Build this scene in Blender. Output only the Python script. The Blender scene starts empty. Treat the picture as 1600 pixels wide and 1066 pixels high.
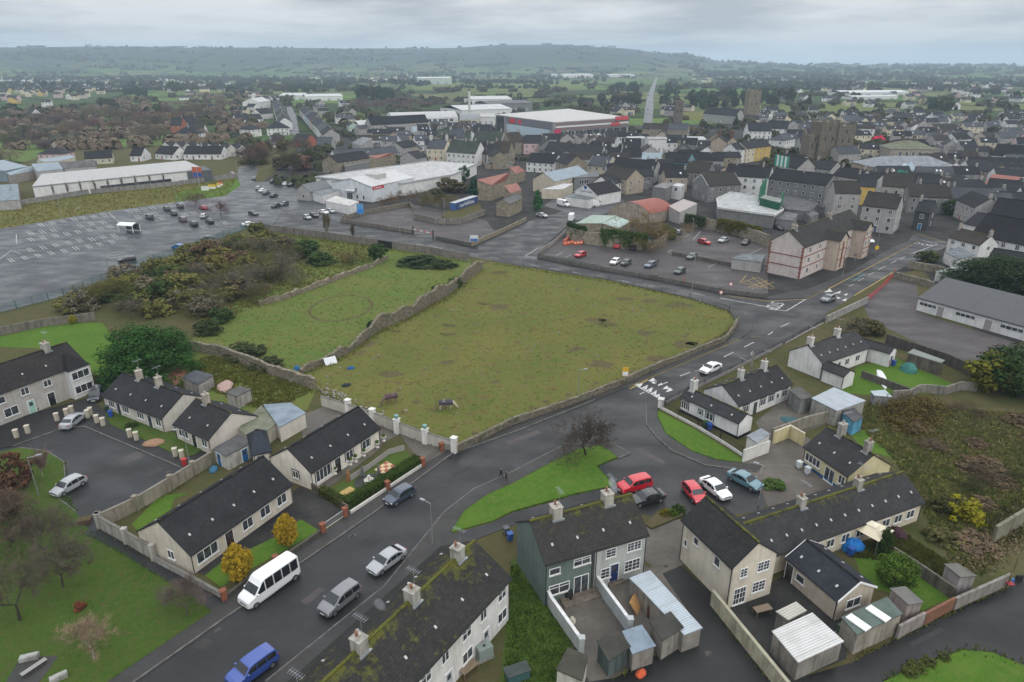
import bpy,math,random
from mathutils import Vector,Matrix,noise as mnoise
R =math.radians
random.seed(7)
sc =bpy.context.scene
C =sc.collection

# ------------------------------------------------------------------ camera, world, sun, exposure
CAM_H,FPX,PITCH =50.0,1067.0,R(22.1)      # metres, focal length in photo pixels (1600 wide), tilt below the horizon
cam_d =bpy.data.cameras.new('camera');cam =bpy.data.objects.new('camera',cam_d);C.objects.link(cam)
cam_d.sensor_width =36.0;cam_d.lens =FPX /1600*36.0
cam_d.clip_start =0.5;cam_d.clip_end =60000
cam.location =(0,0,CAM_H);cam.rotation_euler =(R(90)-PITCH,0,0)
sc.camera =cam
sc.render.resolution_x,sc.render.resolution_y =1024,682

world =bpy.data.worlds.new('World');sc.world =world;world.use_nodes =True
wn,wl =world.node_tree.nodes,world.node_tree.links
wn.clear()
def wnode(t,**k):
 n =wn.new(t)
 for a,b in k.items(): setattr(n,a,b)
 return n
SUN_EL,SUN_AZ =R(38),R(150)                   # behind the camera to the right
w_out =wnode('ShaderNodeOutputWorld');w_bg =wnode('ShaderNodeBackground')
w_sky =wnode('ShaderNodeTexSky',sky_type='NISHITA',sun_disc=False,sun_elevation=SUN_EL,sun_rotation=SUN_AZ)
w_sc =wnode('ShaderNodeVectorMath',operation='SCALE');w_sc.inputs['Scale'].default_value =0.10
wl.new(w_sky.outputs[0],w_sc.inputs[0])
w_geo =wnode('ShaderNodeTexCoord');w_sep =wnode('ShaderNodeSeparateXYZ')
wl.new(w_geo.outputs['Generated'],w_sep.inputs[0])
# cloud deck: direction projected on a plane overhead, so the cloud shrinks towards the horizon
w_abs =wnode('ShaderNodeMath',operation='MAXIMUM');w_abs.inputs[1].default_value =0.0
wl.new(w_sep.outputs['Z'],w_abs.inputs[0])
w_add =wnode('ShaderNodeMath',operation='ADD');w_add.inputs[1].default_value =0.09
wl.new(w_abs.outputs[0],w_add.inputs[0])
w_div =wnode('ShaderNodeVectorMath',operation='DIVIDE');w_cmb =wnode('ShaderNodeCombineXYZ')
for i in range(3): wl.new(w_add.outputs[0],w_cmb.inputs[i])
wl.new(w_geo.outputs['Generated'],w_div.inputs[0]);wl.new(w_cmb.outputs[0],w_div.inputs[1])
w_n =wnode('ShaderNodeTexNoise');w_n.inputs['Scale'].default_value =0.42;w_n.inputs['Detail'].default_value =7;w_n.inputs['Roughness'].default_value =0.56
wl.new(w_div.outputs[0],w_n.inputs['Vector'])
w_r =wnode('ShaderNodeValToRGB')
e =w_r.color_ramp.elements
e[0].position =0.42;e[0].color =(0.55,0.58,0.625,1)
e[1].position =0.60;e[1].color =(1.0,1.0,1.0,1)
wl.new(w_n.outputs['Fac'],w_r.inputs['Fac'])
# overcast skies brighten towards the zenith (CIE overcast: 1 + 2 sin h)
w_g =wnode('ShaderNodeMath',operation='MULTIPLY_ADD');w_g.inputs[1].default_value =2.6;w_g.inputs[2].default_value =0.80
wl.new(w_abs.outputs[0],w_g.inputs[0])
w_cl =wnode('ShaderNodeVectorMath',operation='SCALE')
wl.new(w_r.outputs[0],w_cl.inputs[0]);wl.new(w_g.outputs[0],w_cl.inputs['Scale'])
w_mix =wnode('ShaderNodeMix',data_type='RGBA');w_mix.inputs[0].default_value =0.97
wl.new(w_sc.outputs[0],w_mix.inputs[6]);wl.new(w_cl.outputs[0],w_mix.inputs[7])
wl.new(w_mix.outputs[2],w_bg.inputs[0]);w_bg.inputs[1].default_value =1.0
wl.new(w_bg.outputs[0],w_out.inputs[0])

sun_d =bpy.data.lights.new('sun','SUN');sun =bpy.data.objects.new('sun',sun_d);C.objects.link(sun)
sun_d.energy =0.9;sun_d.angle =R(25);sun_d.color =(1.0,0.96,0.9)
sun.rotation_euler =(R(90)-SUN_EL,0,R(180)-SUN_AZ)
sc.view_settings.view_transform ='Standard';sc.view_settings.look ='None'
sc.view_settings.exposure =-0.25;sc.view_settings.gamma =1.0
sc.render.engine ='CYCLES'
cy =sc.cycles
cy.use_denoising =True
cy.max_bounces =5;cy.diffuse_bounces =2;cy.glossy_bounces =2;cy.transmission_bounces =2;cy.volume_bounces =1;cy.transparent_max_bounces =4
cy.caustics_reflective =False;cy.caustics_refractive =False
cy.use_adaptive_sampling =True;cy.adaptive_threshold =0.02

# ------------------------------------------------------------------ photo pixel -> point on the level z
_cp,_sp =math.cos(PITCH),math.sin(PITCH)
def G(u,v,z=0.0):
 x =(u -800)/FPX;y =(v -533)/FPX
 t =(z -CAM_H)/-(_sp +y *_cp)
 return Vector((x *t,(_cp -y *_sp)*t,z))
def P(p):                      # the other way round: point -> photo pixel
 y =p[1]*_cp -(p[2]-CAM_H)*_sp
 d =-p[1]*_sp -(p[2]-CAM_H)*_cp
 return 800+FPX *p[0]/y,533+FPX *d /y

# ------------------------------------------------------------------ materials
MATS ={}
def mat(name,col=(.5,.5,.5),rough=.8,spec=.3,metal=0.0,objcol=False,build=None,coat=0.0):
 m =bpy.data.materials.new(name);m.use_nodes =True
 N,L =m.node_tree.nodes,m.node_tree.links
 b =N['Principled BSDF']
 b.inputs['Base Color'].default_value =(*col,1);b.inputs['Roughness'].default_value =rough
 b.inputs['Specular IOR Level'].default_value =spec;b.inputs['Metallic'].default_value =metal
 if coat: b.inputs['Coat Weight'].default_value =coat;b.inputs['Coat Roughness'].default_value =0.08
 base =None
 if objcol:
  o =N.new('ShaderNodeObjectInfo');base =o.outputs['Color'];L.new(base,b.inputs['Base Color'])
  m['oi']=o.name
 MATS[name]=m
 if build: build(m,N,L,b)
 return m
class NT:
 """small helper for node graphs"""
 def __init__(s,m): s.m =m;s.N =m.node_tree.nodes;s.L =m.node_tree.links;s.b =s.N['Principled BSDF']
 def coord(s,which='Object'):
  n =s.N.new('ShaderNodeTexCoord');return n.outputs[which]
 def pos(s):
  n =s.N.new('ShaderNodeNewGeometry');return n.outputs['Position']
 def map(s,v,scale=(1,1,1),rot=(0,0,0)):
  n =s.N.new('ShaderNodeMapping');n.inputs['Scale'].default_value =scale;n.inputs['Rotation'].default_value =rot
  s.L.new(v,n.inputs['Vector']);return n.outputs[0]
 def noise(s,v,scale,detail=4,rough=.55):
  n =s.N.new('ShaderNodeTexNoise');n.inputs['Scale'].default_value =scale;n.inputs['Detail'].default_value =detail;n.inputs['Roughness'].default_value =rough
  s.L.new(v,n.inputs['Vector']);return n.outputs['Fac']
 def vor(s,v,scale,feat='F1',out='Distance'):
  n =s.N.new('ShaderNodeTexVoronoi');n.feature =feat;n.inputs['Scale'].default_value =scale
  s.L.new(v,n.inputs['Vector']);return n.outputs[out]
 def ramp(s,f,stops):
  n =s.N.new('ShaderNodeValToRGB');e =n.color_ramp.elements
  while len(e) < len(stops): e.new(.5)
  for q,(p,c) in zip(e,stops): q.position =p;q.color =(*c,1) if not isinstance(c,(int,float)) else (c,c,c,1)
  s.L.new(f,n.inputs['Fac']);return n.outputs[0]
 def mix(s,f,a,b,mode='MIX'):
  n =s.N.new('ShaderNodeMix');n.data_type ='RGBA';n.blend_type =mode
  for sock,val in ((n.inputs[0],f),(n.inputs[6],a),(n.inputs[7],b)):
   if isinstance(val,bpy.types.NodeSocket): s.L.new(val,sock)
   elif isinstance(val,(int,float)): sock.default_value =val
   else: sock.default_value =(*val,1)
  return n.outputs[2]
 def math(s,op,a,b=None,c=None):
  n =s.N.new('ShaderNodeMath');n.operation =op
  for i,val in enumerate((a,b,c)):
   if val is None: continue
   if isinstance(val,bpy.types.NodeSocket): s.L.new(val,n.inputs[i])
   else: n.inputs[i].default_value =val
  return n.outputs[0]
 def sep(s,v):
  n =s.N.new('ShaderNodeSeparateXYZ');s.L.new(v,n.inputs[0]);return n.outputs
 def brick(s,v,w,h,mortar,offset=.5):
  n =s.N.new('ShaderNodeTexBrick');n.inputs['Scale'].default_value =1;n.inputs['Brick Width'].default_value =w;n.inputs['Row Height'].default_value =h
  n.inputs['Mortar Size'].default_value =mortar;n.inputs['Color1'].default_value =(.75,.75,.75,1);n.inputs['Color2'].default_value =(1.15,1.15,1.15,1);n.inputs['Mortar'].default_value =(.35,.35,.35,1)
  n.inputs['Bias'].default_value =0;n.offset =offset
  s.L.new(v,n.inputs['Vector']);return n
 def obj(s):
  n =s.N.new('ShaderNodeObjectInfo');return n
 def col(s,c): s.L.new(c,s.b.inputs['Base Color'])
 def rough(s,r): s.L.new(r,s.b.inputs['Roughness'])
 def bump(s,h,dist=.05,strength=.6):
  n =s.N.new('ShaderNodeBump');n.inputs['Distance'].default_value =dist;n.inputs['Strength'].default_value =strength
  s.L.new(h,n.inputs['Height']);s.L.new(n.outputs[0],s.b.inputs['Normal'])

def b_wall(m,N,L,b):                         # painted render, weather-streaked, colour of the object
 t =NT(m);o =t.obj();p =t.coord('Object')
 n1 =t.noise(p,.55,5);st =t.noise(t.map(p,(2.2,2.2,.22)),1.0,4)
 c =t.mix(t.ramp(n1,[(.35,0.0),(.75,.55)]),o.outputs['Color'],t.mix(.6,o.outputs['Color'],(.30,.29,.26),'MULTIPLY'))
 c =t.mix(t.ramp(st,[(.48,0.0),(.75,.5)]),c,t.mix(.75,c,(.42,.41,.36),'MULTIPLY'))
 t.col(c);t.bump(t.noise(p,14,3),.03,.35)
mat('wall_render',rough=.9,spec=.2,build=b_wall)
def b_block(m,N,L,b):                        # bare concrete block, damp and mossy
 t =NT(m);o =t.obj();p =t.coord('Object')
 n1 =t.noise(p,.8,6);st =t.noise(t.map(p,(1.5,1.5,.18)),1.3,5)
 c =t.mix(t.ramp(n1,[(.3,0.0),(.8,.8)]),o.outputs['Color'],t.mix(.8,o.outputs['Color'],(.28,.27,.23),'MULTIPLY'))
 c =t.mix(t.ramp(st,[(.45,0.0),(.72,.8)]),c,t.mix(.85,c,(.33,.31,.26),'MULTIPLY'))
 c =t.mix(t.ramp(t.noise(p,1.7,4),[(.62,0.0),(.75,.35)]),c,(.10,.12,.04))
 t.col(c);t.bump(t.noise(p,9,4),.05,.5)
mat('wall_block',rough=.95,spec=.15,build=b_block)
def b_stone(m,N,L,b):
 t =NT(m);o =t.obj();p =t.coord('Object')
 v =t.N.new('ShaderNodeTexVoronoi');v.inputs['Scale'].default_value =2.6;L.new(t.map(p,(1,1,1.7)),v.inputs['Vector'])
 d =t.vor(t.map(p,(1,1,1.7)),2.6,'DISTANCE_TO_EDGE')
 g =t.N.new('ShaderNodeSeparateColor');L.new(v.outputs['Color'],g.inputs[0])
 c =t.mix(g.outputs[0],t.mix(1.0,o.outputs['Color'],(.55,.53,.48),'MULTIPLY'),t.mix(1.0,o.outputs['Color'],(1.25,1.2,1.1),'MULTIPLY'))
 c =t.mix(t.ramp(d,[(0.0,1.0),(.07,0.0)]),c,t.mix(1.0,o.outputs['Color'],(.3,.28,.24),'MULTIPLY'))
 c =t.mix(t.ramp(t.noise(p,.7,5),[(.5,0.0),(.75,.6)]),c,(.07,.08,.035))
 t.col(c);t.bump(t.ramp(d,[(0,0.0),(.15,1.0)]),.08,.7)
mat('wall_stone',rough=.95,spec=.15,build=b_stone)
def b_brick(m,N,L,b):
 t =NT(m);o =t.obj();p =t.coord('Object')
 c =t.mix(t.ramp(t.noise(p,2.5,5),[(.3,0.0),(.8,.7)]),o.outputs['Color'],t.mix(1.0,o.outputs['Color'],(.4,.38,.38),'MULTIPLY'))
 t.col(c);t.bump(t.noise(p,12,3),.03,.5)
mat('brick_red',rough=.9,spec=.2,build=b_brick)

def b_roof(m,N,L,b):                          # concrete tiles or slates in courses; object alpha = how mossy
 t =NT(m);o =t.obj();uv =t.coord('UV');p =t.coord('Object')
 um =t.map(uv,(1,10,1));br =t.brick(um,.34,.30,.014);br2 =t.brick(um,.34,.30,.03)
 big =t.noise(p,.35,5);mid =t.noise(p,1.3,6,.7);fine =t.noise(p,11,3)
 c =t.mix(1.0,t.mix(.75,o.outputs['Color'],br.outputs['Color'],'MULTIPLY'),(.68,.68,.70),'MULTIPLY')
 c =t.mix(t.ramp(big,[(.35,0.0),(.7,.6)]),c,t.mix(1.0,c,(.5,.5,.52),'MULTIPLY'))
 c =t.mix(t.ramp(mid,[(.55,0.0),(.82,.30)]),c,(.10,.098,.09))       # lichen bloom
 c =t.mix(t.ramp(fine,[(.72,0.0),(.82,.45)]),c,(.16,.155,.145))     # lichen specks
 vsep =t.sep(uv)
 ridge =t.ramp(vsep[1],[(0.0,.23),(.12,.06),(.4,0.0)])                # v/10 runs down from the ridge
 msk =t.math('ADD',t.math('ADD',mid,t.math('MULTIPLY',big,.55)),t.math('ADD',ridge,t.math('MULTIPLY',t.math('SUBTRACT',o.outputs['Alpha'],1.0),.45)))
 moss =t.ramp(t.math('MULTIPLY',msk,.5),[(.40,0.0),(.50,1.0)])
 mc =t.mix(t.ramp(fine,[(.3,0.0),(.7,1.0)]),(.050,.058,.012),(.145,.138,.022))
 t.col(t.mix(t.math('MULTIPLY',moss,.9),c,mc))
 t.rough(t.ramp(mid,[(.3,.62),(.7,.85)]))
 h =t.math('ADD',br2.outputs['Fac'],t.math('MULTIPLY',t.math('FRACT',t.math('MULTIPLY',vsep[1],10/.3)),-1.0))
 t.bump(t.math('ADD',t.math('MULTIPLY',h,-.5),t.math('MULTIPLY',mid,.5)),.05,.5)
mat('roof_tile',rough=.75,spec=.14,build=b_roof)
def b_sheet(m,N,L,b):                         # corrugated or profiled metal sheet
 t =NT(m);o =t.obj();uv =t.coord('UV');p =t.coord('Object')
 u =t.sep(uv)[0]
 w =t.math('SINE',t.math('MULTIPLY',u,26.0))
 n =t.noise(p,.6,6);n2 =t.noise(t.map(uv,(1.2,.12,1)),1.5,5)
 c =t.mix(t.ramp(n,[(.4,0.0),(.75,.5)]),o.outputs['Color'],t.mix(1.0,o.outputs['Color'],(.55,.53,.5),'MULTIPLY'))
 c =t.mix(t.ramp(n2,[(.52,0.0),(.7,.5)]),c,t.mix(1.0,o.outputs['Color'],(.5,.46,.42),'MULTIPLY'))
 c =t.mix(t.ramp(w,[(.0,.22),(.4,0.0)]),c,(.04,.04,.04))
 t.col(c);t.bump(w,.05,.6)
mat('sheet_metal',rough=.45,spec=.45,build=b_sheet)
def b_flat(m,N,L,b):                          # felt or membrane flat roof, stained
 t =NT(m);o =t.obj();p =t.coord('Object')
 n =t.noise(p,.5,6,.65);n2 =t.noise(p,3.5,5)
 c =t.mix(t.ramp(n,[(.38,0.0),(.7,.8)]),o.outputs['Color'],t.mix(1.0,o.outputs['Color'],(.5,.5,.48),'MULTIPLY'))
 c =t.mix(t.ramp(n2,[(.6,0.0),(.8,.3)]),c,(.12,.13,.06))
 t.col(c);t.rough(t.ramp(n,[(.3,.35),(.7,.8)]))
mat('roof_felt',rough=.6,spec=.25,build=b_flat)

def b_asph(dark,pale,wet):
 def f(m,N,L,b):
  t =NT(m);p =t.pos()
  n =t.noise(p,.16,6,.6);n2 =t.noise(p,1.3,6,.65);st =t.noise(t.map(p,(.10,.22,1),(0,0,R(38))),1.0,5)
  c =t.mix(t.ramp(n,[(.36,0.0),(.66,1.0)]),dark,pale)
  c =t.mix(t.ramp(n2,[(.35,.5),(.65,0.0)]),c,t.mix(1.0,c,(.55,.55,.55),'MULTIPLY'))
  c =t.mix(t.ramp(t.noise(p,30,2),[(.6,0.0),(.75,.25)]),c,(.16,.16,.155))
  t.col(c)
  r =t.math('ADD',t.math('MULTIPLY',n,.5),t.math('MULTIPLY',st,.5))
  t.rough(t.ramp(r,[(.40,wet),(.58,min(1,wet +.38))]))
  t.bump(t.noise(p,25,2),.01,.25)
 return f
mat('asphalt',spec=.36,build=b_asph((.014,.0145,.016),(.028,.029,.031),.30))
mat('asphalt_lane',spec=.36,build=b_asph((.010,.010,.0105),(.022,.022,.022),.30))
mat('asphalt_pale',spec=.3,build=b_asph((.046,.040,.040),(.088,.076,.074),.45))
mat('asphalt_wet',spec=.5,build=b_asph((.020,.022,.026),(.050,.054,.062),.24))
mat('pavement',spec=.4,build=b_asph((.026,.025,.0245),(.050,.047,.044),.45))
mat('concrete',spec=.35,build=b_asph((.080,.069,.057),(.15,.132,.112),.5))
mat('yard',spec=.15,build=b_asph((.022,.022,.022),(.060,.057,.053),.75))

def b_grass(c1,c2,c3,bare=.0,s=1.0):
 def f(m,N,L,b):
  t =NT(m);p =t.pos()
  n =t.noise(p,.07*s,6,.6);n2 =t.noise(p,.55*s,6,.65);n3 =t.noise(p,5.5,5,.7)
  c =t.mix(t.ramp(n,[(.35,0.0),(.65,1.0)]),c1,c2)
  c =t.mix(t.ramp(n2,[(.42,0.0),(.68,.85)]),c,c3)
  c =t.mix(t.ramp(n3,[(.36,.5),(.58,0.0)]),c,t.mix(1.0,c,(.55,.56,.48),'MULTIPLY'))
  if bare: c =t.mix(t.ramp(t.math('ADD',n2,t.math('MULTIPLY',n3,.45)),[(.86-bare,0.0),(.97-bare,.8)]),c,(.075,.052,.028))
  t.col(c);t.bump(t.math('ADD',n3,t.math('MULTIPLY',n2,.8)),.15,.6)
 return f
mat('lawn',rough=.95,spec=.12,build=b_grass((.052,.122,.013),(.078,.155,.018),(.105,.150,.028),0,2))
mat('lawn_dark',rough=.95,spec=.12,build=b_grass((.044,.088,.014),(.060,.108,.017),(.088,.098,.030),.03,2))
mat('field_rough',rough=.95,spec=.1,build=b_grass((.132,.136,.034),(.086,.116,.026),(.165,.134,.052),.07))
mat('field_green',rough=.95,spec=.1,build=b_grass((.080,.140,.028),(.122,.145,.036),(.140,.128,.045),.04))
mat('scrub_ground',rough=.98,spec=.1,build=b_grass((.085,.076,.034),(.062,.074,.024),(.110,.088,.048),.06))
mat('soil',rough=.98,spec=.1,build=b_grass((.105,.080,.048),(.075,.085,.028),(.13,.105,.062),.05))
def b_land(m,N,L,b):                           # far farmland: a patchwork of fields
 t =NT(m);p =t.pos()
 w =t.N.new('ShaderNodeVectorMath');w.operation ='ADD'
 nz =t.N.new('ShaderNodeTexNoise');nz.inputs['Scale'].default_value =.004;L.new(p,nz.inputs['Vector'])
 sc_ =t.N.new('ShaderNodeVectorMath');sc_.operation ='SCALE';sc_.inputs['Scale'].default_value =160;L.new(nz.outputs['Color'],sc_.inputs[0])
 L.new(p,w.inputs[0]);L.new(sc_.outputs[0],w.inputs[1])
 v =t.N.new('ShaderNodeTexVoronoi');v.inputs['Scale'].default_value =.0065;v.voronoi_dimensions ='2D';L.new(w.outputs[0],v.inputs['Vector'])
 g =t.N.new('ShaderNodeSeparateColor');L.new(v.outputs['Color'],g.inputs[0])
 c =t.ramp(g.outputs[0],[(.1,(.040,.060,.025)),(.3,(.085,.160,.038)),(.5,(.140,.155,.060)),(.65,(.050,.085,.030)),(.8,(.100,.180,.042)),(1.0,(.150,.130,.070))])
 e =t.N.new('ShaderNodeTexVoronoi');e.feature ='DISTANCE_TO_EDGE';e.voronoi_dimensions ='2D';e.inputs['Scale'].default_value =.0065;L.new(w.outputs[0],e.inputs['Vector'])
 c =t.mix(t.ramp(e.outputs['Distance'],[(.03,1.0),(.08,0.0)]),c,(.014,.018,.012))
 c =t.mix(t.ramp(t.noise(p,.003,5),[(.56,0.0),(.66,.8)]),c,(.026,.034,.02))
 c =t.mix(t.ramp(t.noise(p,.08,5),[(.3,.4),(.6,0.0)]),c,(.03,.035,.015))
 c =t.mix(t.ramp(t.math('MULTIPLY',t.sep(p)[2],.01),[(.08,0.0),(.7,.92)]),c,(.022,.028,.026))     # heath and forestry on the high ground
 t.col(c)
mat('farmland',rough=1.0,spec=.05,build=b_land)

def b_leaf(m,N,L,b):
 t =NT(m);o =t.obj();p =t.coord('Object')
 n =t.noise(p,1.1,4);n2 =t.noise(p,9,2)
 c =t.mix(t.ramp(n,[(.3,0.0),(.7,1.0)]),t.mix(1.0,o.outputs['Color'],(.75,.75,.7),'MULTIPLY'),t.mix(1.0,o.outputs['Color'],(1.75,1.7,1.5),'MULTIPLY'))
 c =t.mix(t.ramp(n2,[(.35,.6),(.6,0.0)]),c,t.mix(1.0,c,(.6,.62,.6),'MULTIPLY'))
 t.col(c)
mat('leaves',rough=.85,spec=.08,build=b_leaf)
def b_bark(m,N,L,b):
 t =NT(m);o =t.obj();p =t.coord('Object')
 n =t.noise(t.map(p,(4,4,1)),1.5,4)
 t.col(t.mix(t.ramp(n,[(.35,0.0),(.7,1.0)]),t.mix(1.0,o.outputs['Color'],(.6,.6,.6),'MULTIPLY'),t.mix(1.0,o.outputs['Color'],(1.3,1.3,1.25),'MULTIPLY')))
mat('bark',rough=.95,spec=.1,build=b_bark)

def b_paint(m,N,L,b):
 t =NT(m);o =t.obj();p =t.coord('Object')
 t.col(t.mix(t.ramp(t.noise(p,3.5,4),[(.45,0.0),(.8,.3)]),o.outputs['Color'],t.mix(1.0,o.outputs['Color'],(.55,.53,.5),'MULTIPLY')))
mat('paint',rough=.5,spec=.4,build=b_paint)
mat('frame_white',col=(.74,.74,.73),rough=.45)
def b_glass(m,N,L,b):
 t =NT(m);o =t.obj();p =t.coord('Object')
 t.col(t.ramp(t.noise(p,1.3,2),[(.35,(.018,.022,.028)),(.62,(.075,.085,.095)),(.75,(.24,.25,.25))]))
mat('pane_glass',rough=.06,spec=.6,build=b_glass)
mat('car_paint',rough=.32,spec=.5,objcol=True,coat=.8)
mat('car_glass',col=(.012,.015,.018),rough=.05,spec=.7)
mat('rubber',col=(.015,.015,.016),rough=.8)
mat('rim_metal',col=(.42,.43,.45),rough=.35,metal=.8)
mat('lens_red',col=(.35,.012,.012),rough=.15,spec=.6)
mat('lens_clear',col=(.62,.65,.68),rough=.1,spec=.7)
mat('plastic_black',col=(.02,.02,.022),rough=.55)
mat('galvanised',col=(.33,.35,.37),rough=.42,metal=.55)
mat('plate',col=(.75,.75,.70),rough=.5)
def b_mark(m,N,L,b):
 t =NT(m);o =t.obj();p =t.pos()
 t.col(t.mix(t.ramp(t.math('ADD',t.noise(p,3.0,6,.7),t.math('MULTIPLY',t.noise(p,17,3),.3)),[(.58,0.0),(.78,.8)]),o.outputs['Color'],(.06,.06,.06)))
mat('road_paint',rough=.6,spec=.4,build=b_mark)
mat('person_paint',rough=.85,spec=.15,objcol=True)
def b_tarp(m,N,L,b):
 pass
mat('fabric',rough=.85,spec=.2,objcol=True)
def b_chk(m,N,L,b):
 t =NT(m);p =t.coord('Object');n =N.new('ShaderNodeTexChecker');n.inputs['Scale'].default_value =1/.62
 n.inputs['Color1'].default_value =(.52,.40,.24,1);n.inputs['Color2'].default_value =(.30,.10,.06,1)
 L.new(t.map(p),n.inputs['Vector']);t.col(n.outputs[0])
mat('paving_checks',rough=.8,build=b_chk)

# ------------------------------------------------------------------ mesh and object helpers
class MB:
 def __init__(s): s.v =[];s.f =[];s.m =[];s.uv =[]
 def face(s,pts,m=0,uv=None):
  i =len(s.v);s.v.extend([tuple(p) for p in pts]);s.f.append(tuple(range(i,i +len(pts))));s.m.append(m);s.uv.append(uv)
 def box(s,x0,x1,y0,y1,z0,z1,m=0,rz=0,at=(0,0,0),bottom=True):
  c,n =math.cos(rz),math.sin(rz);i =len(s.v)
  for z in (z0,z1):
   for x,y in ((x0,y0),(x1,y0),(x1,y1),(x0,y1)):
    s.v.append((at[0]+x *c -y *n,at[1]+x *n +y *c,at[2]+z))
  fs =[(4,5,6,7),(0,1,5,4),(1,2,6,5),(2,3,7,6),(3,0,4,7)]+([(3,2,1,0)] if bottom else [])
  for q in fs: s.f.append(tuple(i +k for k in q));s.m.append(m);s.uv.append(None)
 def prism(s,pts,z0,z1,m=0,mt=None,bottom=False):
  n =len(pts);i =len(s.v)
  a =sum(pts[k][0]*pts[(k +1) % n][1]-pts[(k +1) % n][0]*pts[k][1] for k in range(n))
  if a < 0: pts =pts[::-1]
  zt =(lambda k: z1[k] if a >= 0 else z1[n -1-k]) if isinstance(z1,(list,tuple)) else (lambda k: z1)
  for p in pts: s.v.append((p[0],p[1],z0))
  for k,p in enumerate(pts): s.v.append((p[0],p[1],zt(k)))
  s.f.append(tuple(range(i +n,i +2*n)));s.m.append(m if mt is None else mt);s.uv.append([(p[0],p[1]/10) for p in pts])
  for k in range(n):
   k2 =(k +1) % n;s.f.append((i +k,i +k2,i +n +k2,i +n +k));s.m.append(m);s.uv.append(None)
  if bottom: s.f.append(tuple(range(i +n -1,i -1,-1)));s.m.append(m);s.uv.append(None)
 def tube(s,p,q,r0,r1=None,n=6,m=0,caps=True):
  p,q =Vector(p),Vector(q);r1 =r0 if r1 is None else r1
  d =(q -p);d =d.normalized() if d.length > 1e-9 else Vector((0,0,1))
  a =d.cross(Vector((0,0,1)) if abs(d.z) < .9 else Vector((1,0,0))).normalized();b_ =d.cross(a)
  i =len(s.v)
  for c_,r in ((p,r0),(q,r1)):
   for k in range(n):
    t =2*math.pi *k /n;s.v.append(tuple(c_ +a *(r *math.cos(t))+b_ *(r *math.sin(t))))
  for k in range(n):
   k2 =(k +1) % n;s.f.append((i +k2,i +k,i +n +k,i +n +k2));s.m.append(m);s.uv.append(None)
  if caps:
   s.f.append(tuple(range(i,i +n)));s.m.append(m);s.uv.append(None)
   s.f.append(tuple(range(i +2*n -1,i +n -1,-1)));s.m.append(m);s.uv.append(None)
 def lathe(s,prof,n=8,m=0,at=(0,0,0)):
  i =len(s.v)
  for r,z in prof:
   for k in range(n):
    t =2*math.pi *k /n;s.v.append((at[0]+r *math.cos(t),at[1]+r *math.sin(t),at[2]+z))
  for j in range(len(prof)-1):
   for k in range(n):
    k2 =(k +1) % n;a =i +j *n
    s.f.append((a +k,a +k2,a +n +k2,a +n +k));s.m.append(m);s.uv.append(None)
  s.f.append(tuple(i +(len(prof)-1)*n +k for k in range(n)));s.m.append(m);s.uv.append(None)
 def mesh(s,name,mats,smooth=False):
  me =bpy.data.meshes.new(name);me.from_pydata(s.v,[],s.f)
  for k in mats: me.materials.append(MATS[k])
  if len(mats) > 1: me.polygons.foreach_set('material_index',s.m)
  if any(u is not None for u in s.uv):
   l =me.uv_layers.new(name='UVMap').data;j =0
   for f,u in zip(s.f,s.uv):
    for k in range(len(f)):
     if u is not None: l[j].uv =u[k]
     j += 1
  if smooth: me.polygons.foreach_set('use_smooth',[True]*len(me.polygons))
  me.update();return me
 def build(s,name,mats,parent=None,col=None,smooth=False,loc=None,rz=0):
  if isinstance(mats,str): mats =[mats]
  return put(name,s.mesh(name,mats,smooth),parent,col,loc,rz)
def put(name,me,parent=None,col=None,loc=None,rz=0,scale=None):
 o =bpy.data.objects.new(name,me);C.objects.link(o)
 if parent is not None: o.parent =parent
 if loc is not None: o.location =loc
 if rz: o.rotation_euler =(0,0,rz)
 if scale is not None: o.scale =scale
 if col is not None: o.color =(*col[:3],col[3] if len(col) > 3 else 1.0)
 return o
def tag(o,label=None,cat=None,group=None,kind=None):
 if label: o['label']=label
 if cat: o['category']=cat
 if group: o['group']=group
 if kind: o['kind']=kind
 return o
def thing(name,label,cat,loc=(0,0,0),rz=0,group=None):
 o =put(name,None,None,None,loc,rz);o.empty_display_size =.5
 return tag(o,label,cat,group)
def copy_tree(o,parent=None):
 c =o.copy();C.objects.link(c);c.parent =parent
 for ch in KIDS.get(o.name,()): copy_tree(ch,c)
 return c
KIDS ={}
def note_kids(o):                     # remember the family of a thing once, so that copying is cheap
 fam =[o]
 while fam:
  x =fam.pop();KIDS[x.name]=list(x.children);fam += list(x.children)
def offs(pts,d):                     # a polyline moved sideways (left positive), mitred
 n =len(pts);out =[]
 for i in range(n):
  a =(pts[i]-pts[i -1]).normalized() if i else None
  b =(pts[i +1]-pts[i]).normalized() if i < n -1 else None
  a =a or b;b =b or a
  na,nb =Vector((-a.y,a.x)),Vector((-b.y,b.x));m =na +nb
  m =m /max(m.length,.3) if m.length else na
  k =max(.45,m.dot(na));out.append(pts[i]+m *(d /k))
 return out
def gp(px): return [Vector(G(*p)[:2]) for p in px]
def sheet(name,px,z,material,kind='structure',h=0.0,col=None):
 """a ground sheet from photo pixels; h > 0 makes it a raised slab with real edges"""
 pts =gp(px);mb =MB()
 if h: mb.prism([tuple(p) for p in pts],0,z +h,0)
 else:
  a =sum(pts[k].x *pts[(k +1) % len(pts)].y -pts[(k +1) % len(pts)].x *pts[k].y for k in range(len(pts)))
  if a < 0: pts.reverse()
  mb.face([(p.x,p.y,z) for p in pts])
 return tag(mb.build(name,material,None,col),kind=kind)
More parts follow.
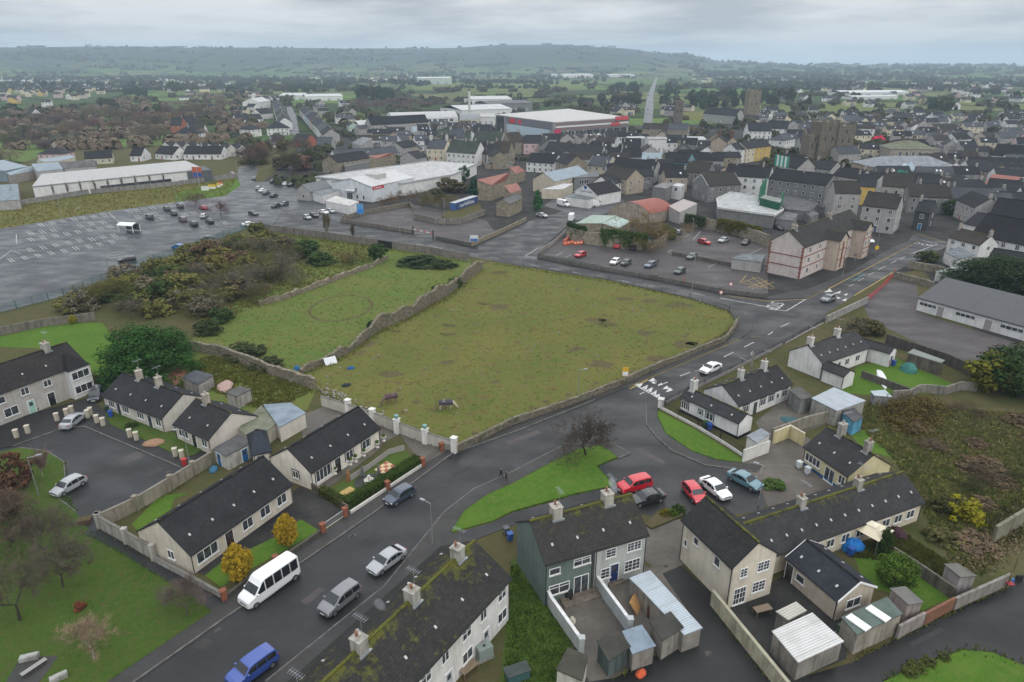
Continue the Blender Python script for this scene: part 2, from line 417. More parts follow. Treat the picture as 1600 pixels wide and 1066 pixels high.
def strip(mb,pts,w,z,m=0,z0=None):   # flat ribbon along points
 l,r =offs(pts,w /2),offs(pts,-w /2)
 for i in range(len(pts)-1):
  mb.face([(r[i].x,r[i].y,z),(r[i +1].x,r[i +1].y,z),(l[i +1].x,l[i +1].y,z),(l[i].x,l[i].y,z)],m)
def wallrun(mb,pts,w,z0,z1,m=0,hs=None,rag=0.0,step=0):
 """a wall along points, mitred at the corners; rag = uneven top"""
 if step:
  q =[]
  for a,b in zip(pts,pts[1:]):
   k =max(1,int((b -a).length /step))
   q += [a.lerp(b,i /k) for i in range(k)]
  pts =q +[pts[-1]]
 l,r =offs(pts,w /2),offs(pts,-w /2);n =len(pts);i0 =len(mb.v)
 for i in range(n):
  zt =(hs(i /(n -1)) if hs else z1)+(random.uniform(-rag,rag) if rag else 0)
  mb.v += [(r[i].x,r[i].y,z0),(r[i].x,r[i].y,zt),(l[i].x,l[i].y,zt +(random.uniform(-rag,rag)*.4 if rag else 0)),(l[i].x,l[i].y,z0)]
 def F(*q): mb.f.append(q);mb.m.append(m);mb.uv.append(None)
 for i in range(n -1):
  a,b =i0 +4*i,i0 +4*i +4
  F(a,b,b +1,a +1);F(a +1,b +1,b +2,a +2);F(a +2,b +2,b +3,a +3)
 F(i0,i0 +1,i0 +2,i0 +3);e_ =i0 +4*(n -1);F(e_ +3,e_ +2,e_ +1,e_)
def wall(name,label,px,h,w=.25,material='wall_block',col=(.25,.24,.22),coping=None,cat='wall',rag=0,step=0,z0=0,hs=None,group=None,pillars=0,pcol=None):
 """a free-standing wall: body + coping (+ pillars) as parts, base corners in photo pixels"""
 pts =gp(px);c =sum(pts,Vector((0,0)))/len(pts)
 t =thing(name,label,cat,(c.x,c.y,0),0,group)
 loc =[p -c for p in pts]
 mb =MB();wallrun(mb,loc,w,z0,h,0,hs,rag,step);mb.build('wall_body',material,t,col)
 if coping:
  mb =MB();wallrun(mb,loc,w +.08,h +.002,h +.07,0,None,0,0);mb.build('coping','wall_render',t,coping)
 if pillars:
  for a in loc if pillars == 1 else (loc[0],loc[-1]):
   mb =MB();mb.box(-.24,.24,-.24,.24,0,h +.28);mb.box(-.29,.29,-.29,.29,h +.282,h +.36)
   mb.build('pillar',material,t,pcol or col,loc=(a.x,a.y,0))
 return t
# ------------------------------------------------------------------ buildings
WINC ={}
def win_mesh(w,h,kind):
 key =(round(w,1),round(h,1),kind)
 if key in WINC: return WINC[key]
 w,h =key[0],key[1];x =w /2;fr =.07
 f,g,s =MB(),MB(),MB()
 def frame(m):
  m.box(-x,x,-.06,.0,0,fr);m.box(-x,x,-.06,.0,h -fr,h)
  m.box(-x,-x +fr,-.058,.0,fr,h -fr);m.box(x -fr,x,-.058,.0,fr,h -fr)
  n ={'1': 1,'2': 2,'3': 3,'4': 4}.get(kind[-1],1)
  for k in range(1,n): c =-x +w *k /n;m.box(c -.035,c +.035,-.055,0,fr,h -fr)
  if kind[0] == 't': m.box(-x +fr,x -fr,-.054,0,h *.66,h *.66+.05)       # transom
  if kind[0] == 'g':                                                              # Georgian bars
   for k in (1,2): m.box(-x +fr,x -fr,-.05,0,h *k /3-.015,h *k /3+.015)
   for k in range(1,2*n):
    if k % 2: c =-x +w *k /(2*n);m.box(c -.015,c +.015,-.05,0,fr,h -fr)
 if kind[0] == 'd':                               # door: leaf, glazed top light, frame
  f.box(-x,x,-.05,0,0,h,1)
  f.box(-x -.08,-x,-.07,0,0,h +.08,0);f.box(x,x +.08,-.07,0,0,h +.08,0);f.box(-x,x,-.07,0,h,h +.08,0)
  g.box(-x *.55,x *.55,-.056,-.05,h *.58,h *.88)
  s.box(x *.62,x *.8,-.10,-.05,h *.46,h *.52)
  WINC[key]=(f.mesh('door',['frame_white','paint']),g.mesh('pane',['pane_glass']),s.mesh('handle',['rim_metal']),None)
  return WINC[key]
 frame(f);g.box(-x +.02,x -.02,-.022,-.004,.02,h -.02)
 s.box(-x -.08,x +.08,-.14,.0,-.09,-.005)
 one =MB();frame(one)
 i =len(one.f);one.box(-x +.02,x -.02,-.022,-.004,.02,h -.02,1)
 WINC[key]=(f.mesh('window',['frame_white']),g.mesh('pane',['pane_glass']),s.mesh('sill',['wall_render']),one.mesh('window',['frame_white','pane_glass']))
 return WINC[key]
def add_win(par,pos,rz,w,h,kind,lod=1,col=None,sur=None):
 m =win_mesh(w,h,kind)
 if kind[0] == 'd':
  o =put('door',m[0],par,col or (.12,.13,.15),pos,rz)
  if lod == 0: put('pane',m[1],o);put('handle',m[2],o)
  return o
 if lod == 0:
  o =put('window',m[0],par,None,pos,rz);put('pane',m[1],o);put('sill',m[2],o,(.62,.62,.6))
  if sur:
   s =MB();x =w /2+.02
   s.box(-x -.14,-x,-.03,0,-.02,h +.02);s.box(x,x +.14,-.03,0,-.02,h +.02);s.box(-x -.14,x +.14,-.031,0,h +.02,h +.16)
   s.build('surround','wall_render',o,sur)
  return o
 return put('window',m[3],par,None,pos,rz)

def fit(A,B,Rp,eh,pitch):
 a,b =G(*A,eh).xy,G(*B,eh).xy
 d =(b -a).normalized();n =Vector((-d.y,d.x));tp =math.tan(R(pitch))
 fn =lambda rh: abs((G(*Rp,rh).xy -a).dot(n))*tp -(rh -eh)
 lo,hi =eh +.2,eh +9
 for _ in range(40):
  m =(lo +hi)/2
  if fn(m) > 0: lo =m
  else: hi =m
 rh =(lo +hi)/2;w =(G(*Rp,rh).xy -a).dot(n)
 if w < 0: a,b =b,a;d =-d;w =-w
 if (pitch >= 27 or w > 13) and w > 7.2 and a.length > 160 and pitch != 22:      # seen too flat to tell depth from height: keep a usual house depth, take the rise from the picture
  w =5.6;p0 =P((*a,eh));rise =(p0[1]-Rp[1]+(B[1]-A[1])*(Rp[0]-A[0])/max(1,abs(B[0]-A[0]))*.5)*a.length /FPX -.12*w
  rh =eh +min(max(rise,w *.55),w *1.0)
 return a,math.atan2(d.y,d.x),(b -a).length,2*w,rh
FOOT =[]                                   # footprints, so that the fill-in houses keep clear
def house(name,label,cat,a,ang,L,D,eh,rh,wall=(.55,.53,.48),wmat='wall_render',roof=(.06,.062,.068),moss=.15,rmat='roof_tile',
          ends='gg',wins=(),auto=0,chim=(),lod=1,group=None,over=.25,z0=0.0,gutter=True,vents=0,quoin=None,cwall=(.42,.40,.37),doorcol=None,sur=None,plinth=None,ridge=None,verge=None,vcol=None,ext=(),lights=()):
 t =thing(name,label,cat,(a.x,a.y,z0),ang,group)
 ca,sa =math.cos(ang),math.sin(ang)
 cx,cy =a.x +ca *L /2-sa *D /2,a.y +sa *L /2+ca *D /2
 FOOT.append((cx,cy,.5*math.hypot(L,D),ca,sa,L,D,a.x,a.y))
 hw =D /2;tan =(rh -eh)/hw;th =.14
 gl,gr =ends[0] == 'g',ends[1] == 'g'
 hl =0 if gl else min(hw,L /2-.3);hr =0 if gr else min(hw,L /2-.3)
 # roof
 r =MB();sl =math.hypot(hw,rh -eh)
 def slope(pts,uv): r.face(pts,0,uv);r.face([(p[0],p[1],p[2]-th) for p in pts][::-1],0,None)
 slope([(0,0,eh),(L,0,eh),(L -hr,hw,rh),(hl,hw,rh)],[(0,sl /10),(L,sl /10),(L -hr,0),(hl,0)])
 slope([(L,D,eh),(0,D,eh),(hl,hw,rh),(L -hr,hw,rh)],[(0,sl /10),(L,sl /10),(L -hl,0),(hr,0)])
 if not gl: slope([(0,D,eh),(0,0,eh),(hl,hw,rh)],[(0,sl /10),(D,sl /10),(hw,0)])
 if not gr: slope([(L,0,eh),(L,D,eh),(L -hr,hw,rh)],[(0,sl /10),(D,sl /10),(hw,0)])
 def edge(p,q): r.face([(p[0],p[1],p[2]-th),(q[0],q[1],q[2]-th),q,p])
 edge((0,0,eh),(L,0,eh));edge((L,D,eh),(0,D,eh))
 for x,g,s in ((0,gl,1),(L,gr,-1)):
  if g:
   for y0,y1 in ((D,hw),(hw,0)): edge((x,y0,eh if y0 != hw else rh),(x,y1,eh if y1 != hw else rh))
  else: edge((x,D,eh),(x,0,eh))
 ro =r.build('roof',rmat,t,(*roof[:3],moss))
 if lod < 2 and rmat == 'roof_tile':
  m =MB();x =hl
  while x < L -hr -.05:
   m.box(x,min(x +.44,L -hr),hw -.13,hw +.13,rh -.05,rh +.06);x += .46
  m.build('ridge_tiles','roof_tile',ro,(*(ridge or roof)[:3],moss +.35))
 if verge or vcol:
  for x,g in ((-.03,gl),(L +.03,gr)):
   if g:
    m =MB()
    for y0,z0_,y1,z1_ in ((0,eh,hw,rh),(hw,rh,D,eh)):
     q =[(x -.03,y0,z0_ -.22),(x -.03,y1,z1_ -.22),(x -.03,y1,z1_ +.03),(x -.03,y0,z0_ +.03)]
     m.face(q);m.face([(p[0]+.06,p[1],p[2]) for p in q][::-1]);m.face([q[3],q[2],(q[2][0]+.06,q[2][1],q[2][2]),(q[3][0]+.06,q[3][1],q[3][2])])
    m.build('bargeboard','paint',ro,vcol or (.75,.75,.74))
 # walls
 w =MB();o =min(over,D *.12);e =.1
 wz =eh +o *tan -th -.02;x0,x1 =(e if gl else o),L -(e if gr else o)
 y0,y1 =o,D -o;apex =rh -th -.02
 w.face([(x0,y0,0),(x1,y0,0),(x1,y0,wz),(x0,y0,wz)]);w.face([(x1,y1,0),(x0,y1,0),(x0,y1,wz),(x1,y1,wz)])
 w.face([(x1,y0,0),(x1,y1,0),(x1,y1,wz)]+([(x1,hw,apex)] if gr else [])+[(x1,y0,wz)])
 w.face([(x0,y1,0),(x0,y0,0),(x0,y0,wz)]+([(x0,hw,apex)] if gl else [])+[(x0,y1,wz)])
 wo =w.build('walls',wmat,t,wall)
 if plinth:
  m =MB()
  m.box(x0 -.03,x1 +.03,y0 -.03,y0,0,.45);m.box(x0 -.03,x0,y0,y1,0,.45);m.box(x1,x1 +.03,y0,y1,0,.45)
  m.build('plinth','wall_render',t,plinth)
 if quoin:
  for x in (x0,x1):
   m =MB()
   for k in range(int(wz /.45)): q =.38 if k % 2 else .22;m.box(x -.02 if x == x0 else x -q,x +q if x == x0 else x +.02,y0 -.02,y0,k *.45,k *.45+.4)
   m.build('quoins','wall_render',t,quoin)
 SIDE ={'f': (x0,y0,1,0,0,x1 -x0),'r': (x1,y0,0,1,R(90),y1 -y0),'b': (x1,y1,-1,0,R(180),x1 -x0),'l': (x0,y1,0,-1,R(270),y1 -y0)}
 vis ={}
 for s,(sx,sy,dx,dy,rz,ln) in SIDE.items():
  nx,ny =math.sin(rz),-math.cos(rz)
  wx,wy =a.x +ca *(sx +dx *ln /2)-sa *(sy +dy *ln /2),a.y +sa *(sx +dx *ln /2)+ca *(sy +dy *ln /2)
  gx,gy =ca *nx -sa *ny,sa *nx +ca *ny
  vis[s]=gx *-wx +gy *-wy > 0
 def place(s,tf,z,ww,hh,kind,col=None):
  sx,sy,dx,dy,rz,ln =SIDE[s];d =tf *ln
  nx,ny =math.sin(rz),-math.cos(rz)
  return add_win(t,(sx +dx *d +nx *.004,sy +dy *d +ny *.004,z),rz,ww,hh,kind,lod,col or doorcol,sur)
 for q in wins: place(*q)
 if auto:
  rr =random.Random(int(abs(a.x)*13+abs(a.y)*7));st =max(1,int(round((eh -.3)/2.75)))
  for s in 'frbl':
   if not vis[s]: continue
   ln =SIDE[s][5];gable =s in 'lr'
   if gable and ((s == 'l' and not gl) or (s == 'r' and not gr)): gable =False
   n =max(1,int(ln /(auto *(1.6 if s in 'lr' else 1))))
   if s in 'lr' and ln < 5: n =1
   for k in range(st):
    z =k *(eh -.35)/st +.95
    for j in range(n):
     tf =(j +.5)/n
     if s in 'lr' and rr.random() < .45: continue
     if k == 0 and (j % 3 == 1 or n == 1) and s in 'fb': place(s,tf,.02,.95,2.05,'d1',doorcol or rr.choice([(.08,.1,.16),(.25,.03,.03),(.05,.1,.07),(.5,.5,.5),(.1,.06,.04)]))
     else: place(s,tf,z,1.1 if ln /n > 2.2 else .8,min(1.35,eh /st -1.15),rr.choice(['s1','s2','t2']))
 for (s,tf,ew,ed,ec,er) in ext:               # lean-to extensions and roof lights
  sx,sy,dx,dy,rz,ln =SIDE[s];m =MB();hh =min(2.7,eh -.2);c0 =tf *ln
  m.box(c0 -ew /2,c0 +ew /2,-ed,0,0,hh);o =m.build('extension',wmat,t,ec,loc=(sx,sy,0),rz=rz);m =MB()
  m.face([(c0 -ew /2-.15,-ed -.2,hh +.03),(c0 +ew /2+.15,-ed -.2,hh +.03),(c0 +ew /2+.15,0,hh +.55),(c0 -ew /2-.15,0,hh +.55)],0,[(0,.3),(ew,.3),(ew,0),(0,0)]);m.build('extension_roof','roof_felt',o,er);add_win(o,(c0,-ed -.004,.9),0,1.1,1.1,'s2',1)
 for (xf,yf) in lights:
  m =MB();m.box(-.35,.35,-.5,.5,.02,.08);o =m.build('roof_light','lens_clear',ro,loc=(xf *L,hw *yf,eh +hw *yf *tan));o.rotation_euler =(math.atan(tan),0,0)
 # chimneys
 for cdef in chim:
  tf,cw,cd,ch,npot =(list(cdef)+[.5,.9,1.2,2])[:5] if not isinstance(cdef,(int,float)) else (cdef,.6,1.0,1.1,2)
  x =tf *L;x =min(max(x,cw /2+.05),L -cw /2-.05)
  m =MB();m.box(x -cw /2,x +cw /2,hw -cd /2,hw +cd /2,rh -cd /2*tan -.1,rh +ch)
  m.box(x -cw /2-.06,x +cw /2+.06,hw -cd /2-.06,hw +cd /2+.06,rh +ch +.002,rh +ch +.12)
  co =m.build('chimney','wall_block',t,cwall)
  if lod < 2:
   for k in range(int(npot)):
    m =MB();y =hw +(k -(npot -1)/2)*(cd /max(npot,1))*.8
    m.lathe([(.13,0),(.11,.1),(.10,.38),(.13,.4),(.13,.45)],8,0,(x,y,rh +ch +.12));m.build('chimney_pot','brick_red',co,(.30,.14,.08) if k % 2 else (.45,.42,.36))
   if lod == 0 and tf != .5:
    m =MB();m.tube((x +cw *.4,hw,rh +ch),(x +cw *.4,hw,rh +ch +1.9),.022,.022,5);m.tube((x +cw *.4,hw -.7,rh +ch +1.8),(x +cw *.4,hw +.7,rh +ch +1.8),.015,.015,4)
    for q in range(6): y =hw -.6+q *.24;m.tube((x +cw *.4-.28,y,rh +ch +1.8),(x +cw *.4+.28,y,rh +ch +1.8),.012,.012,3)
    m.build('aerial','galvanised',co)
   m =MB();m.box(x -cw /2-.16,x +cw /2+.16,hw -cd /2-.22,hw -cd /2,rh -(cd /2+.2)*tan +.02,rh -cd /2*tan +.05);m.build('flashing','galvanised',co)
 if gutter and lod < 2:
  m =MB();m.tube((0,-.06,eh -.1),(L,-.06,eh -.1),.06,.06,6);m.build('gutter','plastic_black',t)
 if gutter and lod == 0:
  for x in (x0 +.12,x1 -.12):
   m =MB();m.tube((x,y0 -.06,0),(x,y0 -.06,wz -.1),.04,.04,6);m.tube((x,y0 -.06,wz -.1),(x,-.05,eh -.12),.04,.04,6);m.build('downpipe','plastic_black',t)
 if vents:
  for k in range(vents):
   x =L *(k +.5)/vents;f =.62
   for side,yy in (('n',hw *(1-f)),('f',D -hw *(1-f))):
    m =MB();z =rh -hw *f *tan;q =math.atan(tan)*(1 if side == 'n' else -1)
    m.box(-.10,.10,-.15,.15,.02,.09);v_ =m.build('roof_vent','paint',ro,(.42,.42,.41),loc=(x,yy,z));v_.rotation_euler =(q,0,0)
 return t
def bld(label,A,B,Rp,eh,pitch=34,name='house',cat='house',**k):
 a,ang,L,D,rh =fit(A,B,Rp,eh,pitch)
 return house(name,label,cat,a,ang,L,D,eh,rh,**k)
def gab(label,Lc,Rc,eh,depth,pitch=38,name='house',cat='house',**k):
 a,b =G(*Rc,eh).xy,G(*Lc,eh).xy;d =(b -a).normalized();n =Vector((d.y,-d.x));D =(b -a).length
 if n.y < 0 and abs(n.y) > .2: n =-n
 return house(name,label,cat,a,math.atan2(n.y,n.x),depth,D,eh,eh +D /2*math.tan(R(pitch)),**k)
def shed(label,cs,wall=(.4,.38,.35),roof=(.3,.3,.3),wmat='wall_block',rmat='roof_felt',name='shed',cat='shed',group=None,over=.12,lod=1,base=0,wins=(),th=.1,parapet=None,uvrot=0):
 """a box with a flat or single-slope roof: roof corners in photo pixels with their heights, going round"""
 pts =[G(*c) for c in cs];c =sum((p.xy for p in pts),Vector((0,0)))/len(pts)
 t =thing(name,label,cat,(c.x,c.y,base),0,group)
 rad =max((p.xy -c).length for p in pts)
 ca,sa =1,0;xs =[p.x for p in pts];ys =[p.y for p in pts]
 FOOT.append((c.x,c.y,rad,1,0,max(xs)-min(xs),max(ys)-min(ys),min(xs),min(ys)))
 pl =[Vector((p.x -c.x,p.y -c.y,p.z)) for p in pts]
 a2 =sum(pl[k].x *pl[(k +1) % len(pl)].y -pl[(k +1) % len(pl)].x *pl[k].y for k in range(len(pl)))
 if a2 < 0: pl.reverse()
 d =(pl[1]-pl[0]).xy.normalized()
 if uvrot: d =Vector((-d.y,d.x))
 m =MB();n =len(pl)
 m.face([tuple(p) for p in pl],0,[(p.xy.dot(d),p.xy.dot(Vector((-d.y,d.x)))/10) for p in pl])
 m.face([(p.x,p.y,p.z -th) for p in pl][::-1])
 for k in range(n):
  p,q =pl[k],pl[(k +1) % n];m.face([(p.x,p.y,p.z -th),(q.x,q.y,q.z -th),tuple(q),tuple(p)])
 ro =m.build('roof',rmat,t,roof)
 w =MB();inn =[p *1 for p in pl]
 for p in inn:
  l =max(p.xy.length,.1);p.x *= (l -over *1.3)/l;p.y *= (l -over *1.3)/l;p.z -= th -.01
 for k in range(n):
  p,q =inn[k],inn[(k +1) % n];w.face([(p.x,p.y,0),(q.x,q.y,0),tuple(q),tuple(p)])
 w.build('walls',wmat,t,wall)
 if parapet:
  m =MB();q =[Vector(p.xy) for p in pl];q =q +[q[0]]
  wallrun(m,q,.35,min(p.z for p in pl)-.3,max(p.z for p in pl)+.35);m.build('parapet','wall_render',t,parapet)
 for (k,tf,z,ww,hh,kind,*cc) in wins:              # k = which side (from corner k to k+1 of the counter-clockwise outline)
  p,q =inn[k % n],inn[(k +1) % n];dd =(q -p).xy.normalized();pos =p.xy.lerp(q.xy,tf)+Vector((dd.y,-dd.x))*.006
  add_win(t,(pos.x,pos.y,z),math.atan2(dd.y,dd.x),ww,hh,kind,lod,cc[0] if cc else None)
 return t

# ------------------------------------------------------------------ vehicles
def car_meshes(kind):
 """profile: stations along the length (front = +x): x, top height; glass from belt line up"""
 P_ ={
     'hatch':  dict(L=4.15,W=1.76,belt=.90,prof=[(2.05,.50),(2.02,.66),(1.75,.78),(1.15,.92),(.45,1.36),(.05,1.46),(-.9,1.46),(-1.55,1.36),(-1.98,.98),(-2.06,.80),(-2.08,.45)],ws=(1.12,.45),rw=(-1.58,-1.95),side=(.95,-1.75)),
     'saloon': dict(L=4.6,W=1.80,belt=.90,prof=[(2.28,.50),(2.25,.66),(1.95,.78),(1.20,.92),(.42,1.34),(.0,1.43),(-.75,1.42),(-1.15,1.33),(-1.78,1.02),(-2.2,.98),(-2.3,.85),(-2.31,.45)],ws=(1.15,.42),rw=(-1.17,-1.75),side=(1.0,-1.55)),
     'mpv':    dict(L=4.6,W=1.84,belt=.98,prof=[(2.28,.52),(2.24,.72),(1.95,.88),(1.45,1.02),(.45,1.55),(.0,1.64),(-1.2,1.63),(-1.95,1.52),(-2.22,1.05),(-2.29,.85),(-2.3,.45)],ws=(1.4,.47),rw=(-1.98,-2.2),side=(1.1,-1.95)),
     'estate': dict(L=4.6,W=1.78,belt=.92,prof=[(2.28,.5),(2.24,.66),(1.95,.78),(1.20,.92),(.45,1.36),(.0,1.46),(-1.3,1.47),(-1.95,1.38),(-2.22,.98),(-2.29,.8),(-2.3,.45)],ws=(1.15,.45),rw=(-1.98,-2.2),side=(1.0,-1.95)),
     'suv':    dict(L=4.5,W=1.86,belt=1.08,prof=[(2.22,.6),(2.18,.82),(1.9,.98),(1.25,1.10),(.6,1.60),(.15,1.70),(-1.3,1.70),(-1.95,1.6),(-2.16,1.1),(-2.22,.9),(-2.24,.5)],ws=(1.2,.62),rw=(-1.98,-2.14),side=(1.0,-1.95)),
     'van':    dict(L=5.5,W=1.98,belt=1.25,prof=[(2.74,.55),(2.7,.95),(2.45,1.15),(1.95,1.28),(1.2,2.05),(.95,2.35),(.7,2.42),(-2.55,2.42),(-2.68,2.36),(-2.74,1.2),(-2.75,.5)],ws=(1.9,1.22),rw=None,side=(1.7,.75)),
     'minibus': dict(L=6.4,W=2.02,belt=1.30,prof=[(3.18,.55),(3.14,.95),(2.9,1.15),(2.4,1.28),(1.65,2.05),(1.35,2.42),(1.0,2.58),(-2.95,2.58),(-3.12,2.5),(-3.18,1.2),(-3.2,.5)],ws=(2.35,1.68),rw=(-3.13,-3.17),side=(2.1,-2.95)),
 }[kind]
 W =P_['W']/2;belt =P_['belt'];pr =P_['prof'];zb =.22;tum =.30 if kind not in ('van','minibus') else .07
 roofz =max(z for _,z in pr)
 def hw(z,x):
  end =1-.16*max(0,(abs(x)-P_['L']/2+.75)/.75) ** 2
  return (W if z <= belt else W -(z -belt)*tum)*end
 b =MB();rows =[]
 for x,zt in pr:
  lo =zb if abs(x) < P_['L']/2-.25 else zb +.08
  mid =min(belt,zt -.06)
  h1,h2 =hw(mid,x),hw(zt,x)
  sec =[(h1 *.93,lo),(h1,lo +.18),(h1,mid *.62+lo *.38),(h1 *.99,mid),(h2 *.97,zt -.05),(h2 *.88,zt),(h2 *.4,zt +.025)]
  rows.append([(x,y,z) for y,z in sec]+[(x,-y,z) for y,z in sec[::-1]])
 n =len(rows[0])
 for r0,r1 in zip(rows,rows[1:]):
  for k in range(n -1): b.face([r0[k],r0[k +1],r1[k +1],r1[k]])
 b.face(rows[0][::-1]);b.face(rows[-1]);b.face([rows[0][0],rows[0][-1],rows[-1][-1],rows[-1][0]])
 body =b.mesh('car_body',['car_paint'],smooth=False)
 def top(x):
  for (xa,za),(xb,zb2) in zip(pr,pr[1:]):
   if xb <= x <= xa: return za +(zb2 -za)*(xa -x)/max(xa -xb,1e-6)
  return pr[-1][1]
 g =MB()
 def band(xa,xb):                              # windscreen or rear window, just proud of the body
  q =[]
  za,zc =top(xa),top(xb);nx,nz =(abs(zc -za),abs(xa -xb));l =math.hypot(nx,nz);sg =1 if xa > 0 else -1
  ox,oz =sg *nx /l *.03,nz /l *.03
  for x,z,s in ((xa,za,.9),(xb,zc,.86)):
   q.append((x +ox,hw(z,x)*s,z +oz));q.append((x +ox,-hw(z,x)*s,z +oz))
  f =[q[0],q[2],q[3],q[1]];g.face(f if sg < 0 else f[::-1])
 wx =P_['ws'];band(wx[0]-.05,wx[1]+.03)
 if P_['rw']: band(P_['rw'][1]+.03,P_['rw'][0]-.03) if False else band(P_['rw'][1],P_['rw'][0])
 xa,xb =P_['side'];nst =9
 pil =[.0,.47,.93] if kind in ('van',) else ([0,.34,.67,1] if kind != 'minibus' else [0,.2,.4,.6,.8,1])
 for s in (1,-1):
  for pa,pb in zip(pil,pil[1:]):
   st =[xa +(xb -xa)*(pa +.012+(pb -pa -.024)*k /4) for k in range(5)]
   for x0,x1 in zip(st,st[1:]):
    q =[]
    for x in (x0,x1):
     zt =max(top(x)-.11,belt +.03);zl =belt +.02
     q.append(((x,s *(hw(zl,x)+.012),zl),(x,s *(hw(zt,x)*.975+.022),zt)))
    f =[q[0][0],q[1][0],q[1][1],q[0][1]];g.face(f if s < 0 else f[::-1])
 glass =g.mesh('windows',['car_glass'])
 wh =MB();rm =MB();r =.33
 wh.tube((0,-.11,0),(0,.11,0),r,r,16);rm.tube((0,-.125,0),(0,.125,0),r *.64,r *.64,12)
 for k in range(5): a =k *2*math.pi /5;rm.box(-.03,.03,-.128,.128,.05,r *.6)
 wheel =wh.mesh('wheel',['rubber']);rim =rm.mesh('rim',['rim_metal'])
 hl =MB();hl.box(-.16,.03,-.2,.2,-.07,.07);hlm =hl.mesh('headlight',['lens_clear'])
 tl =MB();tl.box(-.03,.12,-.12,.12,-.10,.12);tlm =tl.mesh('tail_light',['lens_red'])
 mi =MB();mi.box(-.05,.1,-.11,.11,0,.14);mim =mi.mesh('wing_mirror',['car_paint'])
 pl =MB();pl.box(-.015,.015,-.26,.26,-.06,.06);plm =pl.mesh('number_plate',['plate'])
 gr =MB();gr.box(-.03,.02,-.45,.45,-.07,.07);grm =gr.mesh('grille',['plastic_black'])
 ax =P_['L']/2
 return dict(P=P_,body=body,glass=glass,wheel=wheel,rim=rim,hl=hlm,tl=tlm,mi=mim,pl=plm,gr=grm,W=W,axf=ax -.82,axr=-ax +.85,top=top,belt=belt)
CARM ={}
CAR_N ={}
def car(kind,label,at,to,col,lod=1,cat=None,group=None,z=0.03,name=None):
 """at = ground pixel under the middle of the car, to = ground pixel towards its front"""
 if kind not in CARM: CARM[kind]=car_meshes(kind)
 m =CARM[kind];p =G(*at);q =G(*to);a =math.atan2(q.y -p.y,q.x -p.x)
 nm =name or {'van': 'van','minibus': 'minibus'}.get(kind,'parked_car')
 t =thing(nm,label,cat or {'van': 'van','minibus': 'minibus'}.get(kind,'car'),(p.x,p.y,z),a,group)
 put('car_body',m['body'],t,col);put('windows',m['glass'],t)
 for x in (m['axf'],m['axr']):
  for s in (1,-1):
   w =put('wheel',m['wheel'],t,None,(x,s *(m['W']-.10),.33))
   if lod < 2: put('rim',m['rim'],w)
 if lod < 2:
  L2 =m['P']['L']/2
  for s in (1,-1):
   put('headlight',m['hl'],t,None,(L2 -.12,s *m['W']*.68,.62 if kind not in ('van','minibus') else .85))
   put('tail_light',m['tl'],t,None,(-L2 +.03,s *m['W']*.72,.82 if kind not in ('van','minibus') else 1.1))
   put('wing_mirror',m['mi'],t,col,(m['P']['side'][0]-.1,s *(m['W']+.08),m['belt']+.02))
  put('number_plate',m['pl'],t,None,(L2 -.0,0,.42));put('number_plate',m['pl'],t,None,(-L2 -.005,0,.62));put('grille',m['gr'],t,None,(L2 -.03,0,.58))
 return t

# ------------------------------------------------------------------ trees and shrubs
def bare_meshes(seed,levels=5,spread=.6,lean=.15,nlimb=5,upr=.25,trunk=.28,gnarl=.12,twig=.007,slivers=1700):
 """a leafless tree 1 unit tall (scaled later): tapered trunk and limbs, then a crown of fine twigs"""
 rr =random.Random(seed);tr,cr =MB(),MB()
 def grow(p,d,ln,rad,lev):
  n =3 if lev < 3 else 2;q =p
  for k in range(n):
   d2 =(d +Vector((rr.uniform(-1,1),rr.uniform(-1,1),rr.uniform(-.6,1)))*gnarl).normalized()
   e =q +d2 *(ln /n);r0,r1 =rad *(1-.4*k /n),rad *(1-.4*(k +1)/n)
   (tr if lev < 2 else cr).tube(q,e,r0,r1,7 if lev == 0 else (5 if lev == 1 else 3),0,False)
   q,d =e,d2
   if lev >= 1 and lev < levels and k < n -1 and rr.random() < .8:
    side(q,d,ln *rr.uniform(.45,.7),r1 *.6,lev +1)
  if lev < levels:
   for _ in range(nlimb if lev == 0 else rr.choice((2,3))): side(q,d,ln *rr.uniform(.55,.85) if lev else .34*rr.uniform(.7,1.15),r1 *(.6 if lev else .55),lev +1)
 def side(q,d,ln,rad,lev):
  a =rr.uniform(0,6.283);per =d.cross(Vector((math.cos(a),math.sin(a),.3))).normalized()
  nd =(d *(1-spread)+per *spread +Vector((0,0,upr))).normalized()
  grow(q,nd,ln,max(rad,twig *.35),lev)
 grow(Vector((0,0,0)),Vector((rr.uniform(-lean,lean)*.5,rr.uniform(-lean,lean)*.5,1)),trunk,.022,0)
 zm =max(v[2] for v in cr.v);tips =[v for v in cr.v[::9] if v[2] > zm *.3]
 for _ in range(slivers):                       # the haze of finest twigs
  p =Vector(rr.choice(tips));d =(Vector((p.x,p.y,(p.z -zm *.45)*.7)).normalized()+Vector((rr.gauss(0,.6),rr.gauss(0,.6),rr.gauss(0,.6)+.3))).normalized()
  l =zm *rr.uniform(.05,.13);s =d.cross(Vector((rr.gauss(0,1),rr.gauss(0,1),rr.gauss(0,1)))).normalized()*(zm *twig *.45)
  cr.face([p -s,p +s,p +d *l]);p2 =p +d *l *.4;d2 =(d +s.normalized()*.9).normalized();cr.face([p2 -s *.7,p2 +s *.7,p2 +d2 *l *.6])
 for b in (tr,cr): b.v =[(x /zm,y /zm,z /zm) for x,y,z in b.v]
 return tr.mesh('trunk',['bark']),cr.mesh('crown',['bark'])
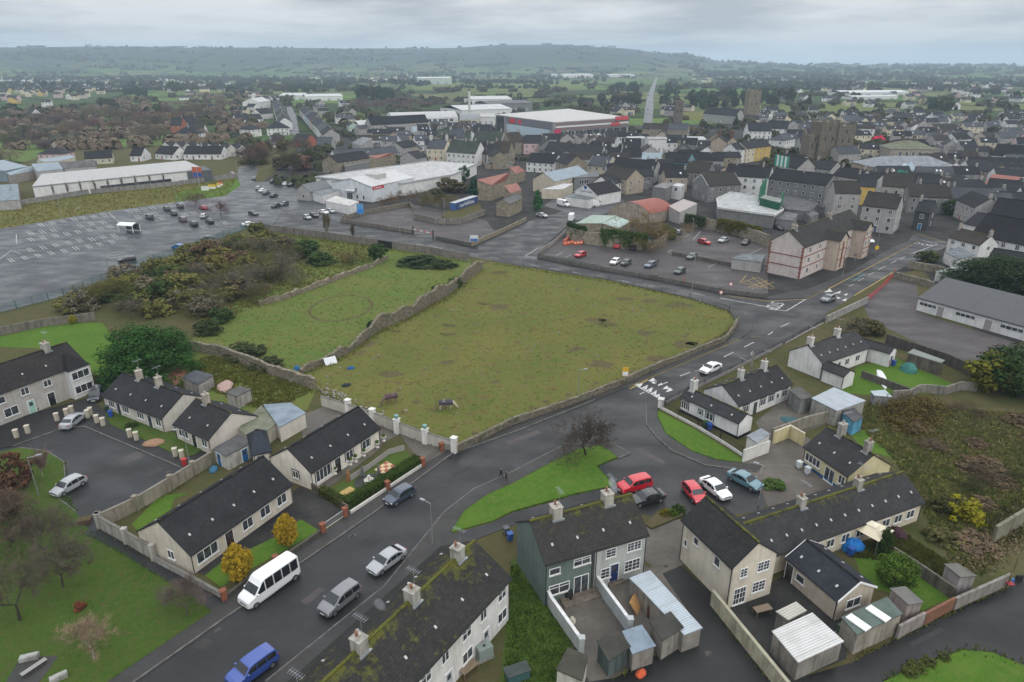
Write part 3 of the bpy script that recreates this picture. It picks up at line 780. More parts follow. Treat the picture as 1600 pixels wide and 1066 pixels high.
def leafy_mesh(seed,n=2600,size=.045,lobes=9,shape='round',core=.25):
 """a crown in the unit box (width 1, height 1) of small leaf faces gathered in uneven clumps"""
 rr =random.Random(seed);m =MB();L_ =[]
 for k in range(lobes *5):
  while True:
   p =Vector((rr.uniform(-1,1),rr.uniform(-1,1),rr.uniform(-1,1)))
   if .25 < p.length < 1: break
  if shape == 'cone': z =(p.z +1)/2;w =(1-z) ** .75*.95+.06;c =Vector((p.x *w *.5,p.y *w *.5,z))
  elif shape == 'egg': z =(p.z +1)/2;w =math.sin(math.pi *min(.97,max(.06,z *.83+.17))) ** .6;c =Vector((p.x *w *.46,p.y *w *.46,z *.96+.02))
  elif shape == 'mound': c =Vector((p.x *.47,p.y *.47,abs(p.z)*.8+.05))
  else: q =p.normalized()*(p.length ** .4);c =Vector((q.x *.42,q.y *.42,.5+q.z *.42))
  L_.append((c,rr.uniform(.07,.16) if shape != 'egg' else rr.uniform(.05,.10)))
 for k in range(n):
  c,r =rr.choice(L_)
  d =Vector((rr.gauss(0,1),rr.gauss(0,1),rr.gauss(0,1))).normalized()
  p =c +d *r *rr.uniform(.55,1.0)
  if p.z < .0: p.z =abs(p.z)*.5
  nn =(d +Vector((rr.uniform(-.7,.7),rr.uniform(-.7,.7),rr.uniform(-.3,.8)))).normalized()
  a =nn.cross(Vector((rr.uniform(-1,1),rr.uniform(-1,1),rr.uniform(-1,1)))).normalized();b =nn.cross(a)
  s =size *rr.uniform(.6,1.3)
  m.face([p -a *s -b *s *.5,p +a *s *.2-b *s *.8,p +a *s +b *s *.3,p -a *s *.1+b *s *.8])
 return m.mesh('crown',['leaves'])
def trunk_mesh():
 m =MB();m.tube((0,0,0),(0.01,.01,.45),.03,.02,6);m.tube((.01,.01,.45),(.12,.05,.8),.018,.006,5);m.tube((.01,.01,.45),(-.1,.08,.78),.016,.006,5);m.tube((.01,.01,.45),(-.02,-.1,.82),.016,.006,5)
 return m.mesh('trunk',['bark'])
TREE ={}
def tree_kind(k):
 if k in TREE: return TREE[k]
 kind,i =k[:-1],int(k[-1])
 if kind == 'bare': r =bare_meshes(10+i,5,.62,.2,5,.22)
 elif kind == 'vase': r =bare_meshes(30+i,5,.40,.1,7,.5,.30,.10)
 elif kind == 'wisp': r =bare_meshes(10+i,5,.62,.2,5,.22,slivers=2600,twig=.0048)
 elif kind == 'oak': r =bare_meshes(50+i,5,.74,.3,6,.10,.24,.16)
 elif kind == 'thin': r =bare_meshes(70+i,4,.5,.15,4,.4)
 elif kind == 'tall': r =bare_meshes(80+i,4,.28,.05,6,.8,.2)
 elif kind == 'bush': r =(trunk_mesh(),leafy_mesh(100+i,2200,.040,10,'mound'))
 elif kind == 'egg': r =(trunk_mesh(),leafy_mesh(120+i,9500,.020,46,'egg'))
 elif kind == 'cone': r =(trunk_mesh(),leafy_mesh(140+i,2200,.035,12,'cone'))
 else: r =(trunk_mesh(),leafy_mesh(160+i,2600,.038,10,'round'))
 TREE[k]=r;return r
def tree(kind,label,at,w,h,col,bark=(.085,.07,.055),cat='tree',group=None,name=None,rz=None,z=0.0,par=None,xyz=None):
 """at = ground pixel of the foot, w x h in metres; trunk and crown are its parts"""
 tm,cm =tree_kind(kind);p =Vector(xyz) if xyz is not None else G(*at)
 nm =name or {'bush': 'bush','egg': 'shrub','cone': 'conifer_tree'}.get(kind[:-1],'bare_tree' if kind[:-1] in ('wisp','bare','vase','oak','thin','tall') else 'leafy_tree')
 t =thing(nm,label,cat,(p.x,p.y,z),random.uniform(0,6.28) if rz is None else rz,group)
 bare =kind[:-1] in ('wisp','bare','vase','oak','thin','tall')
 s =(w,w,h) if not bare else (w *1.25,w *1.25,h)
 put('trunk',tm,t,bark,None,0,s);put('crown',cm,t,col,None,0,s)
 return t

# ------------------------------------------------------------------ street furniture
def lamp(label,base,h,arm=1.2,adir=0.0,two=False,col=None,group='street lamps'):
 p =G(*base);t =thing('street_lamp',label,'street lamp',(p.x,p.y,0),adir,group)
 m =MB();m.tube((0,0,0),(0,0,1.2),.09,.09,8);m.tube((0,0,1.2),(0,0,h),.062,.045,8);m.build('pole','galvanised',t)
 m =MB();m.tube((0,0,h -.02),(arm,0,h +.12),.035,.03,6);m.build('arm','galvanised',t)
 m =MB();m.box(arm -.1,arm +.5,-.13,.13,h +.06,h +.18);ho =m.build('lamp_head','galvanised',t)
 m =MB();m.box(arm,arm +.44,-.10,.10,h +.03,h +.058);m.build('lens','lens_clear',ho)
 return t
def text(name,s,size,loc,rot,material='frame_white',parent=None,ext=.01,col=None,align='CENTER',sx=1.0,sy=1.0):
 cu =bpy.data.curves.new(name,'FONT');cu.body =s;cu.size =size;cu.extrude =ext;cu.align_x =align;cu.align_y ='CENTER'
 cu.materials.append(MATS[material]);o =bpy.data.objects.new(name,cu);C.objects.link(o);o.parent =parent
 me =bpy.data.meshes.new_from_object(o);bpy.data.objects.remove(o);o =put(name,me,parent)
 o.location =loc;o.rotation_euler =rot;o.scale =(sx,sy,1)
 if col: o.color =(*col,1)
 return o
# ------------------------------------------------------------------ terrain to the horizon
def sm(a,b,x):
 t =min(1,max(0,(x -a)/(b -a)));return t *t *(3-2*t)
RIDGE =[(-1.2,.92),(-.70,.95),(-.55,1.03),(-.40,1.05),(-.22,.98),(-.10,1.02),(.0,1.20),(.06,1.22),(.14,1.05),(.22,.74),(.30,.36),(.38,.22),(.6,.20),(1.2,.20)]
def ridge(a):
 for (x0,h0),(x1,h1) in zip(RIDGE,RIDGE[1:]):
  if a <= x1: t =max(0,(a -x0)/(x1 -x0));t =t *t *(3-2*t);return h0 +(h1 -h0)*t
 return RIDGE[-1][1]
def land(x,y):
 d =math.hypot(x,y)
 if d < 2900: return 0.0
 a =x /max(y,1)
 n =mnoise.noise(Vector((x /900,y /900,0)))*9+mnoise.noise(Vector((x /330,y /330,3)))*4
 z =sm(2900,4200,d)*(n +6)+148*ridge(a)*sm(2900,5700,d)*(1-.5*sm(6200,9500,d))
 return z
def polar_terrain():
 rs =[0,60,150,300,500,700,880]
 r =900
 while r < 15000: rs.append(r);r *= 1.055
 angs =[R(-62+124*k /150) for k in range(151)]
 mb =MB();n =len(angs)
 for rr in rs:
  for a in angs: x,y =(rr)*math.sin(a),rr *math.cos(a)-25;mb.v.append((x,y,land(x,y)))
 for i in range(len(rs)-1):
  for k in range(n -1):
   mb.f.append((i *n +k,(i +1)*n +k,(i +1)*n +k +1,i *n +k +1));mb.m.append(0);mb.uv.append(None)
 mb.f =[tuple(reversed(f)) for f in mb.f]
 o =mb.build('ground','farmland',smooth=True);tag(o,kind='structure')
polar_terrain()

# ------------------------------------------------------------------ ground sheets (photo pixels on the level ground)
sheet('scrubland',[(-900,1500),(-500,640),(-200,470),(-100,300),(100,232),(380,222),(1700,222),(2300,380),(2300,1500)],.006,'scrub_ground')
sheet('town_yards',[(385,352),(392,300),(430,268),(470,225),(500,200),(640,196),(1000,196),(1200,192),(1460,190),(1700,200),(1900,330),(1560,560),(1440,420),(1200,480),(840,405),(730,402),(560,372)],.012,'yard')
MAIN_L =[(40,1186),(210,1066),(375,950),(469,881),(580,805),(645,755),(707,709),(800,677),(930,625),(981,605),(1075,565),(1150,533),(1172,520),(1177,508),(1160,488),(1125,473),(1075,463),(950,437),(800,413),(730,400),(625,382),(550,368),(425,352)]
MAIN_R =[(390,318),(420,322),(532,346),(645,363),(737,382),(768,372),(830,345),(880,330),(895,345),(860,375),(840,397),(925,414),(1025,432),(1125,452),(1200,468),(1260,467),(1292,452),(1437,376),(1428,366),(1500,384),(1478,386),(1395,426),(1335,462),(1287,492),(1215,532),(1100,590),(1052,610),(1017,627),(1009,632),(1010,663),(1025,683),(1050,705),(1100,727),(1150,734),(1185,738),(1215,760),(1190,800),(1040,812),(990,800),(959,760),(932,729),(966,717),(985,709),(960,695),(935,684),(887,693),(800,738),(740,765),(695,800),(600,917),(415,1066),(265,1186)]
sheet('road',MAIN_L +MAIN_R,.020,'asphalt')
sheet('side_street',[(380,345),(425,352),(440,330),(405,300),(398,283),(404,262),(392,256),(372,262),(372,282),(352,305),(350,320)],.024,'asphalt_wet')
sheet('pavement',[(-10,1186),(170,1066),(330,957),(352,938),(400,900),(432,884),(505,834),(547,802),(660,728),(706,700),(714,706),(707,709),(645,755),(580,805),(469,881),(375,950),(210,1066),(40,1186)],.02,'pavement',h=.1)
sheet('pavement',[(340,1186),(480,1066),(610,955),(700,885),(745,845),(705,833),(725,800),(760,775),(800,757),(870,719),(905,702),(940,697),(965,715),(966,717),(985,709),(960,695),(935,684),(887,693),(800,738),(740,765),(695,800),(600,917),(415,1066),(265,1186)],.02,'pavement',h=.1)
sheet('pavement',[(1009,632),(1010,663),(1025,683),(1050,705),(1100,727),(1150,734),(1185,738),(1190,728),(1157,724),(1120,720),(1080,706),(1040,679),(1026,651),(1029,640),(1036,636),(1064,615),(1100,598),(1222,537),(1294,497),(1287,492),(1215,532),(1100,590),(1052,610),(1017,627)],.02,'pavement',h=.1)
sheet('pavement',[(714,706),(800,665),(900,631),(975,601),(1022,579),(1132,535),(1146,519),(1152,505),(1140,487),(1078,466),(950,438),(800,414),(800,413),(950,437),(1075,463),(1125,473),(1160,488),(1177,508),(1172,520),(1150,533),(1075,565),(981,605),(930,625),(800,677),(707,709)],.02,'pavement',h=.1)
sheet('pavement',[(840,397),(925,414),(1025,432),(1125,452),(1200,468),(1260,467),(1292,452),(1437,376),(1428,366),(1420,376),(1370,400),(1330,425),(1262,452),(1200,464),(1125,449),(1025,430),(925,412),(845,395)],.02,'pavement',h=.1)
sheet('field',[(713,702),(800,662),(900,628),(1022,577),(1145,513),(1150,500),(1137,486),(1075,466),(950,438),(800,414),(745,406),(735,418),(697,462),(600,515),(540,553),(467,590),(495,607),(560,640)],.024,'field_rough')
sheet('green_field',[(467,590),(540,553),(600,515),(697,462),(735,418),(735,405),(612,389),(545,428),(450,466),(330,505),(300,530),(330,552),(430,580)],.022,'field_green')
sheet('verge',[(330,505),(450,466),(545,428),(612,389),(425,362),(330,420),(250,470)],.016,'field_green')
sheet('lawn',[(705,833),(725,800),(760,775),(800,757),(870,719),(905,702),(940,697),(965,715),(932,729),(959,760),(900,772),(800,800),(770,815)],.06,'lawn',h=.08)
sheet('footpath',[(705,836),(770,817),(800,802),(900,774),(975,757),(990,765),(900,790),(800,822),(740,845)],.03,'asphalt',h=.03)
sheet('lawn',[(1029,643),(1087,673),(1160,718),(1157,723),(1120,719),(1080,705),(1040,678),(1027,650)],.06,'lawn',h=.08)
sheet('park_lawn',[(-400,1186),(-400,770),(-60,722),(30,700),(75,706),(100,723),(102,745),(86,775),(118,800),(138,828),(130,835),(180,860),(265,912),(310,940),(330,957),(170,1066),(-10,1186)],.04,'lawn_dark',h=.06)
sheet('footpath',[(118,800),(140,815),(160,812),(240,870),(352,930),(352,938),(330,957),(310,940),(265,912),(180,860),(130,835),(138,828)],.03,'asphalt',h=.05)
sheet('turning_area',[(-300,760),(20,698),(100,669),(132,667),(287,733),(337,710),(172,803),(140,818),(118,800),(86,775),(102,745),(100,723),(75,706),(30,700),(-60,722),(-300,790)],.022,'asphalt')
sheet('footway',[(-300,720),(0,660),(140,622),(160,640),(200,655),(330,712),(287,733),(132,667),(100,669),(20,698),(-300,760)],.03,'asphalt_lane',h=.07)
sheet('front_garden',[(160,635),(185,640),(320,700),(305,712),(285,716),(172,664)],.10,'lawn_dark',h=.05)
sheet('back_lawn',[(-60,540),(30,520),(90,505),(160,505),(200,560),(170,600),(110,560),(60,545)],.03,'lawn',h=.03)
sheet('garden_lawn',[(206,820),(222,838),(262,812),(272,780),(300,770),(250,775)],.05,'lawn')
sheet('garden_lawn',[(320,900),(345,918),(365,905),(500,830),(470,812),(440,835),(345,880)],.05,'lawn')
sheet('driveway',[(240,870),(300,890),(320,900),(345,880),(440,835),(470,812),(500,830),(547,802),(510,780),(470,760),(300,880)],.03,'yard')
sheet('driveway',[(480,760),(500,772),(590,705),(600,690),(625,680),(660,728),(706,700),(690,690),(600,655),(520,630),(470,650)],.045,'concrete')
sheet('front_garden',[(500,772),(545,800),(660,725),(632,705),(600,712),(560,742)],.07,'lawn_dark')
sheet('cottage_yard',[(330,552),(430,580),(495,607),(480,640),(420,650),(400,660),(320,620),(255,590),(240,575),(300,550)],.02,'field_green')
# right-hand side
sheet('back_lane',[(1030,899),(1065,884),(1112,927),(1225,1066),(1330,1036),(1397,1000),(1487,955),(1575,915),(1750,820),(1900,900),(1800,1186),(800,1186),(880,1070),(1000,1020),(1085,985)],.020,'asphalt_lane')
sheet('lane_lawn',[(1340,1100),(1382,1066),(1425,1047),(1505,1017),(1550,1022),(1600,1042),(1680,1070),(1680,1120)],.06,'lawn',h=.1)
sheet('forecourt',[(1000,820),(1062,812),(1112,870),(1065,884),(1030,899),(1012,880),(985,850)],.04,'concrete')
sheet('back_yard',[(850,925),(975,880),(1030,890),(1095,985),(960,1060),(920,1066)],.045,'concrete')
sheet('back_lawn',[(800,870),(855,940),(905,1010),(890,1066),(780,1080),(790,980)],.03,'lawn_dark')
sheet('back_yard',[(1112,930),(1150,940),(1225,900),(1330,960),(1322,1030),(1228,1068)],.03,'yard')
sheet('back_lawn',[(1335,870),(1380,865),(1487,935),(1440,955),(1400,930),(1350,915)],.03,'lawn')
sheet('courtyard',[(1160,720),(1190,690),(1240,672),(1290,700),(1325,745),(1290,770),(1200,792),(1185,760)],.03,'concrete')
sheet('back_yard',[(1180,660),(1235,615),(1290,640),(1300,660),(1245,680),(1200,690)],.025,'concrete')
sheet('back_lawn',[(1300,625),(1340,572),(1400,560),(1500,605),(1460,615),(1380,620),(1330,615)],.03,'lawn')
sheet('waste_ground',[(1310,660),(1345,625),(1600,640),(1900,700),(1850,840),(1570,905),(1480,880),(1440,790),(1400,730)],.012,'soil')
sheet('back_lawn',[(1330,680),(1380,660),(1420,690),(1395,715),(1350,705)],.03,'lawn')
sheet('school_yard',[(1345,470),(1400,432),(1430,435),(1440,490),(1600,540),(1900,600),(1900,640),(1600,575),(1480,560),(1360,500)],.03,'asphalt_pale')
# middle distance
sheet('car_park',[(-300,420),(0,358),(150,333),(275,316),(355,306),(385,345),(387,356),(287,393),(225,413),(100,463),(0,488),(-300,570)],.020,'asphalt_wet')
sheet('grass_bank',[(-300,400),(0,322),(180,300),(300,285),(372,278),(376,290),(360,305),(275,316),(150,333),(0,358),(-300,418)],.022,'field_rough')
sheet('grass_bank',[(270,302),(372,279),(376,290),(352,306),(275,316)],.03,'lawn')
sheet('shop_car_park',[(398,318),(392,300),(400,285),(460,282),(515,300),(540,338),(532,346),(420,322)],.022,'asphalt_wet')
sheet('yard_car_park',[(532,344),(560,335),(640,318),(700,330),(760,345),(775,365),(737,382),(680,372),(645,363)],.022,'asphalt_pale')
sheet('public_car_park',[(845,395),(868,372),(1010,388),(1075,350),(1200,385),(1200,462),(1125,449),(1025,430),(925,412)],.024,'asphalt_pale')
sheet('garage_yard',[(880,330),(850,322),(880,300),(960,300),(980,320),(930,340),(895,345)],.024,'asphalt_wet')

# kerbs and road paint
def lines(name,segs,w,col,z=.030,h=None):
 """one marking object per run of paint"""
 for s in segs:
  mb =MB();strip(mb,gp(s),w,z);tag(mb.build(name,'road_paint',None,col),kind='structure')
WHT,YEL =(.62,.62,.60),(.52,.36,.06)
for k,run in enumerate([MAIN_L[:9],[(1009,632),(1010,663),(1025,683),(1050,705),(1100,727),(1150,734),(1185,738)],[(415,1066),(600,917),(695,800),(740,765),(800,738),(887,693),(935,684),(960,695),(985,709),(966,717)],[(132,667),(287,733)],[(20,698),(100,669),(132,667)],[(30,700),(75,706),(100,723),(102,745),(86,775),(118,800)]]):
 mb =MB();pts =gp(run);wallrun(mb,pts,.16,0,.135,0,None,0,0);tag(mb.build('kerb','wall_block',None,(.17,.165,.155)),kind='structure')
lines('yellow_line',[[(981,605),(1150,533)],[(1017,627),(1052,610),(1100,590),(1215,532),(1287,492)],[(1335,462),(1395,426)],[(1125,473),(1158,488),(1174,508),(1168,521),(1150,533)],[(1135,462),(1200,471),(1258,468),(1290,453)],[(1294,452),(1437,376)],[(984,608),(1012,594)],[(1432,365),(1500,385)]],.20,YEL)
def t4(ox,oy,*q): return [(ox +a /4,oy +b /4) for a,b in zip(q[::2],q[1::2])]
DASH =[t4(800,533,1050,220,1115,195),t4(800,533,1325,100,1385,70),t4(800,533,1452,38,1512,8),t4(800,533,915,280,972,258),t4(800,533,798,333,828,320),
  t4(1200,266,80,980,135,955),t4(1200,266,0,1030,30,1012),t4(1200,266,505,728,535,714),t4(1200,266,565,692,600,675),t4(1200,266,627,657,663,640),t4(1200,266,690,622,735,600),t4(1200,266,768,582,803,567),t4(1200,266,825,555,860,540)]
for q in [(0,570,40,577),(110,590,170,602),(240,612,305,625),(380,637,445,650),(520,662,590,673),(665,687,735,700),(815,713,890,727),(970,742,1045,757),(1130,770,1205,785)]: DASH.append(t4(800,266,*q))
for q in [(1000,460,1050,470),(1110,480,1165,490),(1220,502,1275,512),(1335,520,1390,530),(1460,545,1520,555),(690,408,740,415),(770,428,830,432)]: DASH.append(t4(400,266,*q))
lines('white_line',DASH,.16,WHT)
lines('white_line',[t4(1200,266,905,520,1060,463,955,435),t4(800,266,1300,800,1597,855),t4(1200,266,0,868,115,880,245,802),t4(800,266,160,488,82,538,150,548)],.22,WHT)
# speed-table triangles ("dragon's teeth")
for tri in [(770,270,820,265,800,290),(805,295,850,275,840,305),(835,310,880,290,870,322),(865,330,905,308,900,340),(885,345,925,330,920,362),(850,250,885,230,905,262),(870,262,905,245,895,270),(905,280,935,262,940,275),(938,302,968,280,985,300),(960,320,985,290,1015,315)]:
 q =[G(800+tri[i]/4,533+tri[i +1]/4,0) for i in (0,2,4)];mb =MB();mb.face([(p.x,p.y,.034) for p in q]);tag(mb.build('ramp_triangle','road_paint',None,WHT),kind='structure')
lines('white_line',[t4(800,533,768,275,920,360)],.18,WHT)
for q in [(350,765,385,742,405,760),(400,775,455,755,450,770),(430,790,455,800,435,808),(470,780,500,770,490,785),(460,815,495,800,485,820)]:
 p_ =[G(1200+q[i]/4,266+q[i +1]/4,0) for i in (0,2,4)];mb =MB();mb.face([(p.x,p.y,.034) for p in p_]);tag(mb.build('ramp_triangle','road_paint',None,WHT),kind='structure')
def road_word(s,c,along,size,sx=.55,sy=1.0,col=WHT):
 p,q =G(*c),G(*along);a =math.atan2(q.y -p.y,q.x -p.x)-R(90)
 o =text('road_lettering',s,size,(p.x,p.y,.034),(0,0,a),'road_paint',None,0,col,sx=sx,sy=sy);tag(o,kind='structure')
road_word('STOP',(1441,382),(1466,370),2.4,.9,1.6)
road_word('STOP',(1209,478),(1240,484),2.6,.9,1.6)
# yellow box in front of the flats, blue parking bay, stall lines
lines('yellow_line',[t4(800,266,*q) for q in [(1465,657,1425,703,1640,745),(1500,668,1597,740),(1470,690,1560,735),(1540,672,1640,735),(1475,735,1597,690),(1440,700,1540,668),(1500,740,1640,700)]],.14,YEL)
lines('blue_line',[t4(1200,266,*q) for q in [(480,672,555,637,605,650,540,690,480,672),(510,660,545,672),(540,645,575,660)]],.2,(.10,.33,.38),.031)
lines('stall_line',[t4(800,266,*q) for q in [(265,542,318,513),(320,552,370,528),(1222,610,1290,577),(1070,420,1112,402),(1180,380,1130,440),(1490,520,1560,490),(975,515,1000,498),(975,515,1005,527)]],.12,WHT)
for (x,y) in [(165,385),(240,378),(310,368),(480,342),(545,325),(620,318),(170,425),(245,415),(320,400),(395,390),(465,378),(535,365),(600,355),(665,345),(165,490),(245,475),(325,462),(405,447),(475,432),(550,425),(620,410),(690,400),(45,555),(130,540),(215,525),(295,510),(375,495),(450,480),(530,470),(600,455),(675,440),(230,333),(300,320),(370,312),(440,300),(500,290),(565,285),(625,272),(785,250),(830,243),(880,237),(930,230),(840,285),(900,272),(945,265),(990,295),(1050,208),(1110,200),(1130,270),(1190,262),(1320,238),(1380,320),(1250,350)]:
 lines('stall_line',[t4(0,266,x,y,x +30,y +20),t4(0,266,x +18,y -3,x +48,y +17)],.16,WHT,.028)
lines('stall_line',[t4(0,266,*q) for q in [(105,430,700,335),(50,548,800,405)]],.3,(.05,.05,.05),.026)
lines('stall_line',[t4(0,266,*q) for q in [(102,400,102,462,140,448),(0,555,70,502,128,522),(640,530,770,505),(660,542,790,518),(680,555,805,530),(730,595,880,588),(740,612,880,590),(440,525,535,513),(1070,408,1165,395)]],.18,WHT,.028)
# ------------------------------------------------------------------ the near houses
DK,SL,LS,BR =(.040,.040,.043),(.058,.060,.066),(.105,.112,.125),(.075,.066,.056)
CREAM,WHITE,PALE,GREY =(.62,.55,.44),(.70,.70,.69),(.60,.57,.52),(.36,.35,.34)
# long white terrace in the foreground
a,ang,L,D,rh =fit((650,1066),(800,903),(748,838),5.1,31)
L2 =34.0;d =Vector((math.cos(ang),math.sin(ang)));a2 =a +d *(L -L2)
ws =[]
for k in range(6):
 c =1-(k +.5)*5.6/L2
 ws += [('f',c +.045,.9,1.5,1.2,'s2'),('f',c -.035,.02,.9,2.05,'d1',(.45,.47,.5)),('f',c +.045,3.45,1.3,1.15,'t2'),('f',c -.045,3.45,1.0,1.15,'s2')]
house('terrace_house','long white rendered terrace with mossy dark roof and four square chimneys in the foreground','terrace',a2,ang,L2,D,5.1,rh,wall=(.66,.65,.62),roof=(.052,.050,.046),moss=.88,lod=0,wins=ws,
      chim=[(1-.08,.95,1.0,.95,2),(1-.27,.95,1.05,.95,3),(1-.455,.95,1.05,.95,2),(1-.64,.95,1.05,.95,2),(1-.83,.95,1.05,.95,2)],vents=9,cwall=(.40,.385,.35),gutter=True)
# green and pale grey semi-detached pair
a,ang,L,D,rh =fit((852,884),(1015,836),(985,772),5.2,36)
ang_h2 =ang;hl =L *.47;d =Vector((math.cos(ang),math.sin(ang)))
GRN,PGR =(.125,.165,.150),(.42,.44,.42)
house('semi_detached_house','dark green rendered semi-detached house with mossy roof and patio door','house',a,ang,hl,D,5.2,rh,wall=GRN,roof=(.060,.056,.050),moss=.80,lod=0,vents=2,doorcol=(.5,.5,.5),
      wins=[('f',.20,3.55,1.2,.8,'s1'),('f',.76,3.75,1.9,.95,'t2'),('f',.30,1.05,2.3,1.25,'t2'),('f',.76,.25,1.7,2.2,'s2')],chim=[(.52,1.0,1.0,.9,2)],cwall=(.50,.47,.42),gutter=True)
house('semi_detached_house','pale grey rendered semi-detached house with dark blue back door','house',a +d *(hl +.003),ang,L -hl,D,5.2,rh,wall=PGR,roof=(.060,.056,.050),moss=.78,lod=0,vents=2,
      wins=[('f',.30,3.6,1.2,1.1,'g1'),('f',.75,3.6,1.7,1.15,'g2'),('f',.22,1.1,1.2,1.3,'g1'),('f',.38,.45,1.0,2.1,'d1',(.012,.025,.10)),('f',.74,1.05,1.9,1.35,'g2')],chim=[(.52,1.0,1.0,.9,2)],cwall=(.50,.47,.42))
# cream gable-ended house at the end of the lane
bld('cream rendered two-storey house with mossy ridge, gable end beside the back lane',(1064,812),(1144,889),(1187,848),5.1,38,name='detached_house',wall=(.60,.545,.45),roof=(.045,.044,.042),moss=.55,lod=0,vents=0,
 wins=[('f',.30,3.6,.8,.95,'s1'),('f',.72,3.5,.9,1.15,'s1'),('f',.1,2.2,.45,.9,'s1'),('r',.26,3.5,.95,1.15,'g1'),('r',.72,3.5,1.5,1.2,'g2'),('r',.24,.25,1.5,2.0,'g2'),('r',.68,1.0,1.6,1.3,'g2')])
# single-storey cream row behind it
bld('long single-storey cream terrace with grey tiled roof and mossy ridge',(1180,880),(1446,785),(1410,737),2.7,34,name='terrace_house',cat='terrace',wall=(.60,.54,.42),roof=(.062,.061,.060),moss=.62,lod=0,vents=12,
 wins=[('f',.36,.9,1.3,1.1,'s2'),('f',.43,.9,1.2,1.1,'s2'),('f',.52,.9,1.2,1.1,'s2'),('f',.61,.9,1.3,1.1,'s2'),('f',.70,.05,.9,2.0,'d1',(.5,.5,.5)),('f',.77,.9,1.3,1.1,'s2'),('f',.85,.9,1.3,1.1,'s2'),('f',.93,.9,1.3,1.1,'s2')],
 chim=[(.36,.7,.8,.9,2),(.70,.7,.8,.9,2)],cwall=(.45,.42,.38))
bld('cream single-storey house with bright blue plinth and tall grey chimney',(1255,698),(1325,745),(1410,737),2.7,33,name='cottage',wall=(.62,.56,.34),roof=(.060,.060,.060),moss=.45,lod=0,vents=3,plinth=(.03,.10,.22),doorcol=(.66,.68,.7),
 wins=[('f',.22,.95,2.6,1.25,'s4'),('f',.62,.05,1.6,2.05,'s2'),('f',.88,.95,1.0,1.2,'s2')],chim=[(.30,.7,.9,1.5,1),(.86,.7,.8,1.2,2)])
bld('beige rendered extension with new dark slate roof and white bargeboards',(1227,871),(1309,940),(1345,909),2.6,30,name='house_extension',wall=(.50,.44,.36),roof=(.045,.050,.060),moss=.0,lod=0,vents=3,verge=1,
 wins=[('f',.30,.95,1.1,.9,'s1'),('f',.08,.05,.9,2.0,'d1',(.04,.03,.03)),('r',.45,1.0,1.9,1.15,'s2')])
# bungalows on the left of the road
bld('cream bungalow with dark ribbed tile roof between the two golden shrubs and the wall',(297,869),(458,757),(412,712),2.6,33,name='bungalow',cat='bungalow',wall=(.60,.545,.46),roof=DK,moss=.12,lod=0,vents=5,
 wins=[('f',.14,.75,2.7,1.45,'s3'),('f',.34,.05,1.0,2.1,'d1',(.05,.02,.015)),('f',.52,.85,1.5,1.3,'s2'),('f',.70,.85,1.5,1.3,'s2'),('f',.88,.85,1.5,1.3,'s2'),('l',.62,.9,1.1,1.1,'s2')])
bld('white bungalow with black trim and potted garden behind the clipped hedge',(486,740),(595,669),(560,635),2.6,33,name='bungalow',cat='bungalow',wall=(.72,.68,.60),roof=DK,moss=.10,lod=0,vents=4,sur=(.03,.025,.02),
 wins=[('f',.16,.55,2.6,1.7,'s4'),('f',.36,.05,1.0,2.1,'d1',(.03,.02,.015)),('f',.53,.85,1.4,1.3,'s2'),('f',.78,.85,1.6,1.3,'s2'),('l',.62,.9,1.0,1.1,'s2')],chim=[])
bld('slate-blue hip-roofed annex tucked behind the two bungalows',(392,712),(425,705),(419,668),2.4,33,name='annex',cat='annex',wall=(.66,.62,.55),roof=(.055,.065,.082),moss=.05,lod=0,ends='hh',wins=[('f',.4,.9,1.0,1.1,'s1')])
shed('low outbuilding with a blue-grey sheet roof and black flue beside the sandy yard',[(411,632,2.5),(454,629,2.5),(478,645,2.5),(436,668,2.5)],wall=(.66,.62,.55),roof=(.20,.245,.29),wmat='wall_render',rmat='roof_felt',name='outbuilding',cat='outbuilding')
shed('olive-felted flat-roofed lean-to next to the blue-grey outbuilding',[(372,670,2.3),(408,633,2.3),(434,660,2.3),(396,690,2.3)],wall=(.55,.52,.45),roof=(.15,.16,.11),name='lean_to',cat='shed')
# two-storey terrace at the left edge
a,ang,L,D,rh =fit((0,615),(135,566),(105,534),5.0,33);d =Vector((math.cos(ang),math.sin(ang)));a2 =a -d *8
ws =[('f',.98-(.98-.62)*0,.9,.01,.01,'s1')]
ws =[('f',.30,.9,1.4,1.3,'s2'),('f',.27,3.3,1.1,1.1,'s1'),('f',.38,3.3,1.1,1.1,'s1'),('f',.20,.05,.95,2.1,'d1',(.25,.42,.46)),('f',.42,.9,2.0,1.4,'s2'),('f',.555,.05,.95,2.1,'d1',(.30,.50,.42)),('f',.54,3.3,1.2,1.2,'s2'),('f',.70,.05,1.0,2.1,'d1',(.012,.014,.02)),('f',.70,3.3,1.2,1.15,'s2'),('f',.08,3.3,1.1,1.1,'s1'),('f',.08,.9,1.4,1.3,'s2')]
tt =house('terrace_house','pebble-dashed two-storey terrace with a pale green and a black door at the left edge','terrace',a2,ang,L +8,D,5.0,rh,wall=(.42,.40,.37),roof=(.045,.041,.038),moss=.22,lod=0,wins=ws,chim=[(.84,.9,1.2,.9,2),(.42,.9,1.2,.9,2)],vents=6)
m =MB();x0 =(L +8)*.83;m.box(x0,x0 +3.4,-1.0,.25,0,5.0);bw =m.build('bay','wall_render',tt,(.62,.62,.62))
m =MB();m.face([(x0 -.2,-1.25,4.95),(x0 +3.6,-1.25,4.95),(x0 +1.7,2.2,6.9)]);m.face([(x0 -.2,-1.25,4.95),(x0 +1.7,2.2,6.9),(x0 -.2,2.2,4.98)]);m.face([(x0 +3.6,-1.25,4.95),(x0 +3.6,2.2,4.98),(x0 +1.7,2.2,6.9)]);m.build('bay_roof','roof_tile',tt,(*DK,.15))
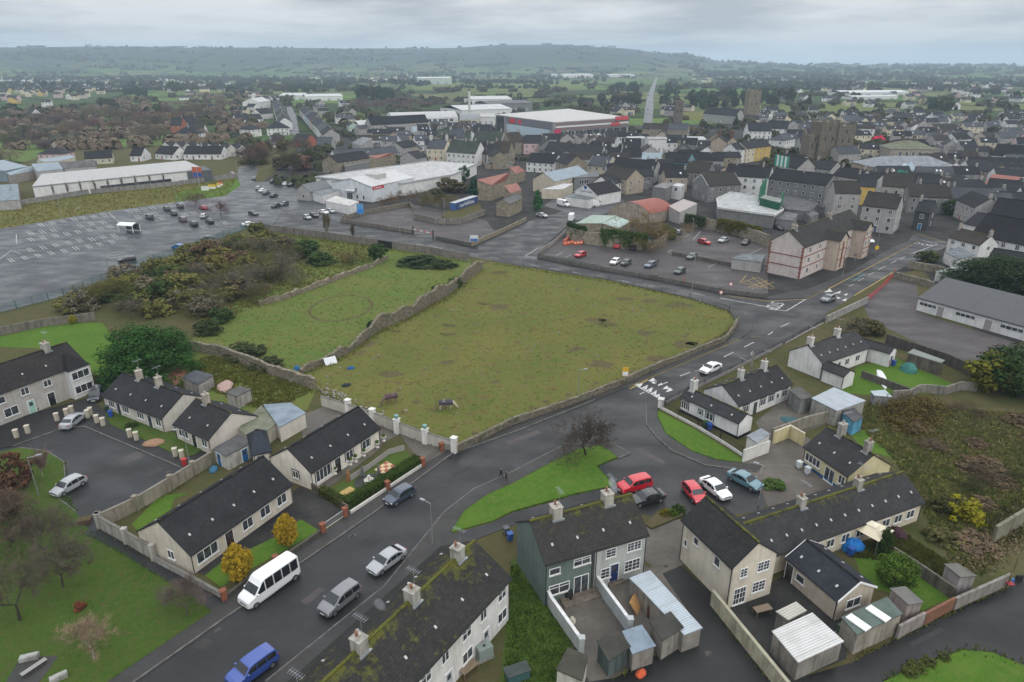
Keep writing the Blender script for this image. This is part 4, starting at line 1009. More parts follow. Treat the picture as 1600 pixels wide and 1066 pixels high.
add_win(tt,(x0 +1.7,-1.006,3.2),0,2.8,1.3,'s3',0);add_win(tt,(x0 +1.7,-1.006,.8),0,2.8,1.3,'s3',0)
# old people's bungalows beside the turning area
bld('pair of low pale bungalows with two cream chimneys by the cream gate piers',(157,618),(252,655),(285,615),2.5,30,name='bungalow',cat='bungalow',wall=(.55,.52,.47),roof=(.044,.045,.048),moss=.15,lod=0,vents=4,doorcol=(.05,.06,.08),
 wins=[('f',.14,.9,1.6,1.2,'s3'),('f',.26,.05,.9,2.0,'d1'),('f',.38,.9,1.7,1.2,'s3'),('f',.63,.9,1.7,1.2,'s3'),('f',.78,.05,.9,2.0,'d1'),('f',.92,.9,1.2,1.2,'s2')],chim=[(.30,.75,.8,1.3,1),(.62,.75,.8,1.3,1)],cwall=(.50,.46,.40))
bld('low pale bungalow with mossy patch on its roof beside the shed with the blue door',(269,663),(325,688),(357,643),2.5,30,name='bungalow',cat='bungalow',wall=(.58,.54,.48),roof=(.046,.046,.048),moss=.45,lod=0,vents=2,
 wins=[('f',.24,.9,2.2,1.25,'s3'),('f',.55,.05,.9,2.0,'d1',(.02,.02,.02)),('f',.84,.9,1.2,1.2,'s2')],chim=[(.32,.75,.8,1.3,1)],cwall=(.50,.46,.40))
shed('small pale flat-roofed shed with a bright blue door',[(332,701,2.3),(371,679,2.3),(396,690,2.3),(353,713,2.3)],wall=(.50,.49,.46),roof=(.075,.075,.078),lod=0,wins=[(3,.35,.02,.9,1.95,'d1',(.02,.13,.33)),(2,.35,.02,.9,1.95,'d1',(.02,.13,.33)),(0,.65,.02,.9,1.95,'d1',(.02,.13,.33))])
shed('dark-roofed concrete garden shed behind the pair of low bungalows',[(284,589,2.2),(305,578,2.2),(334,586,2.2),(309,601,2.2)],wall=(.34,.32,.30),roof=(.06,.065,.075))
shed('narrow-doored concrete shed by the rough back garden',[(352,613,2.2),(375,603,2.2),(393,608,2.2),(370,620,2.2)],wall=(.40,.38,.35),roof=(.08,.078,.072))
# white L-shaped cottage on the bend
bld('white L-shaped cottage wing with black plinth behind black railings on the bend',(1062,619),(1155,662),(1172,648),2.7,30,name='cottage',wall=(.72,.72,.71),roof=(.065,.066,.068),moss=.4,lod=0,vents=3,plinth=(.02,.02,.022),sur=(.03,.03,.03),
 wins=[('f',.08,.8,1.3,1.3,'s3'),('l',.5,.8,2.2,1.3,'s4'),('f',.36,1.0,.6,.8,'s1'),('f',.52,.9,1.3,1.2,'s2')],chim=[(.10,.8,.9,1.5,2)],cwall=(.68,.68,.66))
bld('long dark-roofed cottage row running back from the white cottage on the bend',(1155,635),(1240,600),(1200,574),2.7,32,name='cottage',wall=(.70,.70,.69),roof=(.055,.055,.056),moss=.38,lod=0,vents=5,sur=(.03,.03,.03),
 wins=[('f',.15,.9,1.2,1.2,'s2'),('f',.32,.05,.9,2.0,'d1',(.05,.06,.06)),('f',.46,.9,1.2,1.2,'s2'),('f',.62,.9,1.2,1.2,'s2'),('f',.74,.05,.9,2.0,'d1',(.5,.5,.5)),('f',.88,.9,1.2,1.2,'s2')],chim=[(.32,.7,.8,1.3,2),(.75,.7,.8,1.3,2)],cwall=(.60,.60,.58))
bld('white gable-ended cottage with grey slate roof beside the school yard',(1286,569),(1360,543),(1345,512),2.9,34,name='cottage',wall=(.70,.69,.68),roof=(.080,.080,.078),moss=.3,lod=0,vents=6,
 wins=[('f',.20,.9,1.3,1.2,'s2'),('f',.38,.05,.9,2.0,'d1',(.3,.3,.3)),('f',.55,.9,1.2,1.2,'s2'),('f',.78,.9,1.3,1.2,'s2')],chim=[(.05,.8,.9,1.2,2),(.6,.8,.9,1.2,2)],cwall=(.62,.6,.57))
bld('small white rear extension with dark roof projecting from the gable-ended cottage',(1283,575),(1319,589),(1332,579),2.4,26,name='house_extension',wall=(.70,.69,.68),roof=(.06,.06,.06),moss=.2,lod=0)
gab('low white end wing of the gable-ended cottage facing its back lawn',(1391,553),(1403,546),2.7,7.5,28,name='house_extension',wall=(.70,.69,.68),roof=(.06,.06,.06),moss=.2,lod=0,wins=[('l',.4,.9,1.0,1.1,'s1')])
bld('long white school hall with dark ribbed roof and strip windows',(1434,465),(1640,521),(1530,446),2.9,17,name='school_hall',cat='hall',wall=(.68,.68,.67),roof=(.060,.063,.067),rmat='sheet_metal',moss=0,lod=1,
 wins=[('f',.20,.02,1.3,2.2,'d1',(.30,.28,.27)),('f',.58,.02,1.4,2.2,'d1',(.30,.28,.27)),('f',.09,1.35,3.6,.75,'s4'),('f',.40,1.35,3.9,.75,'s4'),('f',.75,1.35,4.2,.75,'s4')])
# outbuildings on the right
shed('pale grey sheet-roofed double shed with rusty panels behind the cottages',[(1268,622,2.9),(1303,605,2.9),(1353,626,2.7),(1308,642,2.7)],wall=(.38,.37,.34),roof=(.42,.47,.52),rmat='sheet_metal')
shed('grey block shed standing in the cottage yard',[(1232,609,2.5),(1250,603,2.5),(1271,620,2.5),(1252,625,2.5)],wall=(.25,.26,.25),roof=(.065,.062,.055))
shed('small pale blue-sided shed with dark felt roof beside the double shed',[(1316,642,2.3),(1335,637,2.3),(1350,652,2.3),(1334,660,2.3)],wall=(.12,.36,.55),roof=(.05,.05,.055))
shed('little galvanised-roof shelter at the edge of the brambles',[(1360,611,1.9),(1383,609,1.9),(1394,620,1.9),(1366,618,1.9)],wall=(.25,.25,.25),roof=(.45,.52,.55),rmat='sheet_metal')
shed('mossy corrugated lean-to against the school yard wall',[(1418,551,2.4),(1427,545,2.4),(1477,563,2.4),(1470,567,2.4)],wall=(.16,.14,.12),roof=(.20,.23,.20),rmat='sheet_metal',name='lean_to')
shed('grey flat-roofed lean-to in the white walled yard by the lawn',[(1166,681,2.2),(1189,669,2.2),(1204,678,2.2),(1183,692,2.2)],wall=(.66,.65,.62),roof=(.22,.24,.26),wmat='wall_render',name='lean_to')
shed('block shed with white corrugated roof beside the back lane',[(1206,986,2.5),(1269,957,2.5),(1319,1002,2.3),(1247,1035,2.3)],wall=(.30,.28,.25),roof=(.62,.62,.60),rmat='sheet_metal',uvrot=1)
shed('small corrugated clear-plastic roofed store behind the white corrugated shed',[(1212,955,2.1),(1244,940,2.1),(1261,954,2.0),(1232,969,2.0)],wall=(.26,.25,.22),roof=(.50,.48,.42),rmat='sheet_metal',uvrot=1)
ss =shed('green flat-roofed garage with two roof lights beside the back lane',[(1314,964,2.6),(1386,932,2.6),(1411,959,2.5),(1339,992,2.5)],wall=(.36,.33,.28),roof=(.085,.115,.10),name='garage',cat='garage')
c_ =sum((G(*q).xy for q in [(1314,964,2.6),(1386,932,2.6),(1411,959,2.5),(1339,992,2.5)]),Vector((0,0)))/4
for u,v in ((1341,973),(1372,959)):
 p =G(u,v,2.6);m =MB();m.box(-.45,.45,-1.0,1.0,0,.12);m.build('roof_light','frame_white',ss,loc=(p.x -c_.x,p.y -c_.y,2.56),rz=R(32))
shed('narrow pinkish block shed next to the green-roofed garage',[(1390,919,2.7),(1415,916,2.7),(1444,941,2.6),(1420,945,2.6)],wall=(.34,.29,.27),roof=(.13,.125,.115))
shed('tall grey block shed at the end of the brick garden wall',[(1475,881,2.7),(1497,880,2.7),(1527,900,2.6),(1501,902,2.6)],wall=(.32,.29,.29),roof=(.12,.115,.10))
shed('mossy pitched coal shed in the green house yard',[(932,1001,2.4),(968,985,2.4),(986,1010,2.3),(951,1034,2.0)],wall=(.10,.13,.125),roof=(.040,.038,.030))
shed('blue-grey sheet-roofed shed joined to the mossy coal shed',[(972,986,2.3),(1003,976,2.3),(1025,1009,2.2),(988,1022,2.2)],wall=(.30,.28,.25),roof=(.20,.25,.30))
shed('mossy-roofed block shed beside the long galvanised roof',[(1014,972,2.6),(1048,955,2.6),(1069,980,2.5),(1035,1001,2.5)],wall=(.30,.28,.25),roof=(.038,.036,.030))
shed('long galvanised lean-to roof over the side yard of the grey house',[(983,903,2.4),(1016,891,2.4),(1098,981,2.3),(1069,992,2.3),(1001,920,2.4)],wall=(.28,.26,.23),roof=(.46,.52,.57),rmat='sheet_metal',name='lean_to',cat='lean-to')
shed('white block shed with mossy black roof at the foot of the green house garden',[(868,1046,2.4),(888,1011,2.4),(920,1025,2.3),(910,1064,2.3)],wall=(.60,.58,.52),roof=(.045,.043,.030))
# ------------------------------------------------------------------ walls, fences, hedges
STONE =(.20,.185,.155)
wall('stone_wall','low mossy rubble wall curving round the big field beside the road',[(714,706),(800,664),(900,630),(975,600),(1022,578),(1132,534),(1146,518),(1151,505)],1.15,.5,'wall_stone',STONE,rag=.10,step=1.2)
wall('stone_wall','tall crumbling rubble wall dividing the two fields',[(470,584),(540,553),(590,517),(640,494),(680,471),(697,462),(730,438),(752,420)],2.4,.7,'wall_stone',(.21,.19,.155),rag=.28,step=1.0,hs=lambda t: 1.0+1.6*sm(0,.45,t)+.4*math.sin(t *23)+.3*math.sin(t *61))
wall('stone_wall','ivy-grown rubble wall behind the cottage gardens',[(300,548),(345,556),(437,590),(493,608)],2.0,.6,'wall_stone',(.25,.23,.19),rag=.18,step=1.2)
wall('stone_wall','broken low stone wall along the upper edge of the green field',[(405,478),(450,466),(520,440),(580,418),(605,405)],1.3,.6,'wall_stone',(.27,.24,.20),rag=.35,step=1.4)
wall('garden_wall','pale rendered wall with dark coping between the big field and the white bungalow drive',[(503,634),(560,652),(600,667),(650,687),(714,708)],1.7,.25,'wall_render',(.50,.47,.42),coping=(.16,.15,.14))
for k,p in enumerate([(545,646),(583,661),(621,677),(665,693),(710,707)]):
 q =G(*p);t =thing('gate_pier',['white pier by the sandy yard corner of the pale garden wall','white pier nearest the white bungalow gable','tall white pier with green urn, middle of the pale wall','tall white pier with green urn halfway along the drive','white pier at the road end of the pale garden wall'][k],'pier',(q.x,q.y,0),R(-25),'white piers of the pale garden wall')
 m =MB();m.box(-.36,.36,-.36,.36,0,2.3);m.build('pier_shaft','wall_render',t,(.70,.69,.66))
 m =MB();m.box(-.44,.44,-.44,.44,2.302,2.42);m.build('pier_cap','wall_render',t,(.64,.63,.6))
 if k in (2,3): m =MB();m.lathe([(.12,0),(.3,.15),(.34,.55),(.22,.62)],10,0,(0,0,2.422));m.build('urn','paint',t,(.16,.30,.30))
TAN =(.30,.27,.215)
wall('garden_wall','high tan block wall with piers between the turning area and the cream bungalow',[(337,722),(304,743),(269,765),(215,798),(157,825)],1.8,.25,'wall_block',TAN,coping=(.22,.20,.17),pillars=1)
wall('garden_wall','pale block wall beside the footpath at the cream bungalow gable',[(157,826),(199,850),(242,876)],1.8,.25,'wall_block',(.46,.44,.41),coping=(.17,.16,.14),pillars=1)
wall('garden_wall','low pale wall along the footpath up to the brick pier',[(243,878),(285,900),(350,936)],.65,.25,'wall_block',(.42,.40,.37),coping=(.2,.19,.17))
wall('garden_wall','low dark front wall below the golden shrubs',[(353,938),(400,900),(431,884)],.55,.25,'wall_block',(.10,.09,.075),coping=(.09,.085,.07))
wall('garden_wall','low dark front wall between two brick gate piers',[(434,882),(470,857),(504,833)],.55,.25,'wall_block',(.10,.09,.075),coping=(.09,.085,.07))
for k,p in enumerate([(351,938),(432,884),(505,833),(540,808),(606,766),(661,729),(690,705)]):
 q =G(*p);o =MB();o.box(-.26,.26,-.26,.26,0,1.15,0);o.box(-.31,.31,-.31,.31,1.152,1.24,0)
 t =thing('gate_pier','red brick gate pier ' +['at the footpath corner','below the second golden shrub','left of the cream bungalow gate','right of the cream bungalow gate','halfway along the clipped hedge','at the far end of the clipped hedge','left of the white bungalow drive'][k],'pier',(q.x,q.y,.1),R(40),'red brick gate piers along the road');o.build('pier_shaft','brick_red',t,(.26,.10,.06))
wall('garden_wall','low white front wall under the clipped hedge',[(548,804),(604,767)],.5,.22,'wall_render',(.58,.56,.52));wall('garden_wall','low white wall under the farther half of the clipped hedge',[(608,764),(659,730)],.5,.22,'wall_render',(.58,.56,.52))
wall('garden_wall','dark side wall between the two bungalow plots',[(455,745),(500,772),(545,801)],1.0,.22,'wall_block',(.14,.12,.10))
def hedge(label,px,w,h,col,dens=60,leaf=.10):
 pts =gp(px);c =sum(pts,Vector((0,0)))/len(pts);t =thing('hedge',label,'hedge',(c.x,c.y,0));loc =[p -c for p in pts]
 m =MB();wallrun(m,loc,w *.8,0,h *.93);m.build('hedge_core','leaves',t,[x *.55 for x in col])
 m =MB()
 for a,b in zip(loc,loc[1:]):
  ln =(b -a).length;d =(b -a).normalized();n =Vector((-d.y,d.x))
  for _ in range(int(ln *dens)):
   s =random.uniform(0,ln);f =random.random()
   if f < .4: y,z =random.uniform(-w /2,w /2),h +random.uniform(-.05,.06)
   else: y,z =(w /2+random.uniform(-.08,.04))*random.choice((1,-1)),random.uniform(.05,h)
   p =a +d *s +n *y;q =Vector((p.x,p.y,z))
   u =Vector((random.gauss(0,1),random.gauss(0,1),random.gauss(0,1))).normalized()*leaf;v =u.cross(Vector((random.gauss(0,1),random.gauss(0,1),random.gauss(0,1)))).normalized()*leaf *.8
   m.face([q -u,q -v,q +u,q +v])
 m.build('foliage','leaves',t,col)
 return t
hedge('clipped dark green hedge in front of the white bungalow garden',[(540,794),(603,757),(655,724)],1.7,1.25,(.035,.060,.012),150,.09)
hedge('clipped dark green side hedge at the garden corner of the white bungalow',[(503,772),(522,783),(540,793)],1.1,1.1,(.045,.058,.016),130,.09)
def railing(label,px,h,step,col,low=.0,name='railing',cat='railing',rails=(1.0,.35),pick=.14,wallcol=None,group=None,r=.014):
 pts =gp(px);c =sum(pts,Vector((0,0)))/len(pts);t =thing(name,label,cat,(c.x,c.y,0),0,group);loc =[p -c for p in pts]
 if low: m =MB();wallrun(m,loc,.22,0,low);m.build('wall_body','wall_render',t,wallcol or (.66,.65,.62))
 pk =MB()
 for a,b in zip(loc,loc[1:]):
  ln =(b -a).length;d =(b -a).normalized();n =max(1,int(ln /step))
  for k in range(n +1):
   p =a +d *(ln *k /n);m =MB();m.box(-.04,.04,-.04,.04,0,h +.06);m.build('post','paint',t,col,loc=(p.x,p.y,0))
  for rz in rails:
   m =MB();z =low +(h -low)*rz;m.tube((a.x,a.y,z),(b.x,b.y,z),.025,.025,5);m.build('rail','paint',t,col)
  if pick:
   s =pick
   while s < ln: p =a +d *s;pk.tube((p.x,p.y,low),(p.x,p.y,h),r,r,3,0,False);s += pick
 if pick: tag(pk.build('pickets','paint',t,col),kind='stuff')
 return t
railing('black spiked railing on a low white wall round the bend lawn',[(1031,638),(1090,669),(1125,690),(1160,713)],1.45,3.0,(.02,.02,.022),low=.4,rails=(.92,.1),pick=.22,r=.022)
q =G(1032,637);t =thing('gate_pier','white square pier at the road end of the black railing','pier',(q.x,q.y,0),R(-20));m =MB();m.box(-.4,.4,-.4,.4,0,1.5);m.build('pier_shaft','wall_render',t,(.66,.65,.62));m =MB();m.box(-.48,.48,-.48,.48,1.502,1.62);m.build('pier_cap','wall_render',t,(.6,.6,.57))
railing('dark metal rail fence along the north edge of the big field',[(1150,502),(1139,487),(1077,466),(950,439),(800,415),(770,410)],1.15,3.2,(.05,.05,.055),rails=(1,.66,.33),pick=0,name='fence',cat='fence')
railing('dark railing along the roadside wall of the cottages on the bend',[(1040,632),(1100,602),(1160,572),(1222,540)],1.2,3.0,(.03,.03,.032),low=.5,wallcol=(.22,.21,.2),rails=(1,.2),pick=.25,r=.02)
railing('dark railing on the pavement in front of the gable-ended cottage',[(1226,538),(1262,518),(1286,506)],1.2,3.0,(.03,.03,.032),low=.3,wallcol=(.30,.28,.26),rails=(1,.2),pick=.25,r=.02)
wall('yard_wall','white yard wall at the corner of the bend lawn',[(1160,722),(1200,707)],1.8,.25,'wall_render',(.68,.67,.64),coping=(.45,.44,.4));wall('yard_wall','pale yellow wall screening the courtyard',[(1207,694),(1232,684),(1254,697)],2.0,.25,'wall_render',(.64,.57,.34),coping=(.5,.46,.36))
wall('yard_wall','mossy grey wall running behind the yellow wall to the sheds',[(1205,688),(1260,668),(1312,655)],1.9,.3,'wall_block',(.26,.24,.20))
wall('yard_wall','white-capped wall on the left of the green house yard',[(853,938),(862,956),(908,1022)],1.7,.25,'wall_render',(.42,.44,.43),coping=(.72,.72,.72),pillars=2)
wall('yard_wall','white-capped wall between the two back yards',[(928,913),(941,932),(983,990)],1.6,.25,'wall_render',(.44,.47,.48),coping=(.72,.72,.72),pillars=2)
wall('lane_wall','long cream block wall along the back lane',[(1111,945),(1199,1056),(1250,1120)],1.8,.25,'wall_block',(.50,.46,.34),coping=(.36,.34,.25))
wall('lane_wall','grey lane wall between the garage and the brick panel',[(1400,998),(1440,977)],1.6,.25,'wall_block',(.30,.27,.25));wall('lane_wall','orange-brown brick garden wall beside the lane',[(1441,977),(1487,952)],1.5,.25,'brick_red',(.22,.11,.07));wall('lane_wall','weathered grey wall at the far end of the lane',[(1488,953),(1530,934),(1574,914)],1.5,.28,'wall_block',(.27,.25,.23))
wall('garden_wall','dark mossy wall between the round bush and the overgrown plot',[(1392,872),(1440,903),(1490,938)],1.5,.25,'wall_block',(.17,.15,.13))
wall('garden_wall','tall mossy wall at the corner of the waste ground',[(1549,850),(1600,818),(1700,765)],2.4,.35,'wall_block',(.24,.23,.17))
wall('school_wall','grey block wall of the school yard beside the road',[(1290,505),(1355,474)],1.6,.25,'wall_block',(.33,.32,.31));wall('school_wall','old stone wall inside the school gate',[(1395,434),(1425,441),(1458,451)],1.6,.4,'wall_stone',(.26,.24,.21),rag=.08,step=1.5);wall('school_wall','stone wall under the white cottage by the stop line',[(1417,419),(1460,426),(1500,438)],2.0,.4,'wall_stone',(.28,.26,.22),rag=.08,step=1.5)
wall('school_wall','dark wall between the school yard and the cottage lawns',[(1383,537),(1430,553),(1480,570),(1525,592)],2.0,.3,'wall_block',(.10,.09,.085));wall('garden_wall','dark wall dividing the cottage back lawns',[(1345,590),(1420,618)],1.3,.25,'wall_block',(.14,.13,.12));wall('garden_wall','stepped block wall between the lawns and the brambles',[(1392,624),(1420,622),(1435,614),(1452,614),(1475,617),(1500,609),(1525,612)],1.5,.25,'wall_block',(.25,.235,.21))
for k,(p,q_) in enumerate([((1355,472),(1376,453)),((1377,452),(1396,432))]):
 A_,B_ =G(*p),G(*q_);t =thing('gate',['red tubular school gate leaf nearer the camera','red tubular school gate leaf by the stone wall'][k],'gate',(A_.x,A_.y,0),math.atan2(B_.y -A_.y,B_.x -A_.x));ln =(B_ -A_).length
 m =MB();[m.tube((0,0,z),(ln,0,z),.04,.04,5) for z in (.2,.75,1.3)];m.build('gate_rails','paint',t,(.42,.02,.03));m =MB();s =.3
 while s < ln: m.tube((s,0,.2),(s,0,1.3),.016,.016,4);s += .45
 m.build('gate_bars','paint',t,(.42,.02,.03));m =MB();x_ =0 if k == 0 else ln;m.box(x_ -.14,x_ +.14,-.14,.14,0,1.8);m.build('gate_post','paint',t,(.35,.02,.03))
wall('field_wall','tall grey block wall between the west road and the scrub',[(425,362),(500,372),(590,385)],2.2,.3,'wall_block',(.22,.20,.18));wall('field_wall','tall grey block wall right of the black gate',[(614,389),(670,397),(732,408)],2.2,.3,'wall_block',(.23,.21,.19))
wall('field_gate','solid black sheet gate in the tall grey wall',[(591,386),(613,389)],2.1,.08,'paint',(.012,.012,.014),cat='gate')
wall('yard_wall','low block wall on the road side of the empty tarmac yard',[(532,347),(590,356),(645,365)],1.2,.25,'wall_block',(.21,.19,.17));wall('yard_wall','low wall right of the red and white barrier',[(681,374),(736,385)],1.1,.25,'wall_block',(.15,.145,.14));wall('yard_wall','stone wall between the empty yard and the side street',[(737,385),(775,368),(822,346)],1.3,.35,'wall_stone',(.32,.29,.24),rag=.06,step=1.5);wall('yard_wall','low wall at the mouth of the side street',[(842,397),(868,380),(886,363)],1.2,.25,'wall_block',(.30,.28,.26))
wall('compound_wall','grey wall in front of the blue shipping container',[(646,342),(680,350),(720,350),(757,336)],2.0,.25,'wall_block',(.24,.22,.20));wall('yard_wall','long stone wall behind the empty tarmac yard',[(535,345),(575,334),(640,322),(646,330)],1.6,.4,'wall_stone',(.24,.22,.19),rag=.08,step=1.6)
wall('car_park_wall','long low dark wall between the public car park and the road',[(841,403),(925,420),(1025,437),(1125,457),(1197,466)],1.0,.3,'wall_block',(.17,.16,.15),pillars=1);wall('car_park_wall','low dark wall inside the public car park',[(1050,399),(1090,406),(1150,418)],1.0,.3,'wall_block',(.14,.13,.12));wall('car_park_wall','old stone wall above the blue parking sign',[(1015,390),(1035,379),(1056,366)],2.0,.4,'wall_stone',(.33,.30,.25),rag=.08,step=1.4)
wall('car_park_wall','high rubble wall with ivy at the back of the public car park',[(1068,352),(1110,360),(1152,368),(1200,386)],3.6,.5,'wall_stone',(.31,.28,.24),rag=.15,step=1.6)
wall('store_wall','long grey wall in front of the long white discount store',[(-150,362),(0,326),(140,303),(270,291),(372,277)],1.9,.3,'wall_block',(.29,.28,.27))
railing('green mesh fence along the large wet car park',[(-80,512),(0,490),(100,464),(225,415),(287,394),(387,358)],2.0,3.0,(.03,.12,.11),rails=(1,.5,.05),pick=.18,name='mesh_fence',cat='fence',r=.022)
wall('garden_wall','mossy block wall behind the far lawn at the left edge',[(-100,545),(0,524),(60,512),(150,500)],1.7,.3,'wall_block',(.20,.185,.16));wall('garden_wall','reddish brown fence wall beside the dark parked car',[(130,600),(168,595),(178,601)],1.3,.15,'brick_red',(.16,.06,.04))
# cream gate piers round the turning area
LB =['first from the left edge','second from the left edge','standing alone opposite the bench','behind the silver saloon, left one','behind the silver saloon, right one','beside the silver saloon bonnet','against the bungalow fence','left one on the kerb by the silver saloon','right one on the kerb by the silver saloon','left of the pair by the rubble heap','right of the pair by the rubble heap','left of the pair by the red bin','right of the pair by the red bin']
for k,(x,y) in enumerate([(107,605),(178,578),(360,500),(422,472),(453,455),(552,480),(570,465),(610,512),(648,530),(815,602),(856,620),(1098,722),(1140,735)]):
 q =G(x /4,533+y /4);t =thing('gate_pier','cream square gate pier ' +LB[k],'pier',(q.x,q.y,.1),R(20),'cream gate piers round the turning area')
 m =MB();m.box(-.27,.27,-.27,.27,0,1.15);m.build('pier_shaft','wall_render',t,(.46,.42,.34));m =MB();m.box(-.32,.32,-.32,.32,1.152,1.24);m.build('pier_cap','wall_render',t,(.5,.46,.38))

# ------------------------------------------------------------------ small things near the houses
def bin_(label,at,col,rz=.4):
 p =G(*at);t =thing('wheelie_bin',label,'bin',(p.x,p.y,.03),rz,'wheelie bins')
 m =MB();b0,b1 =.24,.30
 v =[(-b0,-b0,.1),(b0,-b0,.1),(b0,b0,.1),(-b0,b0,.1),(-b1,-b1,1.0),(b1,-b1,1.0),(b1,b1,1.0),(-b1,b1,1.0)]
 for f in ((0,1,5,4),(1,2,6,5),(2,3,7,6),(3,0,4,7),(3,2,1,0)): m.face([v[i] for i in f])
 m.build('bin_body','paint',t,col);m =MB();m.box(-.33,.33,-.36,.33,1.002,1.08);m.build('lid','paint',t,[c *.85 for c in col])
 for s in (-1,1): m =MB();m.tube((s *.2,.28,.1),(s *.26,.28,.1),.1,.1,8);m.build('wheel','rubber',t)
for lab,at,col in [('blue wheelie bin in front of the pair of low bungalows',(174,652),(.02,.07,.33)),('dark wheelie bin beside the blue one at the low bungalows',(168,645),(.03,.05,.04)),('red fuel bin by the lamp post at the turning area',(289,728),(.42,.03,.03)),('blue wheelie bin behind the black railing on the bend',(1108,672),(.02,.08,.35)),('green wheelie bin next to the blue one behind the railing',(1102,668),(.04,.10,.05)),
                     ('grey-lidded wheelie bin at the corner of the foreground terrace',(791,836),(.10,.11,.12)),('blue wheelie bin at the corner of the foreground terrace',(797,845),(.03,.10,.35)),('blue wheelie bin under the cream cottage canopy',(1328,868),(.02,.09,.38)),('blue wheelie bin by the cottage lawn',(1395,572),(.02,.07,.30)),('red wheelie bin beside the blue one at the cottage lawn',(1386,572),(.20,.03,.04)),('white wheelie bin in the courtyard of the blue-plinth cottage',(1248,732),(.6,.62,.62)),('second white bin in the courtyard, nearer the road',(1261,741),(.55,.58,.6))]: bin_(lab,at,col)
def bench(label,a_,b_,legs=3,col=(.30,.29,.27)):
 A_,B_ =G(*a_),G(*b_);ln =(B_ -A_).length;t =thing('bench',label,'bench',(A_.x,A_.y,.03),math.atan2(B_.y -A_.y,B_.x -A_.x))
 for k in range(2): m =MB();m.box(0,ln,-.22+k *.24,-.02+k *.24,.42,.47);m.build('seat_plank','paint',t,col)
 for k in range(legs): x =.2+(ln -.4)*k /(legs -1);m =MB();m.box(x -.06,x +.06,-.2,.2,0,.418);m.build('leg','wall_block',t,(.12,.115,.11))
mb =MB();mb.prism([tuple(p) for p in gp([(10,1066),(33,1029),(92,1026),(68,1060),(45,1085)])],0,.11);tag(mb.build('paved_area','pavement'),kind='structure')
bench('long narrow bench on the paved patch of the park',(35,1061),(74,1035));bench('dark bench outside the pebble-dashed terrace',(50,645),(62,641),2,(.05,.045,.04))
for k,(u,v,s) in enumerate([(47,1031,1.0),(93,1062,.9)]):
 p =G(u,v);m =MB();m.box(-.75*s,.75*s,-.3,.3,0,.4);m.box(-.7*s,.7*s,-.25,.25,.402,.46);tag(m.build('stone_block','wall_block',None,(.40,.40,.38),loc=(p.x,p.y,.1),rz=R(18+20*k)),['pale stone block on the paved patch of the park','pale stone block at the grass edge below the paved patch'][k],'stone')
p =G(133,817);t =thing('planter','small brown brick planter at the top of the footpath','planter',(p.x,p.y,.08),R(20));m =MB();m.box(-.7,.7,-.5,.5,0,.5);m.build('planter_box','brick_red',t,(.13,.09,.06));m =MB();m.box(-.6,.6,-.4,.4,.45,.53);m.build('earth','soil',t)
# white bungalow's garden
def slab_at(label,px,z,material,col=None,name='patio'):
 pts =gp(px);c =sum(pts,Vector((0,0)))/len(pts);m =MB();a_ =(pts[1]-pts[0]);ang_ =math.atan2(a_.y,a_.x)
 loc =[Matrix.Rotation(-ang_,2) @ (p -c) for p in pts];m.prism([tuple(p) for p in loc],0,z);return tag(m.build(name,material,None,col,loc=(c.x,c.y,.07),rz=ang_),label,'patio')
slab_at('red and cream chequered patio in the bungalow garden',[(585,735),(604,722),(622,731),(603,745)],.06,'paving_checks');slab_at('plain sandy yellow patio in the bungalow garden',[(530,771),(547,761),(564,771),(546,784)],.06,'wall_block',(.50,.36,.14))
p =G(577,754);t =thing('fountain','round stone fountain between the two patios','fountain',(p.x,p.y,.07));m =MB();m.lathe([(1.9,0),(1.9,.03)],20);m.build('paved_ring','pavement',t);m =MB();m.lathe([(.6,.03),(.65,.35),(.5,.35),(.45,.2)],14);m.build('basin','wall_render',t,(.6,.58,.52));m =MB();m.lathe([(.12,.2),(.08,.8),(.25,.9),(.1,1.05)],8);m.build('spout','wall_render',t,(.5,.48,.44))
UL =['by the big window of the white bungalow','left of the bungalow porch','right of the bungalow porch','under the middle window of the white bungalow','at the far corner of the white bungalow','by the white pier end of the drive']
for k,(u,v) in enumerate([(524,741),(548,727),(556,722),(569,713),(590,700),(600,690)]):
 p =G(u,v);t =thing('garden_urn','white garden urn ' +UL[k],'urn',(p.x,p.y,.05),0,'white urns along the bungalow');m =MB();m.lathe([(.24,0),(.24,.1),(.1,.2),(.12,.35),(.34,.65),(.36,.8),(.28,.8)],10);m.build('urn_body','wall_render',t,(.68,.66,.62));m =MB();m.lathe([(.26,.78),(.3,1.0),(.1,1.2)],7);m.build('plant','leaves',t,(.05,.08,.02))
for k,(u,v) in enumerate([(567,745),(592,743),(545,752)]):
 p =G(u,v);t =thing('garden_statue',['grey garden statue left of the fountain','grey garden statue right of the fountain','orange-brown garden statue near the sandy patio'][k],'statue',(p.x,p.y,.07));cc =(.16,.16,.155) if k < 2 else (.35,.16,.07)
 m =MB();m.box(-.25,.25,-.25,.25,0,.35);m.build('pedestal','wall_block',t,cc);m =MB();m.lathe([(.2,.35),(.22,.6),(.14,.95),(.2,1.15),(.08,1.3),(.12,1.42),(.10,1.55),(.03,1.6)],9);m.build('figure','wall_block',t,cc)
wall('picket_fence','low wire fence between the lawn and the bungalow drive',[(632,704),(608,711),(575,735),(548,752)],.9,.04,'paint',(.28,.27,.25),cat='fence')
